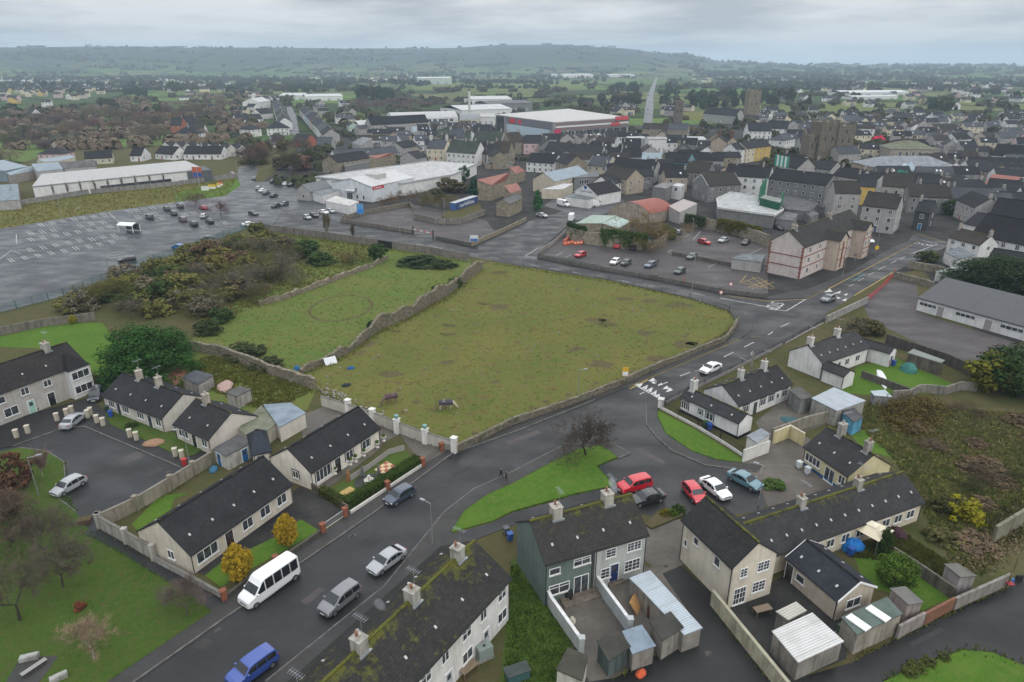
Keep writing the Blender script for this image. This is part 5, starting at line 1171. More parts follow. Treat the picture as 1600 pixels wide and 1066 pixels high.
# gazebo, tarps and yard clutter on the right
p =G(1357,850);t =thing('gazebo','cream canopy gazebo behind the long cream terrace','gazebo',(p.x,p.y,0),R(35))
for x in (-1.5,1.5):
 for y in (-1.5,1.5): m =MB();m.tube((x,y,0),(x,y,2.1),.04,.04,6);m.build('leg','galvanised',t)
m =MB()
for k in range(4):
 a0,a1 =R(45+90*k),R(135+90*k);r_ =2.3;m.face([(r_ *math.cos(a0),r_ *math.sin(a0),2.1),(r_ *math.cos(a1),r_ *math.sin(a1),2.1),(.7*math.cos(a1),.7*math.sin(a1),2.65),(.7*math.cos(a0),.7*math.sin(a0),2.65)])
m.build('canopy','fabric',t,(.60,.54,.40));m =MB()
for k in range(4): a0,a1 =R(45+90*k),R(135+90*k);m.face([(.8*math.cos(a0),.8*math.sin(a0),2.7),(.8*math.cos(a1),.8*math.sin(a1),2.7),(0,0,2.95)])
m.build('canopy_top','fabric',t,(.66,.60,.46))
def heap(name,label,at,rx,ry,h,col,cat,material='fabric',n=14,seed=1,z=.03):
 rr =random.Random(seed);p =G(*at);m =MB();rows =[]
 for j,(rf,zf) in enumerate([(1,0),(.93,.45),(.7,.8),(.35,1.0)]): rows.append([(rx *rf *math.cos(6.283*k /n)*rr.uniform(.85,1.1),ry *rf *math.sin(6.283*k /n)*rr.uniform(.85,1.1),h *zf *rr.uniform(.8,1.1)) for k in range(n)])
 for a_,b_ in zip(rows,rows[1:]):
  for k in range(n): m.face([a_[k],a_[(k +1) % n],b_[(k +1) % n],b_[k]])
 m.face(rows[-1]);return tag(m.build(name,material,None,col,loc=(p.x,p.y,z),rz=rr.uniform(0,3)),label,cat)
for q in [('tarpaulin','bright blue tarpaulin heap outside the long cream terrace',(1331,858),1.3,.9,1.3,(.02,.16,.45),'tarpaulin'),('garden_tent','round teal covered trampoline on the cottage back lawn',(1420,580),1.35,1.35,1.5,(.05,.17,.15),'tent'),('tarpaulin','dark teal pool cover lying in the cottage yard',(1239,659),1.9,1.2,.35,(.05,.11,.12),'tarpaulin'),('plastic_sheet','long white plastic sheet spread on the cottage lawn',(1378,592),4.2,.7,.25,(.66,.67,.68),'sheet'),('sofa','dark maroon garden sofa by the overgrown plot',(1402,836),1.4,.8,.8,(.05,.025,.03),'sofa'),('rubbish_heap','heap of reddish rubble and junk on the small front lawn',(240,694),1.6,1.0,.6,(.28,.17,.11),'rubbish'),('rubbish_heap','pile of rusty timber and junk behind the concrete garden shed',(275,590),3.4,1.6,.8,(.25,.13,.08),'rubbish'),('rubbish_heap','junk pile of white and red scrap between the two garden sheds',(352,605),2.2,1.4,.7,(.36,.25,.22),'rubbish'),('feed_tub','dark rubber feed tub lying in the big field',(541,603),.9,.6,.35,(.02,.025,.03),'tub'),('feed_tub','blue plastic feed tub lying in the big field',(548,576),.7,.6,.35,(.02,.08,.22),'tub'),('feed_tub','blue barrel by the corner of the stone walls',(464,578),.6,.6,.8,(.03,.12,.25),'barrel'),('tarpaulin','blue plastic sheet by the shed with the blue door',(334,735),.9,.6,.5,(.05,.14,.22),'tarpaulin'),('flower_pot','round stone pot in the green house yard',(894,972),.4,.4,.55,(.45,.42,.34),'pot'),('kettle_barbecue','black covered barbecue outside the patio door',(888,934),.6,.5,1.1,(.02,.02,.022),'barbecue'),('rubbish_heap','orange basket of rubbish by the back lane sheds',(1001,1054),.6,.4,.35,(.5,.10,.04),'rubbish')]: heap(*q,seed=len(q[1]))
for k,(u,v,w_,h_,c_) in enumerate([(518,570,2.2,1.4,(.62,.64,.66)),(999,925,1.0,1.8,(.66,.66,.64)),(999,955,1.4,1.5,(.42,.24,.10)),(1021,965,1.3,1.3,(.10,.04,.03))]):
 p =G(u,v);m =MB();m.box(-w_ /2,w_ /2,-.04,.04,0,h_)
 for j in range(4): m.box(-w_ /2+w_ *j /4+.02,-w_ /2+w_ *(j +1)/4-.02,-.07,-.042,.05,h_ -.05)
 o =m.build('timber_panel','paint',None,c_,loc=(p.x,p.y,.05),rz=R([35,70,60,10][k]));o.rotation_euler =(R(-35 if k in (0,2) else -8),0,R([35,70,60,10][k]));tag(o,['pale slatted pallet propped in the big field','white board door standing in the grey house yard','golden timber lattice panel leaning in the yard','dark red timber panel by the mossy block shed'][k],'panel')
# tarmac repairs, drains and manhole covers
PT =[[(560,850),(585,832),(600,842),(575,861)],[(470,940),(500,917),(508,922),(478,946)],[(300,1010),(322,996),(335,1004),(313,1019)],[(655,790),(672,778),(684,785),(668,798)],[(790,690),(840,672),(846,677),(796,696)],[(860,660),(960,622),(962,624),(863,663)],[(885,700),(905,692),(912,697),(893,705)],[(1000,700),(1040,722),(1034,726),(994,703)],[(1090,745),(1120,750),(1116,757),(1086,751)],[(700,745),(760,712),(764,715),(705,749)],[(180,720),(215,705),(228,712),(193,728)],[(225,740),(250,728),(258,733),(233,746)],[(1045,600),(1130,560),(1133,562),(1049,602)],[(1240,500),(1262,490),(1270,493),(1249,503)],[(1150,990),(1185,970),(1198,980),(1163,1001)],[(1060,1040),(1090,1022),(1105,1032),(1075,1050)],[(980,420),(1000,423),(997,428),(976,425)],[(1420,1005),(1470,980),(1476,986),(1427,1011)]]
for k,q in enumerate(PT):
 mb =MB();mb.face([(p.x,p.y,.0265) for p in gp(q)][::-1]);tag(mb.build('tarmac_patch',['asphalt_lane','asphalt_pale','pavement'][k % 3]),kind='structure')
for k,(u,v) in enumerate([(548,838),(553,838),(685,810),(828,673),(968,695),(1013,680),(340,985),(640,760),(262,738),(1107,1022),(1040,885),(1180,560),(930,660)]):
 p =G(u,v);m =MB()
 if k % 2: m.tube((0,0,0),(0,0,.012),.34,.34,14)
 else: m.box(-.3,.3,-.22,.22,0,.012);[m.box(-.24+.12*j,-.19+.12*j,-.17,.17,.0125,.02) for j in range(4)]
 tag(m.build('manhole_cover','wall_block',None,(.10,.095,.09),loc=(p.x,p.y,.021 if k < 10 else .03),rz=R(35)),kind='structure')
# lamps, signs, poles
for lab,b,h,ad,arm in [('street lamp at the edge of the park beside the silver hatchback',(61,775),5.5,R(25),1.0),('street lamp on the pavement by the foreground terrace',(676,852),5.6,R(150),.9),('street lamp rising from the stone wall of the big field',(903,628),5.6,R(0),.8),('street lamp at the mouth of the courtyard by the teal car',(1185,790),5.6,R(150),.8),('street lamp by the red bin at the turning area',(297,727),5.4,R(190),.8),
                           ('tall street lamp beside the field rail fence',(1080,465),9.5,R(90),.6),('tall lamp inside the public car park',(1079,392),9,R(90),.4),('tall lamp in the empty tarmac yard',(695,354),9,R(120),.6),('street lamp on the west road by the yard gate',(626,379),7.5,R(30),.8),('lamp post in the shop car park',(446,319),7,R(60),.6),('lamp near the trolley shelter, upper',(100,352),10,R(0),.9),('lamp on the yellow post in the large car park',(130,377),10,R(0),.9),('lamp in the front row of the large car park',(167,411),7,R(180),.9),('lamp near the entrance of the large car park',(347,364),8,R(100),.8),('lamp post on the pavement before the brick-banded flats',(1316,434),7.5,R(30),.8),('double-armed lamp in front of the dark gable',(1367,402),11,R(0),4.5),('lamp at the left of the discount store sign',(277,318),9,R(0),.6),('lamp by the junction verge',(372,279),8,R(90),.6)]:
 lamp(lab,b,h,arm,ad)
def sign(label,base,h,w_,h_,col,rz=0,post=.04,col2=None,txt=None,tsize=.5,tcol=None,double=False,shape='box'):
 p =G(*base);t =thing('sign',label,'sign',(p.x,p.y,0),rz)
 for x in ((-w_ *.35,w_ *.35) if double else (0,)): m =MB();m.tube((x,0,0),(x,0,h),post,post,6);m.build('post','galvanised',t)
 m =MB()
 if shape == 'disc': m.tube((0,-.06,h -h_ /2),(0,-.03,h -h_ /2),w_ /2,w_ /2,18)
 else: m.box(-w_ /2,w_ /2,-.08,-.045,h -h_,h)
 m.build('panel','paint',t,col)
 if col2:
  m =MB()
  if shape == 'disc': m.tube((0,-.068,h -h_ /2),(0,-.058,h -h_ /2),w_ *.38,w_ *.38,18)
  else: m.box(-w_ *.46,w_ *.46,-.086,-.078,h -h_ *.97,h -h_ *.52)
  m.build('lower_panel','paint',t,col2)
 if txt: text('lettering',txt,tsize,(0,-.09,h -h_ *(.5 if not col2 else .25)),(R(90),0,0),'paint',t,.003,tcol or (.75,.75,.75))
 return t
sign('yellow and white warning sign on the verge of the field wall',(976,599),3.0,1.0,1.6,(.60,.36,.03),0,.05,(.7,.7,.68))
sign('blue car park sign on posts by the stone wall',(1009,388),3.4,3.0,2.0,(.03,.22,.42),R(0),.06,(.45,.62,.7),None,double=True)
sign('round speed sign on a striped post at the car park corner',(1140,459),2.8,.9,.9,(.55,.03,.03),0,.05,(.7,.7,.68),shape='disc');sign('round speed sign on the rail-fence side of the road',(1125,471),2.6,.9,.9,(.55,.03,.03),0,.05,(.7,.7,.68),shape='disc')
sign('yellow diamond sign on the lamp before the dark gable',(1367,403),3.4,1.0,1.0,(.62,.42,.03),0,.05);sign('round sign on a post at the bend railing',(1173,572),2.8,.7,.7,(.6,.6,.6),0,.045,(.3,.3,.32),shape='disc')
sign('blue and red supermarket pole sign by the long white store',(312,292),8.5,4.2,4.4,(.40,.10,.05),0,.16,(.03,.08,.28));sign('white and blue parking notice by the empty yard',(741,383),3.0,2.4,2.0,(.60,.62,.64),0,.05,(.05,.14,.38));sign('blue and white shop pole sign by the red-banded kiosk',(564,342),5.2,2.3,3.4,(.10,.30,.52),0,.08,(.03,.20,.55))
for k,(u,c_) in enumerate([(321,(.62,.62,.6)),(332,(.62,.45,.05)),(342,(.62,.4,.05)),(346,(.5,.10,.10))]): sign(['white and red advert board on the junction verge','yellow advert board, wider one on the junction verge','yellow advert board next to the red one','small red and white board at the end of the adverts'][k],(u,299-k *2.5),2.2,3.0 if k < 2 else 1.6,1.9,c_,R(10),.05,(.66,.66,.62),double=True)
p =G(1573,918);t =thing('utility_pole','leaning mossy timber pole at the end of the lane','pole',(p.x,p.y,0));m =MB();m.tube((0,0,0),(.9,.5,7.5),.13,.10,8);m.build('pole','bark',t,(.16,.15,.08))
m =MB();m.box(-.35,.35,-.5,.5,.7,.76);m.build('crosspiece','paint',t,(.3,.03,.04))
for k,(u,v,h) in enumerate([(1172,590,8),(21,312,10),(121,240,14),(166,228,9),(1590,905,.1)][:4]):
 p =G(u,v);t =thing('utility_pole',['timber pole on the roadside by the bend cottages','dark timber pole by the discount store wall','tall pale mast among the bare trees','thin pole behind the dark bungalows on the left'][k],'pole',(p.x,p.y,0));m =MB();m.tube((0,0,0),(0,0,h),.13,.09,7);m.build('pole','bark',t,(.2,.18,.15));m =MB();m.box(-.8,.8,-.05,.05,h -.5,h -.4);m.build('crossarm','bark',t,(.2,.18,.15))

# steps, tanks, gates and other yard clutter
def steps(label,at,rz,w_,n=3,run=.45,rise=.16,col=(.20,.17,.14)):
 p =G(*at);t =thing('steps',label,'steps',(p.x,p.y,.045),rz)
 for k in range(n): m =MB();m.box(-w_ /2,w_ /2,k *run,k *run +(n -k)*run if k == n -1 else (k +1)*run,0,rise *(k +1));m.build('step','wall_block',t,col)
steps('wide brown steps below the patio door of the green house',(915,942),ang_h2,4.6,3,.8);steps('narrow brown steps at the dark blue back door',(965,915),ang_h2,1.8,4,.35)
def boxy(name,label,at,rz,parts,cat,z=.05):
 p =G(*at);t =thing(name,label,cat,(p.x,p.y,z),rz)
 for nm,b,mt,c_ in parts: m =MB();m.box(*b);m.build(nm,mt,t,c_)
boxy('oil_tank','grey oil tank behind the foreground terrace',(757,1028),.5,[('tank',(-.7,.7,-.45,.45,.3,1.4),'paint',(.20,.24,.22)),('plinth',(-.8,.8,-.5,.5,0,.298),'wall_block',(.3,.3,.28)),('cap',(-.1,.1,-.1,.1,1.402,1.5),'paint',(.05,.05,.05))],'tank')
boxy('oil_tank','green oil tank beside the white corrugated shed',(1322,1000),.5,[('tank',(-.4,.4,-.9,.9,.3,1.3),'paint',(.05,.10,.06)),('plinth',(-.5,.5,-1,1,0,.298),'wall_block',(.3,.3,.28))],'tank')
TB =[('table_top',(-.9,.9,-.4,.4,.70,.75),'paint',(.20,.15,.10))]+[('leg',(x,x +.08,y,y +.08,0,.698),'paint',(.16,.12,.08)) for x in (-.85,.77) for y in (-.35,.27)]
boxy('garden_table','timber table cluttered with junk behind the foreground terrace',(733,1052),.8,TB,'table');boxy('garden_table','timber table on the rear yard of the cream gable house',(1190,960),.3,TB,'table')
boxy('rabbit_hutch','dark timber hutch in the back garden left of the green house',(808,1062),.4,[('hutch',(-1,1,-.5,.5,.2,1.1),'paint',(.04,.10,.10)),('lid',(-1.1,1.1,-.6,.6,1.102,1.2),'roof_felt',(.05,.06,.06))]+[('leg',(x,x +.1,-.4,.4,0,.198),'paint',(.1,.08,.06)) for x in (-.9,.8)],'hutch')
for k,(A_,B_) in enumerate([((506,831),(538,809)),((690,704),(709,708)),((663,728),(688,706))]):
 a_,b_ =G(*A_),G(*B_);d_ =b_ -a_;t =thing('gate',['pale metal drive gate of the cream bungalow','low metal gate by the end white pier','dark metal drive gate of the white bungalow'][k],'gate',(a_.x,a_.y,.1),math.atan2(d_.y,d_.x));cc =((.55,.55,.53),(.06,.05,.05),(.05,.05,.05))[k]
 for z in (.15,1.0): m =MB();m.tube((.1,0,z),(d_.length -.1,0,z),.03,.03,5);m.build('gate_rail','paint',t,cc)
 m =MB();s_ =.1
 while s_ < d_.length -.1: m.tube((s_,0,.15),(s_,0,1.0),.014,.014,4,0,False);s_ += .16
 m.build('gate_bars','paint',t,cc)
for k,(u,v,h_,rz) in enumerate([(1186,887,3.4,.4),(1262,390,5.4,.2),(1265,401,3.0,.2),(1335,398,5.6,.2),(1335,405,4.2,.2)]):
 p =G(u,v,h_);t =thing('satellite_dish',['brown satellite dish on the cream gable house','upper satellite dish on the left of the flats','lower satellite dish on the left of the flats','upper satellite dish on the right bay of the flats','lower satellite dish on the right bay of the flats'][k],'dish',(p.x,p.y -.25,h_),rz);m =MB();m.lathe([(.05,0),(.25,.05),(.36,.14)],12);o =m.build('dish','paint',t,(.12,.07,.06) if k == 0 else (.06,.06,.06));o.rotation_euler =(R(75),0,0);m =MB();m.tube((0,0,0),(0,.3,0),.02,.02,5);m.build('bracket','galvanised',t)
boxy('spare_wheel','loose wheel and blue crate at the end of the lane',(1586,908),0,[('crate',(-.9,-.3,-.3,.3,0,.4),'paint',(.03,.12,.3)),('tyre',(.0,.66,-.1,.1,0,.66),'rubber',None)],'wheel')
# ------------------------------------------------------------------ trees, shrubs and rough growth
def inside(pt,poly):
 x,y =pt[0],pt[1];c =False;n =len(poly)
 for i in range(n):
  a,b =poly[i],poly[(i +1) % n]
  if (a[1] > y) != (b[1] > y) and x < (b[0]-a[0])*(y -a[1])/(b[1]-a[1])+a[0]: c =not c
 return c
def scatter(poly_px,n,seed=1,want=None):
 rr =random.Random(seed);poly =gp(poly_px);xs =[p.x for p in poly];ys =[p.y for p in poly];out =[];tries =0
 while len(out) < n and tries < n *60:
  tries += 1;p =Vector((rr.uniform(min(xs),max(xs)),rr.uniform(min(ys),max(ys))))
  if inside(p,poly): out.append(p)
 return out
ORD ='first second third fourth fifth sixth seventh eighth ninth tenth eleventh twelfth thirteenth fourteenth fifteenth sixteenth seventeenth eighteenth nineteenth twentieth'.split()+['%s' % k +('st' if k % 10 == 1 else 'nd' if k % 10 == 2 else 'rd' if k % 10 == 3 else 'th') for k in range(21,90)]
TREE['dense0']=(trunk_mesh(),leafy_mesh(900,26000,.0125,34,'mound'));TREE['dense1']=(trunk_mesh(),leafy_mesh(901,6000,.022,20,'round'))
GOLD =(.30,.205,.02)
tree('egg0','golden yellow clipped conifer nearer the minibus',(375,905),3.4,4.6,GOLD,name='golden_conifer');tree('egg1','golden yellow clipped conifer beside the bungalow gate',(450,851),3.1,4.2,GOLD,name='golden_conifer')
tree('oak0','spreading leafless tree on the corner lawn',(915,712),6.6,8.2,(.080,.062,.048),(.04,.035,.03));tree('wisp5','slender birch with fan of pale twigs in the park',(147,1030),4.6,5.0,(.26,.19,.13),(.34,.33,.31));tree('wisp1','many-stemmed leafless tree by the footpath corner',(292,964),5.0,4.2,(.12,.095,.08),(.10,.085,.07))
tree('wisp2','leafless tree in the middle of the park lawn',(99,918),5.5,6.5,(.105,.088,.07),(.07,.06,.05));tree('wisp3','leafless tree by the left edge of the park',(31,970),6.5,7.5,(.11,.09,.07),(.07,.06,.05));tree('wisp4','leafless tree below the footpath planter',(71,878),6.0,7.0,(.105,.085,.066),(.07,.06,.05));tree('oak1','brown leafless tree at the left edge above the park',(21,848),7.0,7.0,(.11,.085,.062),(.06,.05,.04))
tree('tree0','copper-leaved tree on the island by the turning area',(25,764),5.0,5.4,(.085,.045,.030),(.05,.04,.03));tree('vase1','white-stemmed birch on the island by the turning area',(67,746),4.2,4.6,(.26,.18,.16),(.42,.38,.35));tree('tree1','copper-leaved shrub at the left edge below the lamp',(8,810),4.5,4.0,(.08,.05,.032),(.05,.04,.03));tree('bush0','small red-leaved bush behind the slender birch',(125,952),1.3,1.1,(.15,.05,.03))
tree('dense0','huge dense dark evergreen mass behind the low bungalows',(236,588),16.5,10.5,(.026,.070,.016),name='evergreen_tree');tree('dense1','round clipped yellow-green bush on the back lawn',(1396,917),4.4,4.0,(.055,.10,.015),name='round_bush',cat='bush');tree('cone0','dark narrow conifer beside the cream gazebo',(1378,868),2.6,3.6,(.025,.045,.012));tree('bush1','bright yellow-green bush on the overgrown plot',(1503,808),4.6,3.2,(.17,.16,.012));tree('bush2','dark shrub left of the bright yellow bush',(1478,800),4,2.2,(.05,.05,.02))
tree('egg2','small yellow clipped conifer on the far left lawn',(115,506),1.8,2.0,(.20,.19,.02));tree('bush3','grey-green yucca at the end of the terrace',(172,594),2.4,1.8,(.07,.09,.05));tree('bush4','small green shrub in the courtyard bed',(1208,760),3.0,1.0,(.05,.09,.02));tree('bush5','dark shrub on the small front lawn of the low bungalows',(205,668),2.0,.9,(.03,.05,.015))
tree('bush6','round green shrub in the bed by the parked cars',(1050,806),1.4,1.3,(.07,.11,.015));tree('bush7','golden small shrub in the bed by the parked cars',(1038,806),1.3,1.2,(.14,.12,.015));tree('bush8','dark small shrub in the bed by the parked cars',(1060,800),1.8,1.2,(.03,.055,.015))
mb =MB();mb.prism([tuple(p) for p in gp([(1008,822),(1028,800),(1070,792),(1066,808),(1018,828)])],0,.25);tag(mb.build('planting_bed','soil'),kind='structure')
# scrub belt between the car park and the fields: each bush stands on its own
OL,DG,BW,RD =(.112,.108,.034),(.036,.064,.020),(.12,.105,.078),(.105,.070,.045)
SCR =[('dark green rounded bush at the corner of the green field','bush0',345,503,5.5,4,DG),('olive bush, largest of the scrub belt, left of centre','tree2',288,468,10,6.5,OL),('olive bush below the reddish thicket','bush1',245,492,7,4.5,OL),('grey-brown leafless bush near the far left lawn','bare5',205,498,7,5,BW),('grey leafless round bush in the middle of the scrub belt','oak2',355,468,9,7,BW),('brown leafless bush right of the round grey one','oak3',392,452,8,6.5,BW),('tall grey leafless round tree above the green field','oak4',440,440,10,8,BW),('reddish leafless thicket bush by the mesh fence','bare6',302,432,9,4,RD),('dark bush by the mesh fence left of the red thicket','bush2',250,450,8,4,DG),('olive bush by the mesh fence','bush3',206,452,5,4,OL),('small dark bush at the foot of the mesh fence','bush4',170,470,5,3,DG),('mixed dark bush under the mesh fence','bush5',225,470,8,3.5,(.05,.055,.02)),('brownish thicket on the left end of the scrub belt','bare7',130,482,8,3.5,BW),('low olive bush at the mesh fence end','bush6',108,474,6,2.5,OL),('brown leafless bush by the top wall','oak5',400,402,9,6,BW),('dark evergreen bush by the tall grey wall','tree3',478,402,8,5.5,DG),('dark spreading evergreen under the west road wall','bush7',500,412,8,4,DG),('pale yellowish leafless bush near the black gate','oak6',552,412,8,5,(.14,.11,.05)),('green ivy-leaved bush at the end of the broken wall','tree4',592,408,6,5,(.03,.06,.018)),('pale tall leafless tree beside the west road','tall0',510,372,6,8,(.17,.155,.10)),('thin leafless tree by the black gate','tall1',553,378,4,6,(.12,.10,.08)),('dark bramble bank beneath the tall grey wall','bush8',655,412,12,2.2,(.022,.040,.016)),('dark ivy bush at the field gate','bush0',692,418,8,2.2,(.025,.04,.016)),('ivy clump on the tall dividing wall, upper','bush1',684,462,3.5,3.4,(.03,.05,.015)),('ivy clump on the tall dividing wall, lower','bush2',581,517,2.2,2.6,(.025,.05,.015)),('ivy shrub capping the end of the dividing wall','bush3',712,448,4,3.2,(.03,.05,.015)),('dark bush beside the big evergreen','bush4',325,520,6,3,(.03,.045,.016)),('dark hedge bush behind the ivy-grown wall','bush5',385,556,8,2.6,(.035,.045,.018)),('second dark hedge bush behind the ivy-grown wall','bush6',418,574,6,2.4,(.035,.045,.018)),('olive leafless bush left of the tall grey tree','bare8',415,470,6,4,(.10,.085,.04)),('olive scrub bush under the red thicket','bush7',330,448,7,3.5,(.07,.065,.025)),('brown thicket at the upper end of the mesh fence','bare9',362,396,8,4,RD),('dark bush where the mesh fence meets the road wall','bush8',420,380,8,4,(.045,.05,.02)),('brown leafless bush along the top wall','bare0',450,392,8,5,BW)]
for lab,k,u,v,w_,h_,c_ in SCR: tree(k,lab,(u,v),w_,h_,c_,cat='bush' if k[:4] in ('bush','bare','oak0') else 'tree',group='scrub between the car park and the green field')
HB =random.Random(8)
for i_,p in enumerate(sorted(scatter([(95,482),(225,428),(300,404),(400,371),(440,376),(350,430),(265,475),(130,500)],66,77),key=lambda q: P((q.x,q.y,0))[0])):
 k =HB.choice(['bush','bush','tree','bare','tree','bush'])+str(HB.randrange(6));tree(k,'bush in the tall mixed hedge below the mesh fence, %s from the left' % ORD[i_],None,HB.uniform(6,9),HB.uniform(3.5,6),HB.choice([OL,OL,DG,BW,RD,(.085,.098,.03),(.12,.11,.036),(.07,.09,.026)]),cat='bush',name='hedge_bush',group='tall mixed hedge below the mesh fence',xyz=(p.x,p.y,0))
for i_,p in enumerate(sorted(scatter([(290,470),(350,430),(440,390),(480,400),(470,430),(400,460),(330,500),(290,505)],22,78),key=lambda q: P((q.x,q.y,0))[0])): tree(HB.choice(['bush','oak','tree','oak'])+str(HB.randrange(6)),'rounded bush on the slope above the green field, %s from the left' % ORD[i_],None,HB.uniform(5,9),HB.uniform(3,6),HB.choice([OL,(.085,.085,.03),BW,(.11,.095,.05)]),cat='bush',name='slope_bush',group='rounded bushes above the green field',xyz=(p.x,p.y,0))
# trees by the school and the road end
for lab,k,u,v,w_,h_,c_ in [('yellowing evergreen above the brambles','tree5',1545,608,9,6.5,(.10,.10,.015)),('large dark evergreen at the right edge above the brambles','dense1',1588,614,13,8,(.022,.045,.012)),('dark spreading evergreen behind the school hall','dense0',1560,452,24,9,(.020,.036,.014)),('dark evergreen at the right edge behind the school hall','dense1',1640,470,18,9,(.022,.038,.014)),('green creeper bush by the stop line','bush3',1448,408,6,4,(.045,.06,.02)),('shaggy olive bush at the corner of the school yard','bush4',1352,520,7,3.5,(.07,.06,.025)),('brown leafless bush inside the school wall','bare1',1325,518,7,3,BW),('green shrub beside the courthouse terrace','tree6',1487,336,8,6,(.03,.055,.016))]: tree(k,lab,(u,v),w_,h_,c_)
# ivy on old walls
def ivy(label,px,z0,z1,n,col,bulge=.5,size=.22,seed=3):
 rr =random.Random(seed);pts =gp(px);c =sum(pts,Vector((0,0)))/len(pts);m =MB()
 t =thing('ivy',label,'ivy',(c.x,c.y,0));segs =list(zip(pts,pts[1:]));ls =[(b -a).length for a,b in segs]
 st =MB()
 for a,b in segs:
  for k in range(3): p =a.lerp(b,rr.random())-c;st.tube((p.x,p.y -.3,0),(p.x +rr.uniform(-.6,.6),p.y -.3,z1 *.8),.05,.02,4)
 st.build('stems','bark',t,(.08,.065,.05))
 for _ in range(n):
  a,b =rr.choices(segs,ls)[0];s =rr.random();p =a.lerp(b,s)-c;f =rr.random()
  edge_ =.5+.5*math.sin(s *9+seed);z =z0 +(z1 -z0)*(1-(1-f)*(.45+.55*edge_))
  q =Vector((p.x +rr.gauss(0,.2),p.y -rr.random()*bulge -.25,z +rr.gauss(0,.15)))
  u =Vector((rr.gauss(0,1),rr.gauss(0,1),rr.gauss(0,1))).normalized()*size;v =u.cross(Vector((rr.gauss(0,1),rr.gauss(0,1),rr.gauss(0,1)))).normalized()*size *.8
  m.face([q -u,q -v,q +u,q +v])
 m.build('foliage','leaves',t,col);return t
ivy('thick ivy over the left of the green-roofed sheds',[(886,372),(900,376),(915,380)],.3,5.0,2500,(.025,.060,.018),.8);ivy('bright ivy over the right of the green-roofed sheds',[(938,384),(960,386),(1010,392)],.3,5.2,4200,(.045,.085,.014),.9,seed=5)
ivy('ivy hanging on the high rubble wall of the car park, left',[(1069,353),(1100,359)],.6,4.2,1800,(.04,.065,.02),.6,seed=7);ivy('yellow-green ivy on the high rubble wall of the car park',[(1118,362),(1150,368),(1185,378)],.3,4.6,3600,(.105,.105,.018),1.0,seed=9)
tree('oak7','big leafless olive-brown tree beside the red barrel roof',(1010,384),15,9.5,(.16,.115,.05));tree('bush5','tall evergreen shrub behind the green-roofed sheds',(1042,372),6,5,(.06,.08,.02));tree('cone1','green-netted conical tree beside the stone shed ruins',(840,328),5.5,7.5,(.03,.10,.04))
for lab,k,u,v,w_,h_,c_ in [('olive willow bush behind the empty tarmac yard','oak8',690,325,10,6,(.13,.11,.04)),('brown bush behind the empty tarmac yard wall','bare2',660,322,10,6,BW),('olive bush below the white flat roof','tree7',700,300,10,6,(.07,.06,.03)),('brown thicket left of the shipping container','bare3',640,316,9,4.5,(.13,.08,.05)),('brown thicket by the white supermarket','bare4',610,322,8,4,(.16,.095,.05)),('dense brown bush behind the shipping container','bush6',725,300,12,5,(.06,.055,.03)),('green bush under the small dark gable','tree8',725,283,6,7,(.04,.08,.03)),('dark green ivy tower by the red barn','cone2',742,312,7,9,(.02,.06,.04)),('dark bush at the back of the tarmac yard','bush7',680,308,10,4,(.05,.055,.03))]: tree(k,lab,(u,v),w_,h_,c_)
# brambles on the waste ground and rough grass in the fields: nobody could count these
def clumps(name,polys,n,rng,hgt,col_mat,col,seed,leaf=.28,per=16,z=.02):
 rr =random.Random(seed);m =MB()
 for poly in polys:
  for p in scatter(poly,n,seed):
   r =rr.uniform(*rng);h =r *rr.uniform(*hgt)
   for _ in range(per):
    a =rr.uniform(0,6.283);q =r *math.sqrt(rr.random());c =Vector((p.x +q *math.cos(a),p.y +q *math.sin(a),z +h *rr.random()*(1-(q /r) ** 2*.7)))
    u =Vector((rr.gauss(0,1),rr.gauss(0,1),rr.gauss(0,1.2))).normalized()*leaf *rr.uniform(.5,1.3);v =u.cross(Vector((rr.gauss(0,1),rr.gauss(0,1),rr.gauss(0,1)))).normalized()*leaf *.35
    m.face([c -u,c -v,c +u,c +v])
 return tag(m.build(name,col_mat,None,col),kind='stuff')
WASTE =[(1330,655),(1360,628),(1600,648),(1800,690),(1760,800),(1560,850),(1540,900),(1490,880),(1440,795),(1400,720)]
clumps('brambles',[[(1400,665),(1480,640),(1600,650),(1700,690),(1640,760),(1560,740),(1500,720),(1430,710)],[(1520,850),(1600,790),(1640,800),(1560,880),(1500,890)]],110,(.8,2.0),(.3,.6),'leaves',(.13,.105,.065),11,.24,18);clumps('undergrowth',[WASTE],160,(.7,1.9),(.4,.8),'leaves',(.13,.125,.040),12,.24,16)
clumps('undergrowth',[[(1385,640),(1450,625),(1480,660),(1430,690),(1395,670)]],60,(1.2,2.6),(.8,1.2),'leaves',(.085,.065,.022),13,.28,60)
WB =random.Random(15)
for i_,p in enumerate(sorted(scatter(WASTE,20,16),key=lambda q: P((q.x,q.y,0))[0])):
 k =WB.choice(['bush','oak','bare','bush'])+str(WB.randrange(6));tree(k,'bramble bush on the waste ground, %s from the left' % ORD[i_],None,WB.uniform(3,6),WB.uniform(.8,1.5),WB.choice([(.085,.062,.04),(.075,.072,.028),(.11,.08,.055),(.05,.055,.022)]),cat='bush',name='bramble_bush',group='bramble bushes on the waste ground',xyz=(p.x,p.y,0))
FIELD =[(713,702),(800,662),(900,628),(1022,577),(1145,513),(1137,486),(1075,466),(950,438),(800,414),(745,406),(735,418),(697,462),(600,515),(540,553),(480,590),(560,640)]
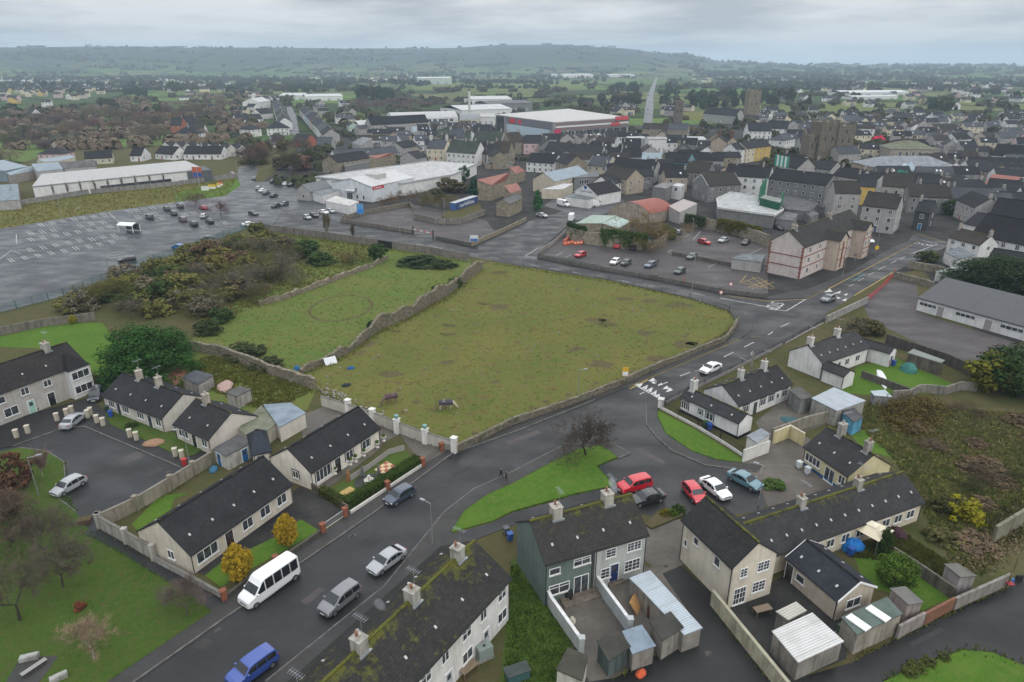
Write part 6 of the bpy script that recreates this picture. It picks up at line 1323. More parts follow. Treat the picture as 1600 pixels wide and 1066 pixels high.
def tufts(name,poly,n,hgt,col,seed,z=.03):
 rr =random.Random(seed);m =MB()
 for p in scatter(poly,n,seed):
  for _ in range(4):
   a =rr.uniform(0,6.283);w_ =rr.uniform(.05,.16);h =rr.uniform(.5,1)*hgt;dx,dy =math.cos(a)*w_,math.sin(a)*w_;ox,oy =rr.uniform(-.25,.25),rr.uniform(-.25,.25)
   m.face([(p.x +ox -dx,p.y +oy -dy,z),(p.x +ox +dx,p.y +oy +dy,z),(p.x +ox +rr.uniform(-.15,.15),p.y +oy +rr.uniform(-.15,.15),z +h)])
 return tag(m.build(name,'leaves',None,col),kind='stuff')
tufts('grass_tufts',FIELD,2600,.13,(.13,.145,.032),21);tufts('dead_grass',FIELD,1500,.14,(.19,.15,.06),22);tufts('grass_tufts',[(467,590),(540,553),(600,515),(697,462),(735,418),(612,389),(450,466),(330,505),(300,530)],2500,.14,(.085,.13,.026),23)
tufts('rough_grass',[(330,505),(450,466),(545,428),(612,389),(425,362),(330,420),(200,480)],5000,.45,(.10,.095,.025),24);tufts('rough_grass',[(1330,870),(1400,830),(1480,880),(1500,930),(1440,880)],2500,.5,(.075,.085,.022),25);tufts('rough_grass',WASTE,8000,.5,(.16,.145,.065),26);tufts('rough_grass',WASTE,11000,.4,(.095,.125,.03),36);tufts('rough_grass',[(0,358),(0,325),(180,301),(300,287),(370,280),(355,305),(150,333)],3500,.45,(.14,.105,.035),27);tufts('lawn_grass',[(0,1066),(0,740),(60,712),(100,745),(120,810),(330,957),(170,1066)],9000,.12,(.042,.080,.014),28);tufts('rough_grass',[(330,556),(430,584),(490,610),(420,648),(330,610),(290,570)],2500,.4,(.09,.095,.022),29);tufts('lawn_grass',[(800,880),(855,945),(900,1010),(880,1066),(790,1066)],2500,.16,(.055,.095,.018),30)
# litter and stones near the corner of the field
rr =random.Random(5);m =MB()
for p in scatter([(495,607),(510,600),(610,655),(600,668),(520,630)],130,31)+scatter(FIELD,60,33):
 s =rr.uniform(.06,.26);m.box(-s,s,-s *.7,s *.7,0,s *.8,0,rr.uniform(0,3),(p.x,p.y,.02))
tag(m.build('rubble','wall_block',None,(.30,.28,.245)),kind='stuff')
m =MB()
for p in scatter(FIELD,90,35): m.lathe([(rr.uniform(.2,.7),.03),(.1,.1)],7,0,(p.x,p.y,0))
tag(m.build('dirt','soil'),kind='stuff')
m =MB();n_ =40;p0 =G(533,481)
ring =[Vector((p0.x +6.6*math.cos(6.2832*k /n_),p0.y +8.6*math.sin(6.2832*k /n_))) for k in range(n_ +1)];strip(m,ring,.7,.028);tag(m.build('worn_track','soil'),kind='structure')

def weeds(name,paths,per,hgt,col,seed,spread=.35):
 r2 =random.Random(seed);m =MB()
 for px in paths:
  pts =gp(px)
  for a,b in zip(pts,pts[1:]):
   for _ in range(int((b -a).length *per)):
    p =a.lerp(b,r2.random());p =p +Vector((r2.gauss(0,spread),r2.gauss(0,spread)));h =hgt *r2.uniform(.3,1) ;q =r2.uniform(0,6.283);w_ =r2.uniform(.04,.12);dx,dy =math.cos(q)*w_,math.sin(q)*w_
    m.face([(p.x -dx,p.y -dy,.02),(p.x +dx,p.y +dy,.02),(p.x +r2.uniform(-.12,.12),p.y +r2.uniform(-.12,.12),.02+h)])
 tag(m.build(name,'leaves',None,col),kind='stuff')
weeds('weeds',[[(714,701),(800,659),(900,625),(975,595),(1022,573),(1132,530),(1144,514)]],26,.5,(.10,.11,.03),51,.5);weeds('weeds',[[(470,589),(540,558),(590,522),(640,499),(680,476),(697,467),(730,442)],[(495,610),(560,642),(640,676),(705,698)]],22,.6,(.11,.11,.035),52,.6)
weeds('weeds',[[(1327,1033),(1397,1001),(1487,957),(1572,919)],[(1113,952),(1201,1062)],[(157,829),(199,854),(242,880)],[(1085,992),(1040,1012),(960,1062)],[(855,944),(908,1026)],[(172,806),(215,802),(269,769),(304,747),(337,726)]],14,.28,(.085,.10,.022),53,.16);weeds('weeds',[[(425,365),(590,388),(614,392),(732,411)],[(1150,504),(1139,489),(1077,468),(950,441),(800,417),(770,412)],[(0,328),(140,305),(270,293),(372,280)],[(1382,1062),(1425,1045),(1505,1016),(1550,1021),(1600,1041)]],12,.5,(.09,.10,.028),54,.4)
for k,(u,v,w_) in enumerate([(1432,1046,1.8),(1450,1038,1.4),(1420,1054,1.5),(1475,1030,1.2)]): tree('bush%d' % k,'low shrub on the edge of the corner lawn by the lane, %s from the left' % ORD[[1,2,0,3][k]],(u,v),w_,.9,(.06,.075,.022),cat='bush',group='low shrubs on the corner lawn')
weeds('lawn_edges',[[(705,833),(725,800),(760,775),(800,757),(870,719),(905,702),(940,697),(965,715),(932,729),(959,760),(900,772),(800,800),(705,833)],[(1029,643),(1087,673),(1160,718),(1120,719),(1080,705),(1040,678),(1029,643)],[(1382,1066),(1425,1047),(1505,1017),(1550,1022),(1600,1042)],[(130,835),(180,860),(265,912),(330,957),(170,1066)],[(100,723),(102,745),(86,775),(118,800)]],34,.22,(.065,.12,.02),55,.12)
r9 =random.Random(44)
for k,p in enumerate(scatter(FIELD,26,45)):
 n_ =11;s_ =r9.uniform(.6,2.2);m =MB();m.face([(p.x +s_ *r9.uniform(.5,1.3)*math.cos(6.283*i /n_)*1.5,p.y +s_ *r9.uniform(.5,1.3)*math.sin(6.283*i /n_),.0265) for i in range(n_)]);tag(m.build('mud_patch','soil' if k % 3 else 'scrub_ground'),kind='structure')
# ------------------------------------------------------------------ the town: each building from its eaves line and ridge
WC =dict(w=(.68,.68,.67),c=(.62,.56,.42),g=(.36,.35,.34),d=(.20,.20,.20),s=(.33,.30,.25),y=(.60,.42,.12),p=(.58,.42,.42),b=(.36,.52,.62),o=(.52,.47,.38),t=(.38,.32,.25),l=(.55,.54,.70),e=(.12,.30,.36),r=(.36,.13,.08),k=(.07,.07,.075),n=(.45,.55,.48))
RC =dict(s=(.044,.046,.052),l=(.105,.112,.125),k=(.030,.031,.035),t=(.062,.055,.048),b=(.080,.066,.054),m=(.26,.33,.38),r=(.30,.10,.07),W=(.50,.50,.50),v=(.075,.095,.075),G=(.24,.26,.27))
WN =dict(w='white',c='cream',g='grey',d='dark grey',s='stone',y='yellow',p='pink',b='pale blue',o='beige',t='tan',l='lilac',e='teal',r='red brick',k='black',n='pale green')
RN =dict(s='slate',l='pale slate',k='black slate',t='brown tiled',b='brown tiled',m='blue-grey metal',r='rusty red',W='white',v='green-tinged',G='grey sheet')
def kw(wc,rc):
 d =dict(wall=WC[wc],roof=RC[rc],moss=.12)
 if wc == 's': d['wmat']='wall_stone'
 if wc == 'r': d['wmat']='brick_red'
 if rc in 'mrWG': d['rmat']='sheet_metal'
 return d
# (label, A, B, ridge point, eaves height, wall, roof, pitch, chimneys, options)
T =[
 ('stone barn-like building with small windows behind the brown fence',(502,252),(555,244),(549,238),5.6,'s','k',34,(),{}),
 ('long grey-roofed hall with white gable left of centre',(515,242),(612,236),(506,234),4.2,'w','l',28,(),{}),
 ('blue slate cottage with three roof lights near the red gable',(494,227),(517,227),(505,214),3.2,'g','l',36,(),{}),
 ('white hip-roofed house, left one of the pair beyond the roundabout',(373,202),(392,203),(383,194),5.2,'w','s',32,(),dict(ends='hh')),
 ('white hip-roofed house at the end of the old street',(416,201),(452,200),(435,190),5.2,'w','s',32,(),dict(ends='hh')),
 ('low white terrace behind the hip-roofed houses',(370,188),(411,186),(400,178),3.2,'w','s',32,(.3,.8),{}),
 ('slate-roofed house right of the red-roofed shed',(624,246),(641,243),(622,237),4.5,'g','s',34,(),{}),
 ('dark row with three roof lights',(606,230),(632,226),(628,219),4.5,'g','k',32,(.1,),{}),
 ('blue-slate house with white gable in the centre left',(628,221),(641,220),(640,210),4.5,'w','l',36,(),{}),
 ('cream house with tall white chimneys behind the flat white roof',(666,232),(694,233),(690,218),6.6,'c','l',36,((.05,1.2,1.6,2.0,2),(.95,1.2,1.6,2.0,2)),dict(cwall=(.66,.66,.64))),
 ('white and grey house with green-grey roof left of the red barns',(715,234),(760,237),(735,219),6.4,'w','v',34,(.5,),{}),
 ('green-grey roofed house right of the leafless tree',(682,215),(703,215),(692,202),6.0,'g','v',34,(.05,.95),{}),
 ('slate house between two brick chimneys',(704,216),(725,216),(715,200),6.2,'g','l',34,(.05,.95),{}),
 ('narrow green-grey roofed house in the back street',(727,217),(737,217),(733,203),6.0,'w','v',34,(.9,),{}),
 ('wide green-grey roofed house in front of the white dormer',(738,219),(782,221),(770,204),6.0,'g','v',34,(.1,.9),{}),
 ('dark slate house left of the stone gable',(740,237),(760,237),(755,221),5.6,'g','k',34,(),{}),
 ('plain slate house right of the dark slate one',(761,238),(778,238),(776,222),5.6,'w','s',34,(.9,),{}),
 ('brown stone house with big stack below the glass corner of the shopping centre',(785,220),(806,219),(800,204),7.0,'s','b',36,(.1,.9),{}),
 ('brown-roofed stone house in front of the big stack',(779,234),(805,235),(800,219),6.6,'s','b',36,(.9,),{}),
 ('dark green-slate house with pink walls below the shopping centre',(818,224),(848,224),(842,211),6.4,'p','s',34,(.05,.98),{}),
 ('white-walled house with large dark slate roof behind the blue-grey shed',(822,253),(866,256),(850,240),4.8,'w','k',36,(),{}),
 ('slate terrace house left of the shopping centre forecourt',(850,234),(891,237),(870,222),6.2,'g','s',34,(.95,),{}),
 ('slate terrace house below the white tents',(893,238),(940,240),(920,226),6.2,'g','s',34,(.95,),{}),
 ('pale slate cream-gabled house with white trim',(917,258),(948,261),(945,244),5.4,'o','l',36,(),dict(vcol=(.7,.7,.7))),
 ('black slate terrace house right of the tents',(941,241),(970,244),(955,230),6.0,'w','k',34,(.98,),{}),
 ('lilac-fronted terrace house with dark slate roof',(973,246),(1004,246),(990,232),6.0,'l','k',34,(.02,),{}),
 ('cream terrace house with pale blue metal roof',(1005,246),(1035,247),(1025,237),6.0,'c','m',28,(),{}),
 ('teal-fronted terrace house with black slate roof',(1036,252),(1073,255),(1060,238),6.0,'e','k',34,(),{}),
 ('long dark terrace house at the end of the street row',(1076,250),(1131,252),(1110,238),6.0,'g','k',34,(.6,),{}),
 ('long black slate roof in front of the lilac house',(955,262),(1022,267),(1000,249),5.6,'g','k',36,(.95,),{}),
 ('steep black slate roof with one roof light behind the grey flats',(1029,272),(1066,274),(1050,256),5.6,'g','k',38,(),{}),
 ('brownish slate house left of the moss-striped gable',(1069,268),(1106,271),(1090,252),6.2,'d','t',36,(.1,),{}),
 ('white-walled house behind the white sign gable',(954,290),(972,285),(958,271),4.8,'w','s',36,(),{}),
 ('white hotel rear with fire escape above the flat roof',(1131,274),(1201,279),(1160,257),8.4,'w','k',32,(.2,.8),{}),
 ('long grey-rendered rear range with small white windows',(1201,279),(1291,290),(1250,267),8.2,'d','k',32,(.5,),{}),
 ('white terrace house at the low end of the coloured street',(1152,235),(1168,233),(1163,222),7.2,'w','s',34,(.02,),{}),
 ('cream terrace house second in the coloured street',(1168,233),(1181,231),(1178,219),7.4,'c','s',34,(.98,),{}),
 ('ochre yellow terrace house in the coloured street',(1181,231),(1194,229.5),(1191,216),7.4,'y','s',34,(.98,),{}),
 ('orange-yellow end house of the coloured street',(1194,229.5),(1206,228),(1203,215),7.2,'y','s',34,(.98,),{}),
 ('white house with hipped slate roof beyond the coloured street',(1226,220),(1244,217),(1234,207),6.2,'w','l',34,(),dict(ends='hh')),
 ('tall grey gabled block with three white windows',(1305,302),(1346,303),(1322,283),9.0,'g','t',38,(),{}),
 ('big grey house with broad slate roof above the double lamp',(1347,321),(1402,327),(1396,303),8.0,'g','t',36,(.98,),{}),
 ('dark two-storey house with bright blue door by the stop line',(1429,330),(1454,333),(1442,312),5.8,'k','s',36,(.05,),dict(doorcol=(.02,.15,.32))),
 ('stone house with slate roof behind the blue-door house',(1440,301),(1476,302),(1460,286),5.6,'s','s',34,(.05,.95),{}),
 ('blue-grey slate row house with white rear wall',(1476,306),(1542,310),(1510,293),4.8,'w','l',32,(.9,),{}),
 ('blue-grey slate house at the end of the pale row',(1542,312),(1566,313),(1555,298),4.8,'g','l',32,(),{}),
 ('mossy brown-roofed white house with three dark windows by the stop line',(1481,371),(1531,384),(1515,360),4.6,'w','b',36,(.02,.98),dict(moss=.55)),
 ('white L-shaped house with grey slate roof on the right',(1505,349),(1553,360),(1545,335),4.4,'w','s',34,(),{}),
 ('white house with dark slate roof at the right edge',(1554,360),(1640,377),(1590,350),5.0,'w','k',34,(),{}),
 ('low dark-roofed house in the right corner of the town',(1540,408),(1640,425),(1590,393),3.4,'d','k',28,(),{}),
 ('dark slate house with skylights at the right edge',(1560,330),(1640,340),(1590,319),4.6,'g','k',32,(),{}),
 ('slate house behind the skylight house',(1566,316),(1620,318),(1590,300),4.8,'g','s',32,(),{}),
 ('white gabled house with black lower roof right of the courthouse',(1496,219),(1519,217),(1505,207),5.5,'w','k',38,(),{}),
 ('low cream row behind the white gabled house',(1519,214),(1542,213),(1532,205),3.4,'o','t',30,(),{}),
 ('pale slate row house at the right, pink walls',(1578,212),(1620,211),(1595,203),3.6,'p','l',30,(),{}),
 ('grey slate house between the low rows at the right',(1543,214),(1577,213),(1560,205),3.4,'g','l',30,(.5,),{}),
 ('yellow-walled cottage with dark roof beyond the courthouse',(1428,208),(1452,207),(1440,199),3.6,'c','s',34,(),{}),
 ('white house with porch beside the red sign',(1401,186),(1428,185),(1415,176),5.4,'w','s',34,(.8,),{}),
 ('pale yellow hip-roofed house with chimneys in the trees',(1322,190),(1349,189),(1335,180),5.4,'c','l',32,(.1,.9),{}),
 ('long white low range at the far right',(1557,240),(1640,246),(1600,232),4.0,'w','k',30,(),{}),
 ('long black-slate terrace with a row of roof lights at the right',(1512,260),(1640,262),(1570,246),4.6,'d','k',34,(),dict(vents=8)),
 ('orange-rusted shed roof at the right edge of the town',(1555,283),(1600,288),(1580,277),4.0,'g','r',30,(),{}),
 ('grey slate house below the rusted shed',(1545,292),(1600,297),(1575,283),4.8,'d','s',32,(.05,),{}),
 ('slate house behind the yellow wall, left of the green sheeting',(1340,284),(1370,286),(1352,270),7.0,'y','s',34,(.98,),{}),
 ('slate house with patched roof below the big grey hip roof',(1378,284),(1425,287),(1400,270),7.0,'g','t',34,(.9,),{}),
 ('dark slate house right of the green sheeting',(1430,284),(1466,286),(1450,271),6.4,'d','s',34,(.02,),{}),
 ('dark slate house left of the castle foot',(1266,262),(1298,266),(1285,250),6.2,'g','s',34,(.05,),{}),
 ('black slate house below the castle',(1300,274),(1342,280),(1330,262),6.4,'g','k',34,(.1,.9),{}),
 ('white-trimmed slate house right of the castle',(1312,241),(1347,240),(1335,228),5.4,'g','l',34,(),{}),
 ('dark slate house behind the striped screen',(1212,252),(1246,257),(1235,240),6.6,'g','k',34,(.1,),{}),
 ('big dark house left of the castle, seen above the hotel',(1248,257),(1276,262),(1262,248),6.4,'g','k',34,(),{}),
 ('slate cottage behind the roundabout trees',(420,218),(440,217),(428,209),4.0,'w','s',34,(),{}),
 ('dark bungalow with white gable, left one behind the store',(218,240),(236,240),(226,229),3.0,'w','k',36,(),{}),
 ('dark bungalow with white gable, middle one behind the store',(241,240),(270,242),(258,228),3.0,'w','k',36,(),{}),
 ('long dark bungalow with low white wall behind the store',(286,241),(345,241),(320,228),3.0,'w','k',32,(.4,),{}),
 ('white two-storey hip-roofed house above the row of dormers',(282,207),(321,207),(303,198),5.6,'w','s',32,(.5,),dict(ends='hh')),
 ('pink hip-roofed house behind the blue sheds',(78,237),(117,237),(97,228),5.4,'p','s',34,((.5,1.2,1.4,1.4,2),),dict(ends='hh')),
 ('dark-roofed bungalow beside the small green at the left',(135,245),(178,243),(160,233),3.0,'o','k',32,(),{}),
 ('red-brick house in the bare wood',(265,196),(283,196),(275,182),5.6,'r','s',34,(.9,),{}),
 ('grey-roofed house beside the red-brick house',(284,195),(310,194),(300,180),5.4,'o','s',34,(.9,),{}),
 ('tiled house with satellite dishes left of the old street',(392,178),(412,176),(402,168),5.0,'w','s',34,(.5,),{}),
 ('long white single-storey range near the green hedge',(550,194),(582,192),(565,189),3.2,'w','W',10,(),{}),
 ('low white workshop in front of the arched factory',(640,204),(668,203),(655,195),4.6,'w','m',26,(),{}),
 ('big dark factory roof at the back left of the arched factory',(580,196),(670,191),(640,172),7.0,'g','k',24,(),{}),
 ('white dormer house beside the glass corner',(740,205),(768,205),(755,193),6.4,'w','s',36,(.9,),{}),
 ('church hall with blue front below the church',(1162,203),(1198,203),(1178,190),5.4,'w','s',36,(),{}),
 ('long grey church nave with white window surrounds',(1112,177),(1163,181),(1140,168),7.0,'g','s',40,(),{}),
 ('low slate house behind the church hall',(1200,199),(1232,200),(1215,187),4.6,'w','s',34,(.95,),{}),
 ('ruined stone mill with pale new roof section',(1048,200),(1078,201),(1064,192),8.0,'s','l',34,(),{}),
 ('long roofless stone mill ruin',(1006,199),(1047,200),(1030,192),7.6,'s','t',34,(),{}),
]
for lab,A_,B_,R_,eh,wc,rc,pit,ch,op in T:
 k_ =kw(wc,rc);k_.update(op)
 nm ='church' if 'church nave' in lab else ('hall' if 'hall' in lab.split(' with')[0] else 'town_house')
 bld(lab,A_,B_,R_,eh,pit,name=nm,cat='building' if nm != 'town_house' else 'house',chim=ch,auto=3.0,gutter=False,**k_)
GB =[
 ('orange-red brick gable house near the roundabout trees',(479,219),(494,217),4.4,12,'r','s',36,{}),
 ('small white gable beside the red-orange shed',(570,242),(581,241),4.2,10,'g','l',40,dict(vcol=(.7,.7,.7))),
 ('tan gable-fronted house left of the cream house',(643,234),(657,234),5.2,9,'t','l',36,{}),
 ('stone twin-gabled house with white windows in the town centre',(887,257),(916,255),7.2,12,'s','s',36,{}),
 ('small white chapel-like gable at the end of the blue-grey shed',(869,273),(884,275),4.6,9,'w','s',44,dict(vcol=(.72,.72,.72))),
 ('tan ruinous gable with mossy slate roof',(979,281),(1007,277),6.2,14,'t','t',34,dict(moss=.5)),
 ('dark grey gable with white bargeboards and moss-striped roof',(1082,284),(1107,291),6.4,15,'d','t',34,dict(vcol=(.72,.72,.72),moss=.55)),
 ('tan gable with big brick stacks, left one above the dark terrace',(1110,222),(1135,223),8.0,12,'t','s',34,dict(chim=((.1,1.6,2.2,3.2,2),),cwall=(.16,.10,.08))),
 ('tan gable with big brick stack, right one above the dark terrace',(1137,222),(1152,221),8.0,12,'t','s',34,dict(chim=((.1,1.6,2.2,3.2,2),),cwall=(.16,.10,.08))),
 ('white gable-fronted workshop with blue front beside the church hall',(1184,205),(1199,204),5.0,10,'w','s',36,{}),
 ('white triangular gable house among the hedges at far left',(47,180),(67,179),3.4,10,'w','s',44,{}),
 ('white factory shed with big gable far left of the centre',(378,160),(405,160),9.0,40,'w','W',22,{}),
]
for lab,A_,B_,eh,dp,wc,rc,pit,op in GB:
 k_ =kw(wc,rc);k_.update(op);gab(lab,A_,B_,eh,dp,pit,name='town_house',auto=3.2,gutter=False,**k_)
# dormered terrace behind the store: eight look-alike white-trimmed gables
for k in range(8): gab('white-trimmed gabled house in the row of eight behind the dark bungalows, %s from the left' % ['first','second','third','fourth','fifth','sixth','seventh','last'][k],(252+k *17.2,229+k *.6),(265+k *17.2,229+k *.6),4.4,11,42,name='terrace_house',wall=(.58,.56,.52),roof=RC['s'],vcol=(.72,.72,.72),auto=3.5,gutter=False,group='row of gabled houses behind the store')
# old street: terraces either side running away from the viewer
def street(px0,px1,n,side,w,eh,cols,grp,txt,ew=6.5):
 a,b =G(*px0).xy,G(*px1).xy;d =(b -a)/n;ang =math.atan2(d.y,d.x)
 for k in range(n):
  p =a +d *k;L_ =d.length -.02;e_ =eh +(k *7 % 3)*.35;c =cols[k % len(cols)]
  if side < 0: house('terrace_house','%s terrace house, %s on the %s' % (WN[c],ORD[k],txt),'house',p,ang,L_,w,e_,e_ +w /2*.68,wall=WC[c],roof=RC['slktl'[k % 5]],auto=3.0,chim=(.98,) if k % 2 else (),gutter=False,group=grp)
  else: q =p +d;house('terrace_house','%s terrace house, %s on the %s' % (WN[c],ORD[k],txt),'house',q,ang +math.pi,L_,w,e_,e_ +w /2*.68,wall=WC[c],roof=RC['klsst'[k % 5]],auto=3.0,chim=(.02,) if k % 2 else (),gutter=False,group=grp)
street((458,203),(441,169),9,-1,11,6.0,'wycgwpogw','left side of the old street','left of the old street from its near end')
street((506,227),(468,181),10,1,11,6.4,'gwngpbbwgc','right side of the old street','right of the old street from its near end')
sheet('old_street',[(446,208),(468,212),(463,182),(452,160),(446,160),(450,182)],.026,'asphalt_wet')
# flat roofs, sheds and barns
def S(lab,cs,z,wc,rc,rmat='roof_felt',**k):
 cs =[c if len(c) == 3 else (*c,z) for c in cs]
 k.setdefault('name','commercial_building');k.setdefault('cat','building')
 kk =dict(wall=WC[wc],roof=RC[rc] if isinstance(rc,str) else rc,rmat=rmat,wmat='wall_render');kk.update(k);return shed(lab,cs,**kk)
S('long white flat-roofed supermarket range in the centre left',[(493,277),(560,267),(675,252),(745,256),(708,273),(629,287),(560,284)],5.0,'w',(.44,.44,.44),parapet=(.42,.42,.42))
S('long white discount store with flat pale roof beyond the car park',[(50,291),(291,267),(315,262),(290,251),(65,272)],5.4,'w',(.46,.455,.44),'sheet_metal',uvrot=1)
A_,B_ =G(50,291,5.4),G(291,267,5.4);d_ =B_ -A_;st_ =[o for o in C.objects if 'long white discount' in o.get('label','')][0]
for t0,t1,z0,z1,nm,mt,c_ in ((.40,.88,1.5,2.7,'strip_window','pane_glass',None),(.56,.60,.1,1.3,'loading_door','paint',(.03,.03,.03)),(.94,.97,.6,1.5,'vent','paint',(.05,.05,.05)),(0,1,5.0,5.35,'eaves_trim','paint',(.25,.25,.26))): m =MB();m.box(d_.length *t0,d_.length *t1,-.2,.4,z0,z1);m.build(nm,mt,st_,c_,loc=(A_.x -st_.location.x,A_.y -st_.location.y,0),rz=math.atan2(d_.y,d_.x))
S('dark glazed end block of the discount store',[(292,268.5),(331,266),(318,259.5),(300,261)],5.0,'d',(.07,.08,.09),wall=(.10,.115,.125))
S('blue-grey flat shed, left of the pair behind the store',[(49,256,7),(91,254,7),(99,264,4.4),(57,268,4.4)],4.4,'g','m','sheet_metal');S('dark brown flat shed, right of the pair behind the store',[(92,253,7),(147,250,7),(151,260,4.4),(100,264,4.4)],4.4,'g',(.10,.095,.095));S('blue-grey gabled shed at the left edge',[(-10,251),(6,250),(44,260),(8,267),(-10,266)],5.0,'b','m','sheet_metal',wall=(.2,.26,.3));S('low blue lean-to at the left edge',[(10,270,4.6),(50,259,6),(56,266,4),(16,274,3.8)],3.8,'g','m','sheet_metal',wall=(.30,.27,.24));S('curved pale blue roofed shed before the pink house',[(57,250),(80,246),(110,242),(118,246),(92,252),(70,253)],4.6,'c','m','sheet_metal')
S('low blue-roofed workshops at the lower left beyond the store wall',[(-20,290),(28,287),(30,312),(-20,315)],3.6,'g',(.17,.22,.25));S('light grey big sloping roof left of the dark skylight row',[(550,223,5),(566,214,9.5),(582,216,9.5),(563,228,5)],5.4,'g','G','sheet_metal');S('rust-red sheet roof with white roof lights on an ivied shed',[(576,244,6.5),(611,239,6.5),(619,242,5),(589,248,5)],5.0,'s','r','sheet_metal',wmat='wall_stone');S('dark blank-walled shed in front of the stone barn',[(534,256),(572,250),(577,253),(539,260)],4.2,'d',(.16,.16,.14))
S('small rusted orange roof with white stripes by the red barn',[(796,262,7),(810,259,7),(821,267,4.4),(806,272,4.4)],4.4,'s','r','sheet_metal',wmat='wall_stone');S('big red sheet-roofed barn on stone ruins',[(745,281,8),(795,270,9),(801,279,6),(768,290,6)],6.0,'s','r','sheet_metal',wmat='wall_stone',name='barn',cat='barn');S('small red sheet-roofed shed below the big red barn',[(787,290,7),(808,286,7),(815,297,4.8),(798,302,4.8)],4.8,'s','r','sheet_metal',wmat='wall_stone',name='barn',cat='barn')
bld('roofless-looking stone shed with pale patched slate roof by the tarmac yard',(796,319),(817,310),(805,303),4.6,30,name='barn',cat='barn',wall=WC['s'],wmat='wall_stone',roof=(.20,.20,.19),moss=.2,gutter=False)
bld('long shed with blue-grey sheet roof and stone wall in the town centre',(832,280),(886,268),(822,274),5.0,28,name='barn',cat='barn',wall=WC['o'],roof=RC['m'],rmat='sheet_metal',gutter=False)
S('white flat canopy roof next to the vans',[(846,296),(880,287),(896,287),(879,296)],3.8,'o','W');S('grey flat-roofed office with two white windows',[(896,270),(935,268),(936,276),(897,278)],5.0,'d',(.10,.11,.12),wins=[(0,.3,2.2,2.2,1.8,'s2'),(0,.5,2.2,2.2,1.8,'s2'),(2,.3,2.2,2.2,1.8,'s2')])
sg =gab('white gable with blue emblem and lettering above the vans',(897,299),(932,305),4.4,15,30,name='shop',cat='shop',wall=WC['w'],roof=RC['k'],gutter=False,vcol=(.7,.7,.7))
S('low white annex with grey flat roof below the sign gable',[(882,307),(900,301),(936,306),(921,312)],3.4,'w',(.13,.15,.16))
D_ =(G(932,305,4.4)-G(897,299,4.4)).length
m =MB();m.tube((.06,D_ /2,6.6),(.09,D_ /2,6.6),.75,.75,16);m.build('emblem','paint',sg,(.03,.08,.30))
m =MB();yy =-3.2
for j in range(13):
 w_ =.18+.10*((j *5) % 3);m.box(.07,.09,D_ /2+yy,D_ /2+yy +w_,4.75,5.2+.12*((j *3) % 2));yy += w_ +(.14 if j != 6 else .5)
m.build('lettering','paint',sg,(.14,.16,.22))
# red barrel-roofed shed and green-roofed sheds
fl,fr =G(950,331,3.4),G(1015,334,3.4);bk =(G(1054,327,3.4)-fr);t =thing('barrel_shed','big shed with red rusted barrel roof','shed',(fl.x,fl.y,0));m,g_ =MB(),MB();n_ =14;ax =fr -fl
FOOT.append((fl.x +ax.x /2+bk.x /2,fl.y +ax.y /2+bk.y /2,16,1,0,30,30,fl.x,fl.y -5))
arc =[(ax *(k /n_),3.4+3.6*math.sin(math.pi *k /n_) ** .8) for k in range(n_ +1)]
for (p,z),(q,z2) in zip(arc,arc[1:]): m.face([(p.x,p.y,z),(q.x,q.y,z2),(q.x +bk.x,q.y +bk.y,z2),(p.x +bk.x,p.y +bk.y,z)],0,[(0,0),(0,.1),(bk.length,.1),(bk.length,0)])
m.build('roof','sheet_metal',t,(.33,.085,.055))
g_.face([(0,0,0),(ax.x,ax.y,0)]+[(p.x,p.y,z -.1) for p,z in arc[::-1]]);g_.face([(ax.x,ax.y,0),(ax.x +bk.x,ax.y +bk.y,0),(ax.x +bk.x,ax.y +bk.y,3.3),(ax.x,ax.y,3.3)]);g_.face([(bk.x,bk.y,0),(0,0,0),(0,0,3.3),(bk.x,bk.y,3.3)]);g_.build('walls','wall_block',t,(.34,.29,.25))
S('green sheet-roofed shed, left of the two behind the car park',[(899,349,4),(925,336,5.6),(964,337,5.6),(940,349,4.6)],4.2,'s',(.33,.42,.35),'sheet_metal',wmat='wall_stone',name='shed',cat='shed');S('green sheet-roofed shed, right of the two behind the car park',[(941,349,4.6),(965,338,5.6),(985,346,5.0),(966,357,3.8)],4.2,'s',(.36,.46,.42),'sheet_metal',wmat='wall_stone',name='shed',cat='shed')
wall('shed_wall','stone front wall of the green-roofed sheds',[(886,373),(915,381),(960,387),(1012,392)],3.8,.5,'wall_stone',(.34,.31,.26),rag=.1,step=1.5)
S('pale pink-stained sheet roof right of the barrel shed',[(1045,322,5),(1068,311,6),(1090,318,5),(1062,332,4)],4.0,'g',(.42,.36,.34),'sheet_metal');S('grey flat-roofed block behind the barrel shed',[(1020,292),(1036,285),(1054,287),(1041,295)],5.4,'d',(.16,.16,.16));S('small white flat-roofed dormer box behind the barrel shed',[(1049,290),(1058,286),(1071,288),(1064,292)],5.2,'w','W',wins=[(0,.5,3.2,1.4,1.5,'s2'),(3,.5,3.2,1.4,1.5,'s2')])
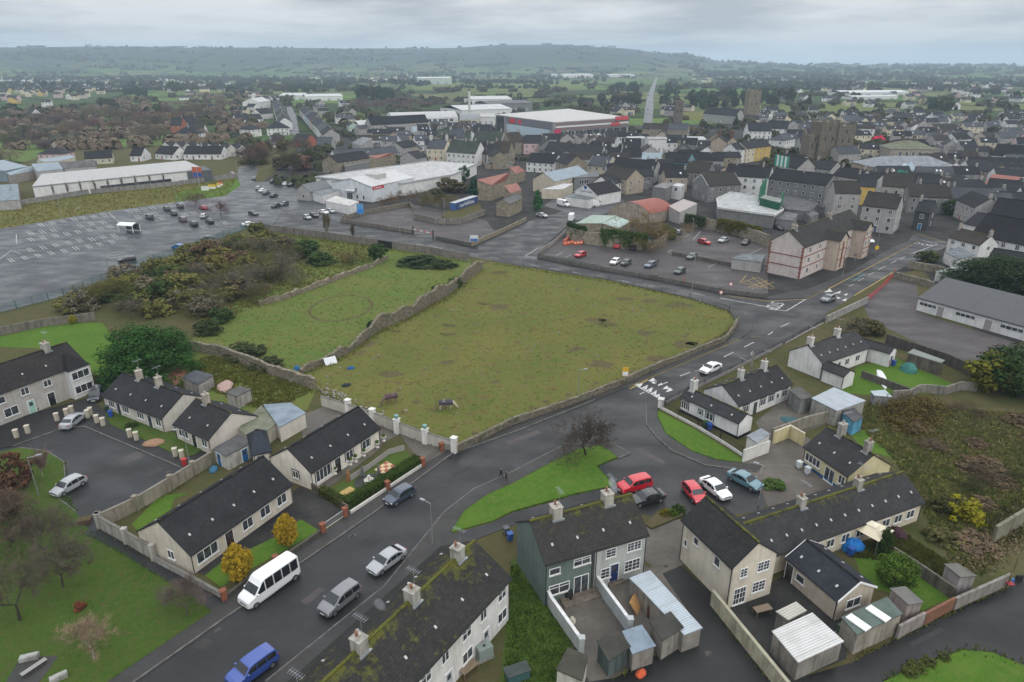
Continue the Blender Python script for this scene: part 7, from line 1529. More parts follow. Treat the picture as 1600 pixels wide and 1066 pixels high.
S('white flat-roofed hotel annex with roof plant',[(1120,311),(1142,301),(1197,307),(1224,328),(1210,337),(1122,325)],4.4,'d',(.40,.41,.41),parapet=(.56,.56,.55));S('dark green box on the hotel annex roof',[(1187,309,7.0),(1196,305,7.0),(1222,311,7.0),(1219,317,7.0)],7.0,'k',(.2,.22,.2),wall=(.02,.10,.06));S('grey flat-roofed store behind the black car',[(1212,342),(1226,331),(1247,334),(1240,345)],3.2,'d',(.10,.10,.105));S('dark single-storey flat roofs behind the grey range',[(1205,309),(1230,305),(1280,318),(1265,331),(1228,327)],3.4,'d',(.075,.075,.08));S('small grey flat-roofed hut left of the flats',[(1143,404),(1160,396),(1197,398),(1190,410)],2.8,'g',(.12,.14,.15));S('blue-grey flat-roofed white cottage by the stop line',[(1475,393),(1498,386),(1524,398),(1500,406)],3.0,'w',(.13,.15,.165));S('white flat roof at the edge of the evergreen by the school',[(1462,424),(1496,415),(1520,415),(1506,428)],2.6,'w',(.5,.52,.54));S('dark grey van-bodied store behind the grey flats',[(1256,331),(1268,327),(1280,334),(1268,340)],3.0,'d',(.08,.08,.085))
S('white and blue low building left of the flat supermarket roof',[(487,300),(516,292),(531,297),(504,305)],3.4,'w',(.17,.19,.20));S('white kiosk with red band in the shop car park',[(508,314),(525,306),(561,315),(546,322)],3.2,'w',(.50,.49,.47),name='kiosk',cat='kiosk')
tk_ =[o for o in C.objects if o.name.startswith('kiosk')][-1];tk =G(508,314,3.0);tb =G(546,322,3.0);tc =G(561,315,3.0)
for k,(A_,B_) in enumerate(((tk,tb),(tb,tc))):
 d_ =(B_ -A_);m =MB();m.box(0,d_.length,-.12,.0,-.55,.02);m.build('fascia_band','paint',tk_,(.45,.02,.04),loc=(A_.x -tk_.location.x,A_.y -tk_.location.y,3.12),rz=math.atan2(d_.y,d_.x))
bld('glass-gabled dark building at the edge of the shop car park',(484,300),(519,292),(474,288),3.6,36,name='shop',cat='shop',wall=WC['g'],roof=(.13,.14,.15),rmat='sheet_metal',gutter=False,auto=3)
sm_ =gab('white supermarket with low pitched roof, red sign and rooftop box',(517,285),(580,292),6.0,27,13,name='supermarket',cat='shop',wall=(.60,.63,.66),roof=(.60,.60,.60),rmat='sheet_metal',gutter=False,vcol=(.25,.28,.30),wins=[('l',.45,.1,3.0,2.6,'s3'),('l',.62,3.4,1.1,1.5,'s1'),('l',.64,.6,1.1,1.6,'s1'),('l',.80,.6,1.1,1.6,'s1')])
m =MB();m.box(1.0,7.5,.12,.24,4.6,5.7);m.build('fascia_sign','paint',sm_,(.50,.02,.05));m =MB();[m.box(1.8+.9*j,2.3+.9*j,.10,.125,4.95,5.35) for j in range(5)];m.build('lettering','paint',sm_,(.75,.75,.75));m =MB();m.box(9,15,5,11,6.9,9.0);m.build('plant_room','wall_render',sm_,(.45,.45,.43))
m =MB();m.box(-1.5,.1,8.2,13,3.6,3.9);m.build('porch_roof','paint',sm_,(.6,.6,.6))
# shipping container with its lettering
A_,B_ =G(712,333,0),G(747,321,0);d_ =(B_ -A_);t =thing('shipping_container','blue shipping container with big white lettering','container',(A_.x,A_.y,.9),math.atan2(d_.y,d_.x));L_ =d_.length *1.0
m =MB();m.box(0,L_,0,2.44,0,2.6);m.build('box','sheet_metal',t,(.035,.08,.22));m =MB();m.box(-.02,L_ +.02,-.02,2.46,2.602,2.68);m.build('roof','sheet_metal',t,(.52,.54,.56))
m =MB();m.box(-.04,-.01,.1,1.2,.1,2.5);m.box(-.04,-.01,1.25,2.35,.1,2.5);m.build('doors','paint',t,(.05,.12,.30));text('lettering','norfolkline',2.0,(L_ *.5,-.03,1.25),(R(90),0,0),'frame_white',t,.01,sx=L_ /13.5)
mb =MB();mb.prism([tuple(p) for p in gp([(690,342),(720,349),(755,335),(748,318),(705,325)])],0,.9);tag(mb.build('loading_bank','scrub_ground'),kind='structure')
# brick-banded flats
a,ang,L,D,rh =fit((1258,387),(1352,350),(1290,341),8.2,36);BRK =(.25,.10,.075)
fl_ =house('apartment_block','pale three-storey flats with red brick bands and quoins beside the junction','flats',a,ang,L,D,8.2,rh,wall=(.56,.50,.47),roof=(.060,.055,.050),moss=.42,lod=1,chim=[(.08,.9,1.3,.9,3),(.62,.9,1.3,.9,3)],cwall=(.42,.40,.36),quoin=BRK,
     wins=[('f',.10+.0,z,1.3,1.4,'s2') for z in (.9,3.6,6.2)]+[('f',.25,z,.9,1.3,'s1') for z in (.9,3.6,6.2)]+[('f',.62,z,.9,1.3,'s1') for z in (.9,3.6,6.2)])
for z in (2.75,5.45):
 m =MB();m.box(.06,L -.06,.17,.245,z,z +.22);m.build('brick_band','brick_red',fl_,BRK);m =MB();m.box(.02,.095,.25,D -.25,z,z +.22);m.build('brick_band','brick_red',fl_,BRK);m =MB();m.box(L -.095,L -.02,.25,D -.25,z,z +.22);m.build('brick_band','brick_red',fl_,BRK)
for e_ in (0,1):
 m =MB()
 for k in range(18): q =.5 if k % 2 else .3;m.box(.04,.098,.25 if not e_ else D -.25-q,.25+q if not e_ else D -.25,k *.45,k *.45+.4)
 m.build('quoins','brick_red',fl_,BRK)
for j,x in enumerate((L *.36,L *.80)):
 bw =5.2;m =MB();y0 =-3.0;m.face([(x,y0,0),(x +bw,y0,0),(x +bw,y0,8.0),(x +bw /2,y0,9.9),(x,y0,8.0)]);m.face([(x,.2,0),(x,y0,0),(x,y0,8),(x,.2,8)]);m.face([(x +bw,y0,0),(x +bw,.2,0),(x +bw,.2,8),(x +bw,y0,8)]);b_ =m.build('projecting_bay','wall_render',fl_,(.52,.44,.36))
 m =MB();e_ =.35;dz =1.9/(bw /2)*e_;yb =3.0
 for s in (0,1):
  xe =x -e_ if s == 0 else x +bw +e_;q =[(xe,y0 -e_,8.15-dz),(x +bw /2,y0 -e_,10.05),(x +bw /2,yb,10.05),(xe,yb,8.15-dz)];q =q[::-1] if s == 0 else q;m.face(q,0,[(0,.3),(0,0),(5,0),(5,.3)] if s else [(5,.3),(5,0),(0,0),(0,.3)])
 m.build('bay_roof','roof_tile',fl_,(.058,.054,.050,.5))
 for z in (2.75,5.45): m =MB();m.box(x -.02,x +bw +.02,y0 -.04,y0 -.003,z,z +.22);m.build('brick_band','brick_red',fl_,BRK)
 for e_ in (0,1):
  m =MB()
  for k in range(17): q =.5 if k % 2 else .3;m.box(x -.02 if not e_ else x +bw -q,x +q if not e_ else x +bw +.02,y0 -.03,y0 -.004,k *.45,k *.45+.4)
  m.build('quoins','brick_red',fl_,BRK)
 if j == 0: m =MB();m.box(x +bw *.42,x +bw *.58,y0 -.05,y0 -.004,.6,7.4);m.build('stair_window','brick_red',fl_,(.20,.06,.04))
 else:
  for z in (.9,3.6,6.2): add_win(fl_,(x +bw *.3,y0 -.006,z),0,1.2,1.4,'s2',1);add_win(fl_,(x +bw *.72,y0 -.006,z),0,1.0,1.4,'s2',1)
# shopping centre
cs =[(774,179),(866,191),(983,183.5),(888,170)];P4 =[G(*c,13.5).xy for c in cs];sc_c =sum(P4,Vector((0,0)))/4
t =shed('large white-roofed shopping centre with glass and grey panel walls',[(*c,13.5) for c in cs],wall=(.34,.34,.35),roof=(.50,.485,.465),wmat='wall_render',rmat='sheet_metal',name='shopping_centre',cat='shopping centre',over=.3,th=.5)
def panel(par,c0,A_,B_,t0,t1,z0,z1,name,material,col,out=.15):
 p,q =A_.lerp(B_,t0),A_.lerp(B_,t1);d =(q -p).normalized();m =MB();n =Vector((d.y,-d.x));m.box(0,(q -p).length,-out,0,z0,z1);r_ =p -c0;return m.build(name,material,par,col,loc=(r_.x,r_.y,0),rz=math.atan2(d.y,d.x))
W0,W1,W2 =P4[0],P4[1],P4[2]
panel(t,sc_c,W0,W1,.22,.93,1.5,8.0,'pale_panel','paint',(.45,.56,.62),.1);panel(t,sc_c,W0,W1,.02,.16,.5,12.6,'glass_corner','pane_glass',None,.12);panel(t,sc_c,W0,W1,.2,.96,8.4,12.8,'grey_band','paint',(.16,.16,.18),.1);panel(t,sc_c,W0,W1,.27,.37,9.0,12.2,'red_sign','paint',(.55,.03,.05),.25);panel(t,sc_c,W0,W1,.42,.48,9.0,12.0,'red_emblem','paint',(.55,.05,.10),.25)
panel(t,sc_c,W1,W2,.02,.99,9.6,10.6,'white_band','paint',(.66,.65,.62),.5);panel(t,sc_c,W1,W2,.02,.99,7.4,9.5,'brown_band','paint',(.20,.15,.15),.2);panel(t,sc_c,W1,W2,.02,.99,11.2,12.9,'brown_band','paint',(.20,.15,.15),.1);panel(t,sc_c,W1,W2,.03,.97,.4,6.8,'glazing','pane_glass',None,.08);panel(t,sc_c,W1,W2,.80,.98,12.0,14.6,'red_sign','paint',(.50,.06,.08),.7);panel(t,sc_c,W1,W2,.74,.86,8.6,10.6,'red_sign','paint',(.50,.06,.08),.7);panel(t,sc_c,W1,W2,.0,.08,6.0,8.6,'red_sign','paint',(.45,.04,.10),.5)
for k in range(1,10): panel(t,sc_c,W1,W2,.03+k *.094,.034+k *.094,.4,6.9,'mullion','paint',(.5,.5,.5),.16)
for k,(u,v,c_) in enumerate([(918,218,(.75,.75,.74)),(931,217,(.75,.75,.74)),(941,216,(.75,.75,.74)),(897,219,(.50,.03,.06))]):
 p =G(u,v);t =thing('canopy_tent',['white peaked canopy, left of three by the shopping centre','white peaked canopy, middle of three by the shopping centre','white peaked canopy, right of three by the shopping centre','red canopy stall outside the shopping centre'][k],'canopy',(p.x,p.y,0));s =3.2
 for x in (-s,s):
  for y in (-s,s): m =MB();m.tube((x,y,0),(x,y,3.0),.12,.12,5);m.build('leg','galvanised',t)
 m =MB();q =[(-s,-s),(s,-s),(s,s),(-s,s)]
 for i in range(4): (x0,y0),(x1,y1)=q[i],q[(i +1) % 4];m.face([(x0 *1.15,y0 *1.15,2.8),(x1 *1.15,y1 *1.15,2.8),(x1 *.35,y1 *.35,4.4),(x0 *.35,y0 *.35,4.4)]);m.face([(x0 *.35,y0 *.35,4.4),(x1 *.35,y1 *.35,4.4),(0,0,6.2)])
 m.build('canopy','fabric',t,c_)
# arched factory, chimney, green shed, big halls far behind
def arched(label,A_,B_,dep,eh,rise,wc,rc,name='factory'):
 a,b =G(*A_,eh),G(*B_,eh);d =(b -a).xy;n =Vector((-d.y,d.x)).normalized()*dep;t =thing(name,label,'factory',(a.x,a.y,0));m,g_ =MB(),MB();k_ =10;FOOT.append(((a.x +b.x +n.x)/2,(a.y +b.y +n.y)/2,d.length /2+dep /2,1,0,d.length,dep,a.x,a.y))
 arc =[(n *(i /k_),eh +rise *math.sin(math.pi *i /k_)) for i in range(k_ +1)]
 for (p,z),(q,z2) in zip(arc,arc[1:]): m.face([(p.x,p.y,z),(p.x +d.x,p.y +d.y,z),(q.x +d.x,q.y +d.y,z2),(q.x,q.y,z2)],0,[(0,0),(d.length,0),(d.length,.2),(0,.2)])
 m.build('roof','sheet_metal',t,RC[rc]);g_.face([(0,0,0),(d.x,d.y,0),(d.x,d.y,eh -.1),(0,0,eh -.1)])
 for o in (Vector((0,0)),d): g_.face([(o.x,o.y,0),(o.x +n.x,o.y +n.y,0)]+[(o.x +p.x,o.y +p.y,z -.1) for p,z in arc[::-1]])
 g_.build('walls','wall_render',t,WC[wc]);u_ =d.normalized()
 for i in range(int(d.length /5)): x =2.5+i *5;add_win(t,(u_.x *x +u_.y *.02,u_.y *x -u_.x *.02,eh *.45),math.atan2(d.y,d.x),3.6,eh *.4,'s3',1)
 return t
arched('long factory with pale arched roof and strip windows',(613,186),(716,183),24,6.5,4.5,'w','W');arched('smaller arched factory hall left of the tall chimney',(718,187),(748,187),22,6.0,4.5,'o','G')
p =G(734,190);t =thing('factory_chimney','tall slim pale factory chimney','chimney',(p.x,p.y,0));m =MB();m.tube((0,0,0),(0,0,27),1.3,1.05,12);m.build('stack','wall_render',t,(.55,.54,.52));m =MB();m.tube((0,0,27),(0,0,28.2),1.2,1.2,12);m.build('stack_rim','paint',t,(.05,.05,.055))
def far_box(lab,A_,B_,h,dep,wc,rc,rmat='roof_felt'):
 a_,b_ =G(*A_),G(*B_);d_ =b_ -a_;n =Vector((-d_.y,d_.x)).normalized()*dep;z0 =land(a_.x,a_.y);t =thing('warehouse',lab,'building',(a_.x,a_.y,z0),math.atan2(d_.y,d_.x));L_ =d_.length;FOOT.append((a_.x +d_.x /2+n.x /2,a_.y +d_.y /2+n.y /2,max(L_,dep)*.5,1,0,L_,dep,a_.x,a_.y))
 m =MB();m.box(0,L_,0,dep,-2,h);m.build('walls','wall_render',t,WC[wc]);m =MB();q =h +dep *.06
 for y0,z_0,y1,z_1 in ((-.5,h,dep /2,q),(dep /2,q,dep +.5,h)): m.face([(-.5,y0,z_0 +.05),(L_ +.5,y0,z_0 +.05),(L_ +.5,y1,z_1 +.05),(-.5,y1,z_1 +.05)],0,[(0,0),(L_,0),(L_,.3),(0,.3)])
 m.build('roof',rmat,t,RC[rc] if isinstance(rc,str) else rc)
 for k in range(4): m =MB();x =L_ *(k +.35)/4;m.box(x,x +L_ *.07,-.15,0,0,h *.45);m.build('shutter_door','paint',t,(.25,.28,.3))
for q in [('wide white hall behind the chimney',(722,186),(800,183),8,55,'w','W'),('dark long hall behind the chimney',(762,176),(832,174),9,40,'d',(.09,.09,.10)),('white flat hall beyond the dark one',(738,163),(800,162),6,50,'w','W'),('pale green and white shed standing alone in the fields',(652,132),(704,132),15,50,'n','W'),('white warehouse group beyond the trees, right',(478,158),(536,157),6,45,'w',(.5,.52,.53)),('white warehouse group beyond the trees, left',(437,156),(474,156),6,45,'w',(.5,.52,.53)),('long low white unit by the far road',(881,121.5),(927,121),10,60,'w','W'),('small white unit by the far road',(862,121),(873,121),9,50,'w','W'),('white unit left of the straight road top',(950,121),(975,121),9,50,'w','W'),('white unit beside the straight road top',(978,121),(992,120.5),9,50,'w','W'),('white flat-roofed school far right',(1318,150),(1420,149),5,45,'w',(.56,.58,.6)),('lower white range before the far right school',(1332,156),(1402,155),4,25,'w',(.5,.52,.54)),('grey bulk left of the glass corner',(738,196),(773,196),7,30,'w',(.4,.4,.4)),('white flat block behind the dark terrace',(981,238),(1007,238),8,12,'w',(.4,.4,.4)),('pale block left of the market building',(1012,242),(1040,242),9,12,'w',(.3,.3,.31)),('flat grey market building with white edge',(1062,234),(1102,234),6,18,'g',(.42,.43,.44))]: far_box(*q)
# courthouse, big hipped hall, church tower, castle
bld('courthouse with pale green hipped roof and row of tall white windows',(1392,233),(1466,234),(1420,219),7.6,24,name='courthouse',cat='building',wall=WC['s'],roof=(.26,.27,.18),moss=.45,ends='hh',gutter=False,chim=[(.35,1.2,2.0,2.2,3),(.6,1.2,2.0,2.2,3)],cwall=(.15,.13,.11),wins=[('f',.22+.14*k,3.4,1.5,2.8,'g1') for k in range(5)])
bld('long hall with big plain grey hipped roof and stone walls',(1362,261),(1496,260),(1430,243.5),6.6,22,name='market_hall',cat='hall',wall=(.40,.35,.29),wmat='wall_stone',roof=(.20,.215,.235),rmat='roof_felt',ends='hh',gutter=False,wins=[('f',.52,2.6,2.0,2.6,'g1')])
def tower(label,name,cx,base,w,d,h,col,cren=True,cat='tower',rz=0,n=6,topw=None):
 p =G(cx,base);t =thing(name,label,cat,(p.x,p.y,0),rz);FOOT.append((p.x,p.y,max(w,d)*.8,1,0,w,d,p.x -w /2,p.y -d /2));m =MB();b0,b1 =w /2,(topw or w)/2;e0,e1 =d /2,d /2*(topw or w)/w
 v =[(-b0,-e0,0),(b0,-e0,0),(b0,e0,0),(-b0,e0,0),(-b1,-e1,h),(b1,-e1,h),(b1,e1,h),(-b1,e1,h)]
 for f in ((0,1,5,4),(1,2,6,5),(2,3,7,6),(3,0,4,7),(4,5,6,7)): m.face([v[i] for i in f])
 m.build('shaft','wall_stone',t,col)
 if cren:
  s =2*b1 /(2*n -1)
  for k in range(n):
   for y in (-e1,e1 -.5): mm =MB();mm.box(-b1 +2*k *s,-b1 +(2*k +1)*s,y,y +.5,h +.002,h +1.2);mm.build('merlon','wall_stone',t,col)
 for (x,z) in ((-.2*w,h *.55),(.2*w,h *.55),(0,h *.8)): mm =MB();mm.box(x -.35,x +.35,-e0 -.03,-e0 +.4,z,z +2.0);mm.build('slit_window','plastic_black',t)
 return t
tower('square battlemented church tower','church_tower',1172,190,11,11,27,(.25,.225,.19),n=4);tower('slim plain stone tower beside the straight far road','stone_tower',1058,197,6.5,6.5,21,(.17,.155,.145),False)
for q in [('massive ruined castle keep, left block',1280,252,10,12,21,(.19,.175,.15),0),('massive ruined castle keep, right block',1306,252,9.5,12,19,(.20,.185,.16),1)]: tower(q[0],'castle_tower',q[1],q[2],q[3],q[4],q[5],q[6],True,'castle',R(6),3)
tower('broken low turret at the left of the castle keep','castle_tower',1262,252,6,9,14,(.21,.195,.17),True,'castle',R(6),3)
# striped and green screens, red stall
for k,(A_,B_,z0,z1,c_) in enumerate([((1210,258),(1231,263),9.0,13.5,(.03,.30,.20)),((1184,322),(1195,306),3.0,10,(.02,.17,.09)),((1218,326),(1223,318),3.0,8,(.02,.17,.09))]):
 a_,b_ =G(*A_,z0),G(*B_,z0);d_ =b_ -a_;t =thing('screen',['green and white striped hoarding above the hotel roofs','tall green netting screen on the hotel annex','small green netting screen on the hotel annex'][k],'screen',(a_.x,a_.y,0),math.atan2(d_.y,d_.x));L_ =d_.length
 for x in (0,L_): m =MB();m.tube((x,.1,0),(x,.1,z1),.08,.08,5);m.build('post','galvanised',t)
 n_ =7 if k == 0 else 1
 for j in range(n_): m =MB();m.box(L_ *j /n_,L_ *(j +1)/n_ -.02,-.05,.05,z0,z1);m.build('stripe' if k == 0 else 'net','paint',t,c_ if j % 2 == 0 else (.66,.70,.68))
heap('market_stall','bright red canopy at the far crossroads',(1372,224),5,4,5,(.42,.02,.06),'stall',seed=4);heap('net_cover','green netting draped over a roof beside the big grey house',(1401,305),6,4,9.5,(.04,.14,.12),'netting',seed=6);heap('roof_sheeting','pale blue sheeting on a roof below the big grey hipped hall',(1411,287),5,4,9,(.40,.48,.55),'sheeting',seed=8)
# trolley shelter, barriers
p =G(203,362);t =thing('trolley_shelter','white glazed trolley shelter in the large car park','shelter',(p.x,p.y,0),R(-12))
for x in (-2.6,2.6):
 for y in (-1.6,1.6): m =MB();m.box(x -.08,x +.08,y -.08,y +.08,0,2.3);m.build('post','frame_white',t)
m =MB();k_ =8;arc =[(-1.9+3.8*i /k_,2.3+.7*math.sin(math.pi *i /k_)) for i in range(k_ +1)]
for (y,z),(y2,z2) in zip(arc,arc[1:]): m.face([(-2.9,y,z),(2.9,y,z),(2.9,y2,z2),(-2.9,y2,z2)][::-1])
m.build('roof','paint',t,(.66,.66,.63));m =MB();m.box(-2.6,2.6,1.55,1.6,.3,2.2);m.build('glass_side','pane_glass',t)
railing('white rail beside the trolley shelter',[(172,337),(182,347),(193,356)],1.1,2.5,(.62,.62,.6),rails=(1,.5),pick=0)
for k,(A_,B_) in enumerate([((880,384),(896,381)),((896,383),(910,382)),((909,381),(924,373)),((881,380),(890,373))]):
 a_,b_ =G(*A_),G(*B_);d_ =b_ -a_;t =thing('barrier','orange plastic barrier in the public car park, %s' % ['left one of the row','middle one of the row','right one, turned away','rear one by the wall'][k],'barrier',(a_.x,a_.y,.03),math.atan2(d_.y,d_.x),'orange barriers');m =MB();m.box(0,d_.length,-.12,.12,.1,1.0);m.build('panel','paint',t,(.62,.12,.04))
 for j in range(3): m =MB();x =d_.length *(j +.5)/3;m.box(x -.25,x +.25,-.13,.13,.55,.8);m.build('white_stripe','frame_white',t)
 for x in (.15,d_.length -.15): m =MB();m.box(x -.1,x +.1,-.35,.35,0,.1);m.build('foot','rubber',t)
a_,b_ =G(646,366),G(677,373);d_ =b_ -a_;t =thing('barrier','red and white height barrier between two dark posts at the yard','barrier',(a_.x,a_.y,0),math.atan2(d_.y,d_.x))
for x in (0,d_.length): m =MB();m.box(x -.15,x +.15,-.15,.15,0,2.6);m.build('post','paint',t,(.03,.03,.03))
for j in range(6): m =MB();m.box(d_.length *j /6,d_.length *(j +1)/6,-.06,.06,1.5,1.7);m.build('stripe','paint',t,(.5,.03,.03) if j % 2 else (.7,.7,.7))
# ------------------------------------------------------------------ vehicles
SIL,WHI,BLK,RED,BLU,GRY,DBL,TEA =(.33,.34,.355),(.74,.74,.74),(.012,.012,.014),(.42,.015,.025),(.03,.09,.34),(.13,.13,.14),(.03,.045,.075),(.10,.20,.24)
for k,lab,at,to,col in [
 ('saloon','silver saloon parked on the near road, nose to the lower left',(605,882),(580,900),SIL),('mpv','grey people carrier with dark glass roof parked behind the silver saloon',(532,943),(503,966),(.17,.17,.18)),('minibus','white minibus parked against the left kerb',(423,922),(383,950),WHI),('suv','blue car cut by the bottom edge of the picture',(396,1052),(366,1074),(.03,.07,.30)),('hatch','dark blue hatchback parked beside the clipped hedge',(625,780),(606,791),(.04,.055,.085)),
 ('hatch','silver hatchback by the park island',(109,765),(84,779),SIL),('saloon','silver saloon parked by the cream gate piers',(116,662),(131,650),SIL),('estate','dark car tucked beside the pebble-dashed terrace',(152,621),(147,630),(.03,.035,.045)),('suv','bright red car behind the chimney of the pale grey house',(991,764),(972,769),(.50,.012,.025)),('saloon','black saloon beside the bright red car',(1010,784),(990,789),(.018,.02,.022)),('hatch','red hatchback parked nose to the cream gable house',(1084,776),(1094,788),(.50,.015,.03)),('saloon','white saloon with dark glass roof between the red and teal cars',(1117,769),(1137,785),WHI),('saloon','teal blue hatchback under the courtyard lamp',(1163,756),(1186,768),TEA),('saloon','white saloon driving on the bend road',(1110,580),(1092,588),WHI),('saloon','grey saloon driving by the junction',(1294,470),(1282,475),(.16,.17,.18))]:
 car(k,lab,at,to,col,0,z=.04 if 'near' not in lab else .03)
far =[
 # public car park
 ('hatch','red hatchback, leftmost in the public car park',(907,401),(899,404),RED),('hatch','white hatchback beside the dark car in the public car park',(961,412),(954,416),WHI),('hatch','dark car next to the white hatchback by the low wall',(978,414),(971,418),(.05,.055,.06)),('estate','blue-grey estate with a person standing beside it',(1016,417),(1007,421),(.08,.10,.15)),('hatch','dark green car at the right of the lower row',(1062,427),(1054,431),(.04,.055,.055)),('suv','red people carrier by the ivy wall',(966,387),(960,391),(.32,.02,.03)),('hatch','black hatchback beside the red people carrier',(990,390),(984,393),BLK),('hatch','dark blue car alone under the stone wall',(1060,366),(1066,361),(.06,.08,.10)),('hatch','bright red hatchback in the upper row',(1100,381),(1108,383),RED),('saloon','silver saloon in the middle of the upper row',(1130,378),(1122,381),SIL),('hatch','black hatchback at the right of the upper row',(1165,382),(1158,386),BLK),('saloon','dark saloon at the end of the inner wall',(1081,404),(1073,408),(.05,.06,.06)),
 ('hatch','black hatchback behind the brick-banded flats',(1216,359),(1224,362),BLK),('saloon','white car beside the grey gabled block',(1356,378),(1363,381),WHI),('hatch','white car half hidden behind the flats',(1271,344),(1267,350),WHI),
 # garage yard
 ('van','white van nearest the side street',(880,322),(890,324),WHI),('van','white van in front of the white annex',(899,316),(909,318),WHI),('van','white van beside the annex door',(931,322),(940,320),WHI),('van','white box trailer seen end-on by the green-roofed sheds',(893,344),(899,335),WHI),('saloon','silver saloon alone in the side street',(847,339),(857,341),SIL),
 # shop car park
 ('hatch','silver hatchback leaving the shop car park',(480,342),(488,345),SIL),('hatch','dark car behind the silver hatchback',(491,339),(498,341),BLK),('saloon','white car nearest the kiosk',(506,334),(514,336),WHI),('hatch','pale car against the kiosk',(517,332),(524,334),(.4,.41,.42)),('hatch','black car, front one of two by the shop lamp',(431,324),(424,326),BLK),('hatch','grey car, rear one of two by the shop lamp',(444,321),(437,323),(.10,.10,.11)),
 ('saloon','black saloon at the front of the left row in the shop car park',(428,308),(436,305),BLK),('saloon','dark saloon second in the left row',(416,304),(424,301),(.05,.05,.06)),('saloon','white saloon third in the left row',(411,299.5),(419,297),WHI),('hatch','silver car last in the left row',(405,296),(413,293.5),SIL),('saloon','black saloon at the right of the back row in the shop car park',(456,291),(463,289),BLK),('hatch','white hatchback in the back row',(447,289),(453,287),WHI),('hatch','silver hatchback in the back row',(439,287.5),(445,286),SIL),('hatch','dark hatchback at the left of the back row',(428,286),(434,285),(.06,.065,.07)),
 ('hatch','dark car driving away on the roundabout approach',(397,281),(396,276),(.08,.09,.11)),('hatch','silver car on the road by the discount store',(364,274),(370,275),SIL),('saloon','dark car waiting at the crossing',(396,336),(405,338),(.04,.045,.05)),('saloon','white car by the crossing',(390,353),(399,352),WHI),
 # large car park
 ('estate','black car alone in the front row of the large car park',(199,409),(190,410),BLK),('hatch','bright blue car by the mesh fence',(279,389),(271,388),(.03,.14,.38)),('hatch','dark grey car farther along the mesh fence',(324,376),(316,376),(.06,.065,.075)),('suv','black car below the kerbed island',(303,353),(297,350),BLK),('saloon','black car right of the kerbed island',(328,348),(321,345),BLK),('suv','brown-grey car on the island row',(286,346),(279,343),(.10,.075,.07)),('hatch','white and black car in the middle row',(319,340),(325,336),(.45,.46,.47)),('hatch','red car under the small leafless tree',(318,327),(311,325),(.35,.03,.05)),('suv','black car at the top row under the tall lamp',(282,325),(276,321),(.02,.025,.03)),('suv','dark car left of the top row lamp',(261,329),(255,325),(.03,.035,.04)),('suv','dark green car below the top row',(272,336),(266,332),(.04,.05,.045)),('suv','black car nearest the trolley shelter',(234,342),(227,339),(.03,.03,.04)),
 # far road and streets
 ('van','white van on the straight far road',(1017,158),(1016,155),WHI),('hatch','dark car low on the straight far road',(1012,172),(1012,168),BLK),('hatch','dark car middle of the straight far road',(1013,150),(1013.3,147),BLK),('hatch','dark car high on the straight far road',(1014,145),(1014,143),BLK)]
for k,lab,at,to,col in far: car(k,lab,at,to,col,2,group='cars parked about the town' if k != 'van' else 'white vans')
# ------------------------------------------------------------------ people and horses (skin over a skeleton, then one mesh)
def skin(name,pts,edges,radii,mats,assign,sub=1,fat=1.0):
 me =bpy.data.meshes.new(name);me.from_pydata(pts,edges,[]);o =bpy.data.objects.new(name,me);C.objects.link(o)
 sk =o.modifiers.new('skin','SKIN');sv =me.skin_vertices[0].data
 for i,r_ in enumerate(radii): sv[i].radius =(r_ *fat,r_ *fat) if not isinstance(r_,tuple) else r_
 sv[0].use_root =True;ss_ =o.modifiers.new('sub','SUBSURF');ss_.levels =sub;ss_.render_levels =sub
 dg =bpy.context.evaluated_depsgraph_get();new =bpy.data.meshes.new_from_object(o.evaluated_get(dg));bpy.data.objects.remove(o)
 new.materials.clear()
 for k in mats: new.materials.append(k)
 for p in new.polygons: p.material_index =assign(p.center);p.use_smooth =True
 return new
def flat(name,col,rough=.85):
 m =bpy.data.materials.new(name);m.use_nodes =True;b =m.node_tree.nodes['Principled BSDF'];b.inputs['Base Color'].default_value =(*col,1);b.inputs['Roughness'].default_value =rough
 n =m.node_tree.nodes.new('ShaderNodeTexNoise');n.inputs['Scale'].default_value =14;mx =m.node_tree.nodes.new('ShaderNodeMix');mx.data_type ='RGBA';mx.inputs[6].default_value =(*[c *.7 for c in col],1);mx.inputs[7].default_value =(*[min(1,c *1.25) for c in col],1);m.node_tree.links.new(n.outputs['Fac'],mx.inputs[0]);m.node_tree.links.new(mx.outputs[2],b.inputs['Base Color']);return m
SKIN_,HAIR =flat('skin',(.42,.25,.18)),flat('hair',(.05,.035,.025))
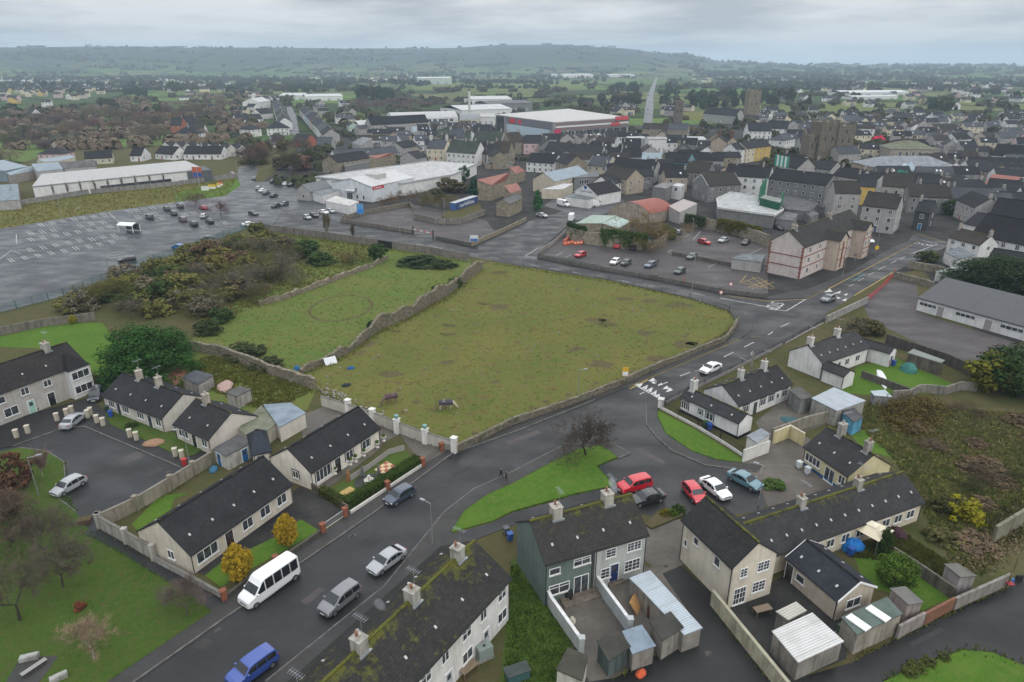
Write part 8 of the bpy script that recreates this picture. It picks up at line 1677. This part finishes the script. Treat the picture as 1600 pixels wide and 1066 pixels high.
def person(label,at,rz,jacket,trousers,stride=.22,h=1.74,coat=.85):
 p =[(0,0,.95),(0,0,1.15),(0,.01,1.38),(0,.0,1.50),(0,.02,1.60),(0,.03,1.69),(.10,0,.90),(.11,stride *.5,.50),(.11,stride,.08),(.11,stride +.14,.05),(-.10,0,.90),(-.11,-stride *.3,.50),(-.11,-stride,.10),(-.11,-stride +.13,.05),(.19,0,1.40),(.26,-.06,1.14),(.24,.04,.92),(.24,.08,.84),(-.19,0,1.40),(-.26,.05,1.14),(-.24,.14,.92),(-.24,.19,.84)]
 e =[(0,1),(1,2),(2,3),(3,4),(4,5),(0,6),(6,7),(7,8),(8,9),(0,10),(10,11),(11,12),(12,13),(2,14),(14,15),(15,16),(16,17),(2,18),(18,19),(19,20),(20,21)]
 r_ =[(.17,.12),(.16,.115),(.17,.12),.055,.095,.085,.095,.065,.045,.04,.095,.065,.045,.04,.075,.055,.04,.035,.075,.055,.04,.035]
 jm,tm,sm2 =flat('jacket',jacket),flat('trousers',trousers),flat('shoes',(.02,.02,.02))
 def asg(c):
  if c.z > 1.64 or (c.z > 1.53 and c.y <-.01): return 4
  if c.z > 1.47 or (c.z < .88 and abs(c.x) > .2): return 3
  if c.z > coat: return 0
  return 2 if c.z < .11 else 1
 me =skin('person',p,e,r_,[jm,tm,sm2,SKIN_,HAIR],asg,2);g =G(*at);o =put('person',me,None,None,(g.x,g.y,.12),rz,(h /1.76,)*3)
 return tag(o,label,'person')
person('person in a black coat walking on the pavement, left of the pair',(783,749),R(-60),(.02,.02,.022),(.02,.02,.025));person('person in a long black coat walking on the pavement, right of the pair',(791,753),R(-70),(.02,.02,.022),(.025,.025,.03),.15,1.66,.55)
person('person in dark clothes standing by the blue-grey estate car',(1028,413),R(90),(.02,.02,.022),(.02,.02,.025),.08);person('person in black standing between the two cars by the low wall',(976.5,420),R(180),(.02,.02,.022),(.02,.02,.025),.06);person('person in a bright red coat walking beside the car park wall',(1068,445),R(-80),(.55,.02,.05),(.35,.02,.04),.15,1.68,.55)
def horse(label,at,rz,rug,coatc,s=1.0):
 # nose along +x, head down grazing
 p =[(0,0,1.05),(-.45,0,1.08),(-.75,0,1.05),(.45,0,1.05),(.72,0,1.02),(.98,0,.88),(1.22,0,.55),(1.40,0,.28),(1.46,0,.12),(.55,.17,.78),(.57,.17,.42),(.54,.17,.08),(.60,.17,.03),(.55,-.17,.78),(.50,-.17,.42),(.45,-.17,.08),(.51,-.17,.03),(-.68,.17,.80),(-.60,.17,.62),(-.80,.17,.40),(-.76,.17,.08),(-.69,.17,.03),(-.68,-.17,.80),(-.64,-.17,.62),(-.88,-.17,.40),(-.86,-.17,.08),(-.79,-.17,.03),(-.92,0,.98),(-1.02,0,.55)]
 e =[(0,1),(1,2),(0,3),(3,4),(4,5),(5,6),(6,7),(7,8),(3,9),(9,10),(10,11),(11,12),(3,13),(13,14),(14,15),(15,16),(2,17),(17,18),(18,19),(19,20),(20,21),(2,22),(22,23),(23,24),(24,25),(25,26),(2,27),(27,28)]
 r_ =[.30,.29,.26,.30,.25,.17,.13,.10,.07,.12,.065,.05,.055,.12,.065,.05,.055,.15,.10,.06,.05,.055,.15,.10,.06,.05,.055,.07,.05]
 g =G(*at);t =thing('horse',label,'horse',(g.x,g.y,.03),rz);cm,hm =flat('horse_coat',coatc),flat('hoof',(.04,.035,.03))
 me =skin('horse_body',p,e,r_,[cm,hm],lambda c: 1 if c.z < .07 else 0,1,1.3);put('horse_body',me,t,None,None,0,(s,)*3)
 m =MB();n =12;rows =[]
 for x,rr_,zc in ((-.98,.32,1.0),(-.7,.40,1.0),(0,.44,1.0),(.5,.43,1.0),(.82,.36,.97)): rows.append([(x *s,rr_ *s *math.sin(a_)*.95,(zc +rr_ *math.cos(a_))*s) for a_ in [R(-125+250*k /(n -1)) for k in range(n)]])
 for a_,b_ in zip(rows,rows[1:]):
  for k in range(n -1): m.face([a_[k],b_[k],b_[k +1],a_[k +1]])
 m.build('rug','fabric',t,rug,smooth=True)
 for sd in (-.07,.07): m =MB();m.lathe([(.045,0),(.035,.1),(.005,.17)],6,0,(1.12*s,sd *s,.70*s));m.build('ear','fabric',t,coatc)
 return t
horse('grazing pony in a purple-brown rug, left of the two',(611,630),R(205),(.085,.055,.065),(.16,.11,.09),1.15);horse('grazing pony with pale head in a dark rug, right of the two',(698,640),R(8),(.060,.055,.070),(.42,.37,.28),1.2)
# ------------------------------------------------------------------ fill-in: the rest of the town, woods, hedgerows
rr =random.Random(99)
def ordw(k): return ORD[k]
def clear(p,r):
 for (cx,cy,rad,*_) in FOOT:
  if (p.x -cx) ** 2+(p.y -cy) ** 2 < (r *.85+rad *.72) ** 2: return False
 return True
def fill(poly,n,where,wcs,rcs,size,eh,ang,seed,jit=.25,auto=3.2,step=None,lod=2,chim=.6):
 """houses of one quarter of the town; each gets its own colours and its place counted from the left"""
 r2 =random.Random(seed);got =[]
 for p in scatter(poly,n *14,seed):
  if len(got) >= n: break
  L =r2.uniform(*size);D =r2.uniform(7,9.5);rad =math.hypot(L,D)/2
  if not clear(p,rad): continue
  FOOT.append((p.x,p.y,rad,1,0,L,D,p.x -L /2,p.y -D /2));got.append((p,L,D))
 got.sort(key=lambda q: P((q[0].x,q[0].y,0))[0]);cnt ={}
 tot ={}
 spec =[(q,r2.choice(wcs),r2.choice(rcs)) for q in got]
 for k,((p,L,D),wc,rc) in enumerate(spec):
  a =ang +r2.uniform(-jit,jit)+(R(90) if r2.random() < .25 else 0);e_ =r2.uniform(*eh);key =(wc,rc);cnt[key]=cnt.get(key,0)+1
  o =Vector((p.x -math.cos(a)*L /2+math.sin(a)*D /2,p.y -math.sin(a)*L /2-math.cos(a)*D /2));FOOT_n =len(FOOT)
  k_ =kw(wc,rc)
  house('house','%s house, %s roof, %s, %s such from left' % (WN[wc],RN[rc],where,ordw(cnt[key]-1)),'house',o,a,L,D,e_,e_ +D /2*r2.uniform(.62,.78),auto=auto,chim=(r2.choice((.05,.95)),) if r2.random() < chim else (),gutter=False,lod=lod,group='houses ' +where,ext=[(s_,r2.uniform(.25,.75),r2.uniform(2.5,4.5),r2.uniform(2.5,5),r2.choice((WC[wc],WC['g'],WC['d'])),r2.choice(((.06,.06,.065),(.2,.2,.2),(.12,.13,.14)))) for s_ in 'fb' if L < 40 and r2.random() < .55],lights=[(r2.uniform(.2,.8),.5) for _ in range(r2.randrange(3))],**k_)
  del FOOT[FOOT_n:]
fill([(0,166),(0,134),(60,131),(180,142),(185,160),(60,168)],44,'in the far-left estate','cccycowp','stttk',(9,17),(5,5.6),R(10),41,.3,3.2)
fill([(380,178),(395,150),(440,150),(445,178)],8,'left of the old street','wgcwp','sskt',(9,15),(5,6),R(60),43)
fill([(470,180),(500,162),(560,168),(600,200),(540,222),(510,210)],10,'right of the old street','wgcgn','ssklt',(9,15),(4,6),R(35),44)
fill([(560,230),(600,205),(720,200),(790,225),(830,262),(760,268),(680,258),(600,240)],34,'left of the red barns','gwscgt','ssklt',(8,14),(4,6.5),R(8),45)
fill([(830,250),(860,225),(1000,225),(1140,232),(1130,300),(1010,300),(930,285),(860,280)],44,'in the town centre','gdswgt','skkst',(8,14),(4.5,7),R(-6),46)
fill([(1200,225),(1210,200),(1380,200),(1500,200),(1600,205),(1640,260),(1500,250),(1340,250),(1250,240)],56,'around the castle','gwscgp','ssklt',(9,15),(4.5,6.5),R(-5),47)
fill([(1330,300),(1440,260),(1640,262),(1640,400),(1560,400),(1545,350),(1480,340)],44,'in the right-hand quarter','gdwsw','ssktl',(9,15),(4.5,6),R(-8),48)
fill([(1100,188),(1200,178),(1400,182),(1600,180),(1640,198),(1400,200),(1200,196)],40,'beyond the church','wcgwp','sslkt',(9,15),(3.4,5.6),R(-4),49)
fill([(1180,150),(1300,142),(1600,140),(1640,170),(1400,172),(1250,166)],36,'in the right-hand suburb','wcwgp','sskt',(10,18),(3.4,5.6),R(0),50,.5,4)
fill([(940,185),(960,160),(990,150),(992,185)],8,'left of the straight far road','wgco','sskt',(9,15),(4,5.6),R(30),53)
fill([(1040,190),(1040,160),(1060,170),(1100,172),(1100,188)],6,'right of the straight far road','wgco','sskt',(9,15),(4,5.6),R(-30),54)
fill([(200,200),(260,176),(380,165),(380,195),(330,222),(250,222)],9,'in the bare wood','wgcr','sskt',(10,16),(4,5.6),R(5),55)
def far_houses(polys):
 r2 =random.Random(58);m =MB()
 for poly,n in polys:
  for p in scatter(poly,n,n):
   if not clear(p,8): continue
   a,L,D,e =r2.uniform(-.5,.5)+(R(90) if r2.random() < .3 else 0),r2.uniform(9,18),8,r2.uniform(3,5.5);w =r2.choice((0,0,1,1,3));m.box(-L /2,L /2,-D /2,D /2,0,e,w,a,(p.x,p.y,0));c,s_ =math.cos(a),math.sin(a)
   T_ =lambda x,y,z: (p.x +x *c -y *s_,p.y +x *s_ +y *c,z)
   for sg in (1,-1): m.face([T_(-L /2-.3,-sg *(D /2+.3),e -.2),T_(L /2+.3,-sg *(D /2+.3),e -.2),T_(L /2+.3,0,e +3),T_(-L /2-.3,0,e +3)],2);m.face([T_(sg *L /2,-D /2,e),T_(sg *L /2,D /2,e),T_(sg *L /2,0,e +2.8)],w)
   for x in (-.3,0,.3):
    for y in (-D /2-.06,D /2): m.box(x *L -.6,x *L +.6,y,y +.06,1,2.3,2,a,(p.x,p.y,0))
 tag(m.build('far_houses',['far_white','far_cream','far_slate','far_grey']),kind='stuff')
for n_,c_ in (('far_white',(.68,.68,.67)),('far_cream',(.62,.54,.38)),('far_slate',(.055,.055,.06)),('far_grey',(.4,.38,.36))): mat(n_,c_,.9,.2)
far_houses([([(0,146),(0,120),(170,119),(230,133),(190,146)],190),([(420,128),(480,118),(650,118),(640,127),(520,130)],70),([(1080,124),(1200,116),(1330,120),(1300,131),(1100,130)],60),([(180,142),(240,124),(400,126),(430,146),(300,158)],40),([(1200,150),(1300,128),(1600,132),(1640,145),(1400,150)],60),([(700,122),(760,116),(950,116),(950,121)],25)])
sheet('far_road',[(1005,192),(1019,192),(1021,170),(1021,150),(1024,135),(1028.5,119),(1025.5,119),(1018,135),(1011,150),(1008,170)],.05,'asphalt_wet')
for nm,px,mt in [('pasture',[(640,133),(790,131),(915,128),(912,136),(850,140),(760,143),(650,141)],'field_green'),('pasture',[(665,160),(700,154),(800,150),(800,156),(735,163)],'scrub_ground'),('pasture',[(1065,175),(1110,174),(1108,188),(1068,188)],'field_rough'),('pasture',[(1184,178),(1210,176),(1212,186),(1184,186)],'field_rough'),('pasture',[(1245,170),(1330,168),(1325,177),(1250,179)],'field_green'),('pasture',[(1285,161),(1420,160),(1420,166),(1290,169)],'field_green'),('pasture',[(1240,192),(1275,191),(1272,197),(1240,197)],'lawn'),('pasture',[(430,125),(560,122),(640,126),(560,130),(430,131)],'field_green'),('pasture',[(190,176),(250,172),(250,182),(190,184)],'field_rough'),('pasture',[(540,176),(572,174),(574,186),(540,186)],'lawn_dark'),('green',[(155,253),(178,251),(178,256),(156,258)],'lawn'),('pasture',[(150,121),(205,119),(210,124),(160,126)],'field_green'),('pasture',[(590,121),(700,119),(700,122),(600,124)],'field_green')]: sheet(nm,px,.03,mt)
# individual trees in and behind the town
BWN =(.14,.11,.085)
def grove(poly,n,kinds,w,h,cols,lab,grp,seed,cat='tree'):
 r2 =random.Random(seed)
 for i_,p in enumerate(sorted(scatter(poly,n,seed),key=lambda q: P((q.x,q.y,0))[0])):
  k =r2.choice(kinds)+str(r2.randrange(4));s =r2.uniform(.75,1.2);tree(k,lab +(', %s from the left' % ordw(i_) if 1 < n <= 16 else ''),None,r2.uniform(*w)*s,r2.uniform(*h)*s,[c *r2.uniform(.8,1.2) for c in r2.choice(cols)],cat=cat,group=grp,xyz=(p.x,p.y,0),z=land(p.x,p.y)-.1)
BR2 =[(.16,.125,.10),(.17,.125,.095),(.13,.11,.09)];GR2 =[(.030,.050,.022),(.038,.056,.026),(.026,.042,.022)]
grove([(0,262),(0,196),(120,185),(230,190),(262,215),(210,232),(150,232),(60,240)],80,['bare','oak'],(9,14),(8,12),BR2,'bare brown tree in the leafless wood on the left','leafless wood on the left',61);grove([(180,190),(330,170),(370,160),(370,190),(260,205)],34,['bare','oak'],(10,14),(9,13),BR2,'bare brown tree in the wood above the gabled row','wood above the gabled row',62)
grove([(380,262),(376,235),(430,220),(470,232),(490,252),(460,275),(420,262)],22,['oak','bare','tree'],(8,12),(7,11),[(.075,.066,.038),(.06,.06,.03),BWN],'olive-brown tree in the clump by the roundabout','tree clump by the roundabout',63);grove([(370,262),(378,240),(420,240),(430,256)],8,['bush'],(7,10),(3,5),[(.065,.075,.014)],'bright green bush on the bank by the roundabout','green bank by the roundabout',64,'bush');grove([(0,196),(0,172),(45,170),(50,188)],8,['tree','bush'],(10,14),(7,10),GR2,'dark evergreen tree at the left edge','evergreens at the left edge',65);grove([(80,180),(110,168),(180,165),(200,180),(140,188)],16,['tree','bare'],(10,14),(8,11),[(.045,.045,.024),BWN],'mixed tree in the belt below the cream estate','tree belt below the cream estate',66)
grove([(180,150),(220,143),(240,146),(232,153)],9,['tree'],(12,17),(10,14),GR2,'dark evergreen in the clump right of the cream estate','evergreen clump right of the cream estate',67);grove([(248,140),(275,137),(283,141),(270,146)],7,['tree'],(13,18),(13,17),GR2,'tall dark evergreen behind the bare wood','tall evergreens behind the bare wood',68);grove([(242,178),(262,172),(275,178),(262,183)],4,['tree'],(10,14),(9,12),[(.04,.055,.02)],'olive evergreen at the edge of the bare wood','olive evergreens at the bare wood',69);grove([(542,154),(560,150),(612,151),(614,157),(570,159)],22,['tree'],(13,18),(13,18),GR2,'tall dark pine in the big clump left of the factory','big pine clump left of the factory',70);grove([(440,142),(500,137),(498,143),(445,148)],14,['tree'],(12,16),(9,12),GR2,'dark evergreen in the shelter belt above the white warehouses','shelter belt above the white warehouses',71);grove([(505,176),(540,160),(640,160),(680,168),(640,176),(560,182)],30,['bare','oak'],(9,13),(7,10),BR2,'bare brown tree behind the arched factory','bare trees behind the arched factory',72)
grove([(340,150),(380,138),(420,136),(420,146),(370,156)],16,['tree','bare'],(12,16),(10,14),GR2 +[BWN],'tree in the group behind the white factory shed','trees behind the white factory shed',73);grove([(828,166),(880,160),(950,160),(1000,150),(1000,165),(900,170)],30,['tree','bare','tree'],(11,15),(9,13),GR2 +[BWN],'tree in the belt behind the shopping centre','tree belt behind the shopping centre',74);grove([(945,146),(965,138),(1003,136),(1003,144),(960,150)],16,['tree'],(13,18),(12,16),GR2,'dark tree in the clump left of the straight road','dark clump left of the straight road',75);grove([(1022,150),(1030,138),(1060,140),(1075,150),(1060,165),(1030,172)],16,['tree','bare'],(11,15),(10,14),GR2,'dark tree right of the straight road','trees right of the straight road',76);grove([(1060,168),(1075,156),(1240,150),(1250,162),(1180,170),(1100,172)],50,['tree'],(11,15),(12,16),GR2,'dark tree in the wood behind the church','wood behind the church',77);grove([(1222,160),(1232,158),(1236,164),(1226,166)],2,['cone'],(12,14),(17,20),GR2,'tall dark conifer right of the church tower','tall conifers right of the church tower',78);grove([(1260,170),(1270,166),(1280,168),(1270,172)],1,['cone'],(13,14),(17,18),GR2,'lone dark conifer by the green pastures','lone conifer',79)
grove([(1440,172),(1470,160),(1500,163),(1495,178)],9,['tree','bare'],(12,16),(11,15),GR2 +[BWN],'dark tree in the clump at the right suburb','clump at the right suburb',80);grove([(1300,200),(1350,190),(1400,192),(1395,208),(1320,214)],14,['bare','oak'],(8,12),(6,9),BR2,'bare tree between the castle and the white house','bare trees by the castle',81);grove([(1480,205),(1640,190),(1640,200),(1490,214)],16,['bush','tree'],(8,12),(4,6),[(.05,.055,.028),(.07,.07,.03)],'hedge tree among the right-hand rows','hedge trees in the right-hand rows',82);grove([(1490,245),(1510,232),(1540,240),(1530,262),(1500,262)],6,['bush','oak'],(9,12),(5,7),[(.055,.05,.04)],'dark ivy tree right of the big hipped hall','ivy trees right of the hipped hall',83);grove([(985,205),(1000,196),(1040,214),(1100,200),(1105,212),(1050,222),(990,222)],14,['bush','bare'],(7,10),(4,7),[(.05,.06,.03),BWN],'bush in the yard of the stone mill','bushes by the stone mill',84);grove([(1540,160),(1640,140),(1640,160),(1560,172)],12,['tree','bare'],(14,18),(12,16),GR2,'dark tree at the right edge of the suburb','trees at the right edge of the suburb',85);tree('cone1','dark upright yew in the churchyard',(1149,200),6,11,(.02,.035,.015));tree('cone3','second dark yew close to the church tower',(1167,195),6,9,(.02,.035,.015));tree('tall2','tall leafless tree left of the factory workshop',(620,206),9,12,BWN);tree('oak3','leafless tree before the arched factory',(680,212),11,12,(.10,.09,.06));tree('bush2','reddish leafless bush by the white range',(602,206),16,4,(.20,.085,.06))
for k in range(9): p =G(85+k *21.5,312-k *2.3);tree('tall%d' % (3+k % 4),'slim leafless street tree before the discount store, %s from the left' % ORD[k],(86+k *21.5,310.5-k *2.4),2.6,6.0,(.26,.22,.20),group='street trees before the discount store')
for lab,u,v in [('small leafless tree in the large car park',306,320),('small leafless tree by the red car park arch',345,335)]: tree('oak4',lab,(u,v),5,5,(.12,.07,.07))
hedge('long clipped dark green hedge before the bare thicket',[(545,202),(592,197)],5,5,(.028,.042,.018),20,.5)
# far woods and hedgerows: masses nobody could count
def masses(name,n,region,size,col,seed,per=22,mat_='leaves',pick=None):
 r2 =random.Random(seed);m =MB();c =0;tries =0
 while c < n and tries < n *50:
  tries += 1;u =r2.uniform(region[0],region[2]);v =region[1]+(region[3]-region[1])*r2.random()
  p =G(u,v)
  if (pick and not pick(p)) or (996 < u < 1038 and v > 119): continue
  c += 1;s =r2.uniform(*size);z0 =land(p.x,p.y);k =r2.randrange(1,6);dx,dy =r2.uniform(-1,1),r2.uniform(-.4,.4)
  for j in range(k):
   cx,cy =p.x +dx *j *s *1.2,p.y +dy *j *s *1.2;h =s *r2.uniform(.7,1.2)
   z0 =land(cx,cy)
   for _ in range(per):
    d =Vector((r2.gauss(0,1),r2.gauss(0,1),abs(r2.gauss(0,1)))).normalized();q =Vector((cx +d.x *s *.6,cy +d.y *s *.6,z0 +h *(.15+.8*d.z)));a =d.cross(Vector((r2.gauss(0,1),r2.gauss(0,1),r2.gauss(0,1)))).normalized()*s *.32;b =d.cross(a).normalized()*s *.32
    m.face([q -a,q -b,q +a,q +b])
 return tag(m.build(name,mat_,None,col),kind='stuff')
masses('hedgerows',240,(-200,104,1800,122),(9,15),(.030,.036,.020),91,14);masses('hedgerows',260,(-200,122,1800,145),(7,12),(.045,.042,.028),92,18,pick=lambda p: not (640 < P((p.x,p.y,0))[0] < 915 and 126 < P((p.x,p.y,0))[1] < 142) and not P((p.x,p.y,0))[0] < 185);masses('far_woods',520,(1060,102,1800,121),(13,20),(.030,.032,.022),93,14);masses('far_woods',70,(-200,101.5,900,112),(14,22),(.024,.034,.022),94,12);masses('garden_trees',260,(0,146,1640,200),(5,8),(.050,.048,.030),95,20,pick=lambda p: clear(p.xy,5) and not (P((p.x,p.y,0))[0] < 185 and P((p.x,p.y,0))[1] < 170) and not (1000 < P((p.x,p.y,0))[0] < 1032));masses('garden_trees',130,(0,150,400,235),(5,8),(.12,.095,.075),96,24,pick=lambda p: clear(p.xy,6) and not (P((p.x,p.y,0))[0] < 185 and P((p.x,p.y,0))[1] < 170));masses('garden_shrubs',300,(480,200,1640,300),(2.5,4.5),(.045,.050,.026),97,20,pick=lambda p: clear(p.xy,4) and not (600 < P((p.x,p.y,0))[0] < 900 and P((p.x,p.y,0))[1] > 255))
def hill_hedges(name,n,r0,r1,size,col,seed,wood=0):
 r2 =random.Random(seed);m =MB()
 for _ in range(n):
  d,a =r2.uniform(r0,r1),R(r2.uniform(-40,40))
  if 6 < math.degrees(a) < 15 and d < 2900: continue
  x,y =d *math.sin(a),d *math.cos(a);h =r2.choice((R(8),R(95)))+r2.gauss(0,.25);k =r2.randrange(6,22) if not wood else r2.randrange(20,50)
  for j in range(k):
   s =r2.uniform(*size);cx,cy =(x +math.cos(h)*j *s *1.1,y +math.sin(h)*j *s *1.1) if not wood else (x +r2.gauss(0,150),y +r2.gauss(0,60));z0 =land(cx,cy)
   for _ in range(5):
    e =Vector((r2.gauss(0,1),r2.gauss(0,1)-.6,abs(r2.gauss(0,1)))).normalized();q =Vector((cx +e.x *s *.5,cy +e.y *s *.5,z0 +s *(.1+.7*e.z)));a_ =e.cross(Vector((r2.gauss(0,1),r2.gauss(0,1),r2.gauss(0,1)))).normalized()*s *.5;b =e.cross(a_).normalized()*s *.5
    m.face([q -a_,q -b,q +a_,q +b])
 tag(m.build(name,'leaves',None,col),kind='stuff')
hill_hedges('hill_hedgerows',300,1500,5600,(7,12),(.024,.030,.020),71);hill_hedges('hill_woods',26,1800,5000,(10,16),(.022,.030,.020),72,1)
for k,(u,v,h_) in enumerate([(964,771,2.6),(602,953,1.6)]):      # wisps of chimney smoke
 sm_m =bpy.data.materials.new('smoke');sm_m.use_nodes =True;nt =sm_m.node_tree;nt.nodes.clear();o_ =nt.nodes.new('ShaderNodeOutputMaterial');v_ =nt.nodes.new('ShaderNodeVolumePrincipled');v_.inputs['Color'].default_value =(.9,.93,1,1);v_.inputs['Density'].default_value =.35 if k == 0 else .2;nt.links.new(v_.outputs[0],o_.inputs['Volume']);MATS['smoke%d' % k]=sm_m
 p =G(u,v,9.9);m =MB();m.lathe([(.05,0),(.22,.4),(.34,1.0),(.42,1.7),(.3,2.3),(.08,2.6)],9);o =m.build('smoke','smoke%d' % k,None,None,True,(p.x,p.y,9.9),.5);o.rotation_euler =(R(18),R(-22),0);o.scale =(1,1,h_ /2.6);tag(o,kind='stuff')
# ------------------------------------------------------------------ the damp air between the camera and the hills
hz =bpy.data.materials.new('haze');hz.use_nodes =True;hn =hz.node_tree.nodes;hn.clear();ho =hn.new('ShaderNodeOutputMaterial');hv =hn.new('ShaderNodeVolumePrincipled')
hv.inputs['Color'].default_value =(.67,.83,1.0,1);hv.inputs['Density'].default_value =.00014;hv.inputs['Anisotropy'].default_value =0.0
hz.node_tree.links.new(hv.outputs[0],ho.inputs['Volume']);MATS['haze']=hz
mb =MB();mb.box(-16500,16500,-600,16500,-3,260);tag(mb.build('haze','haze'),kind='stuff')
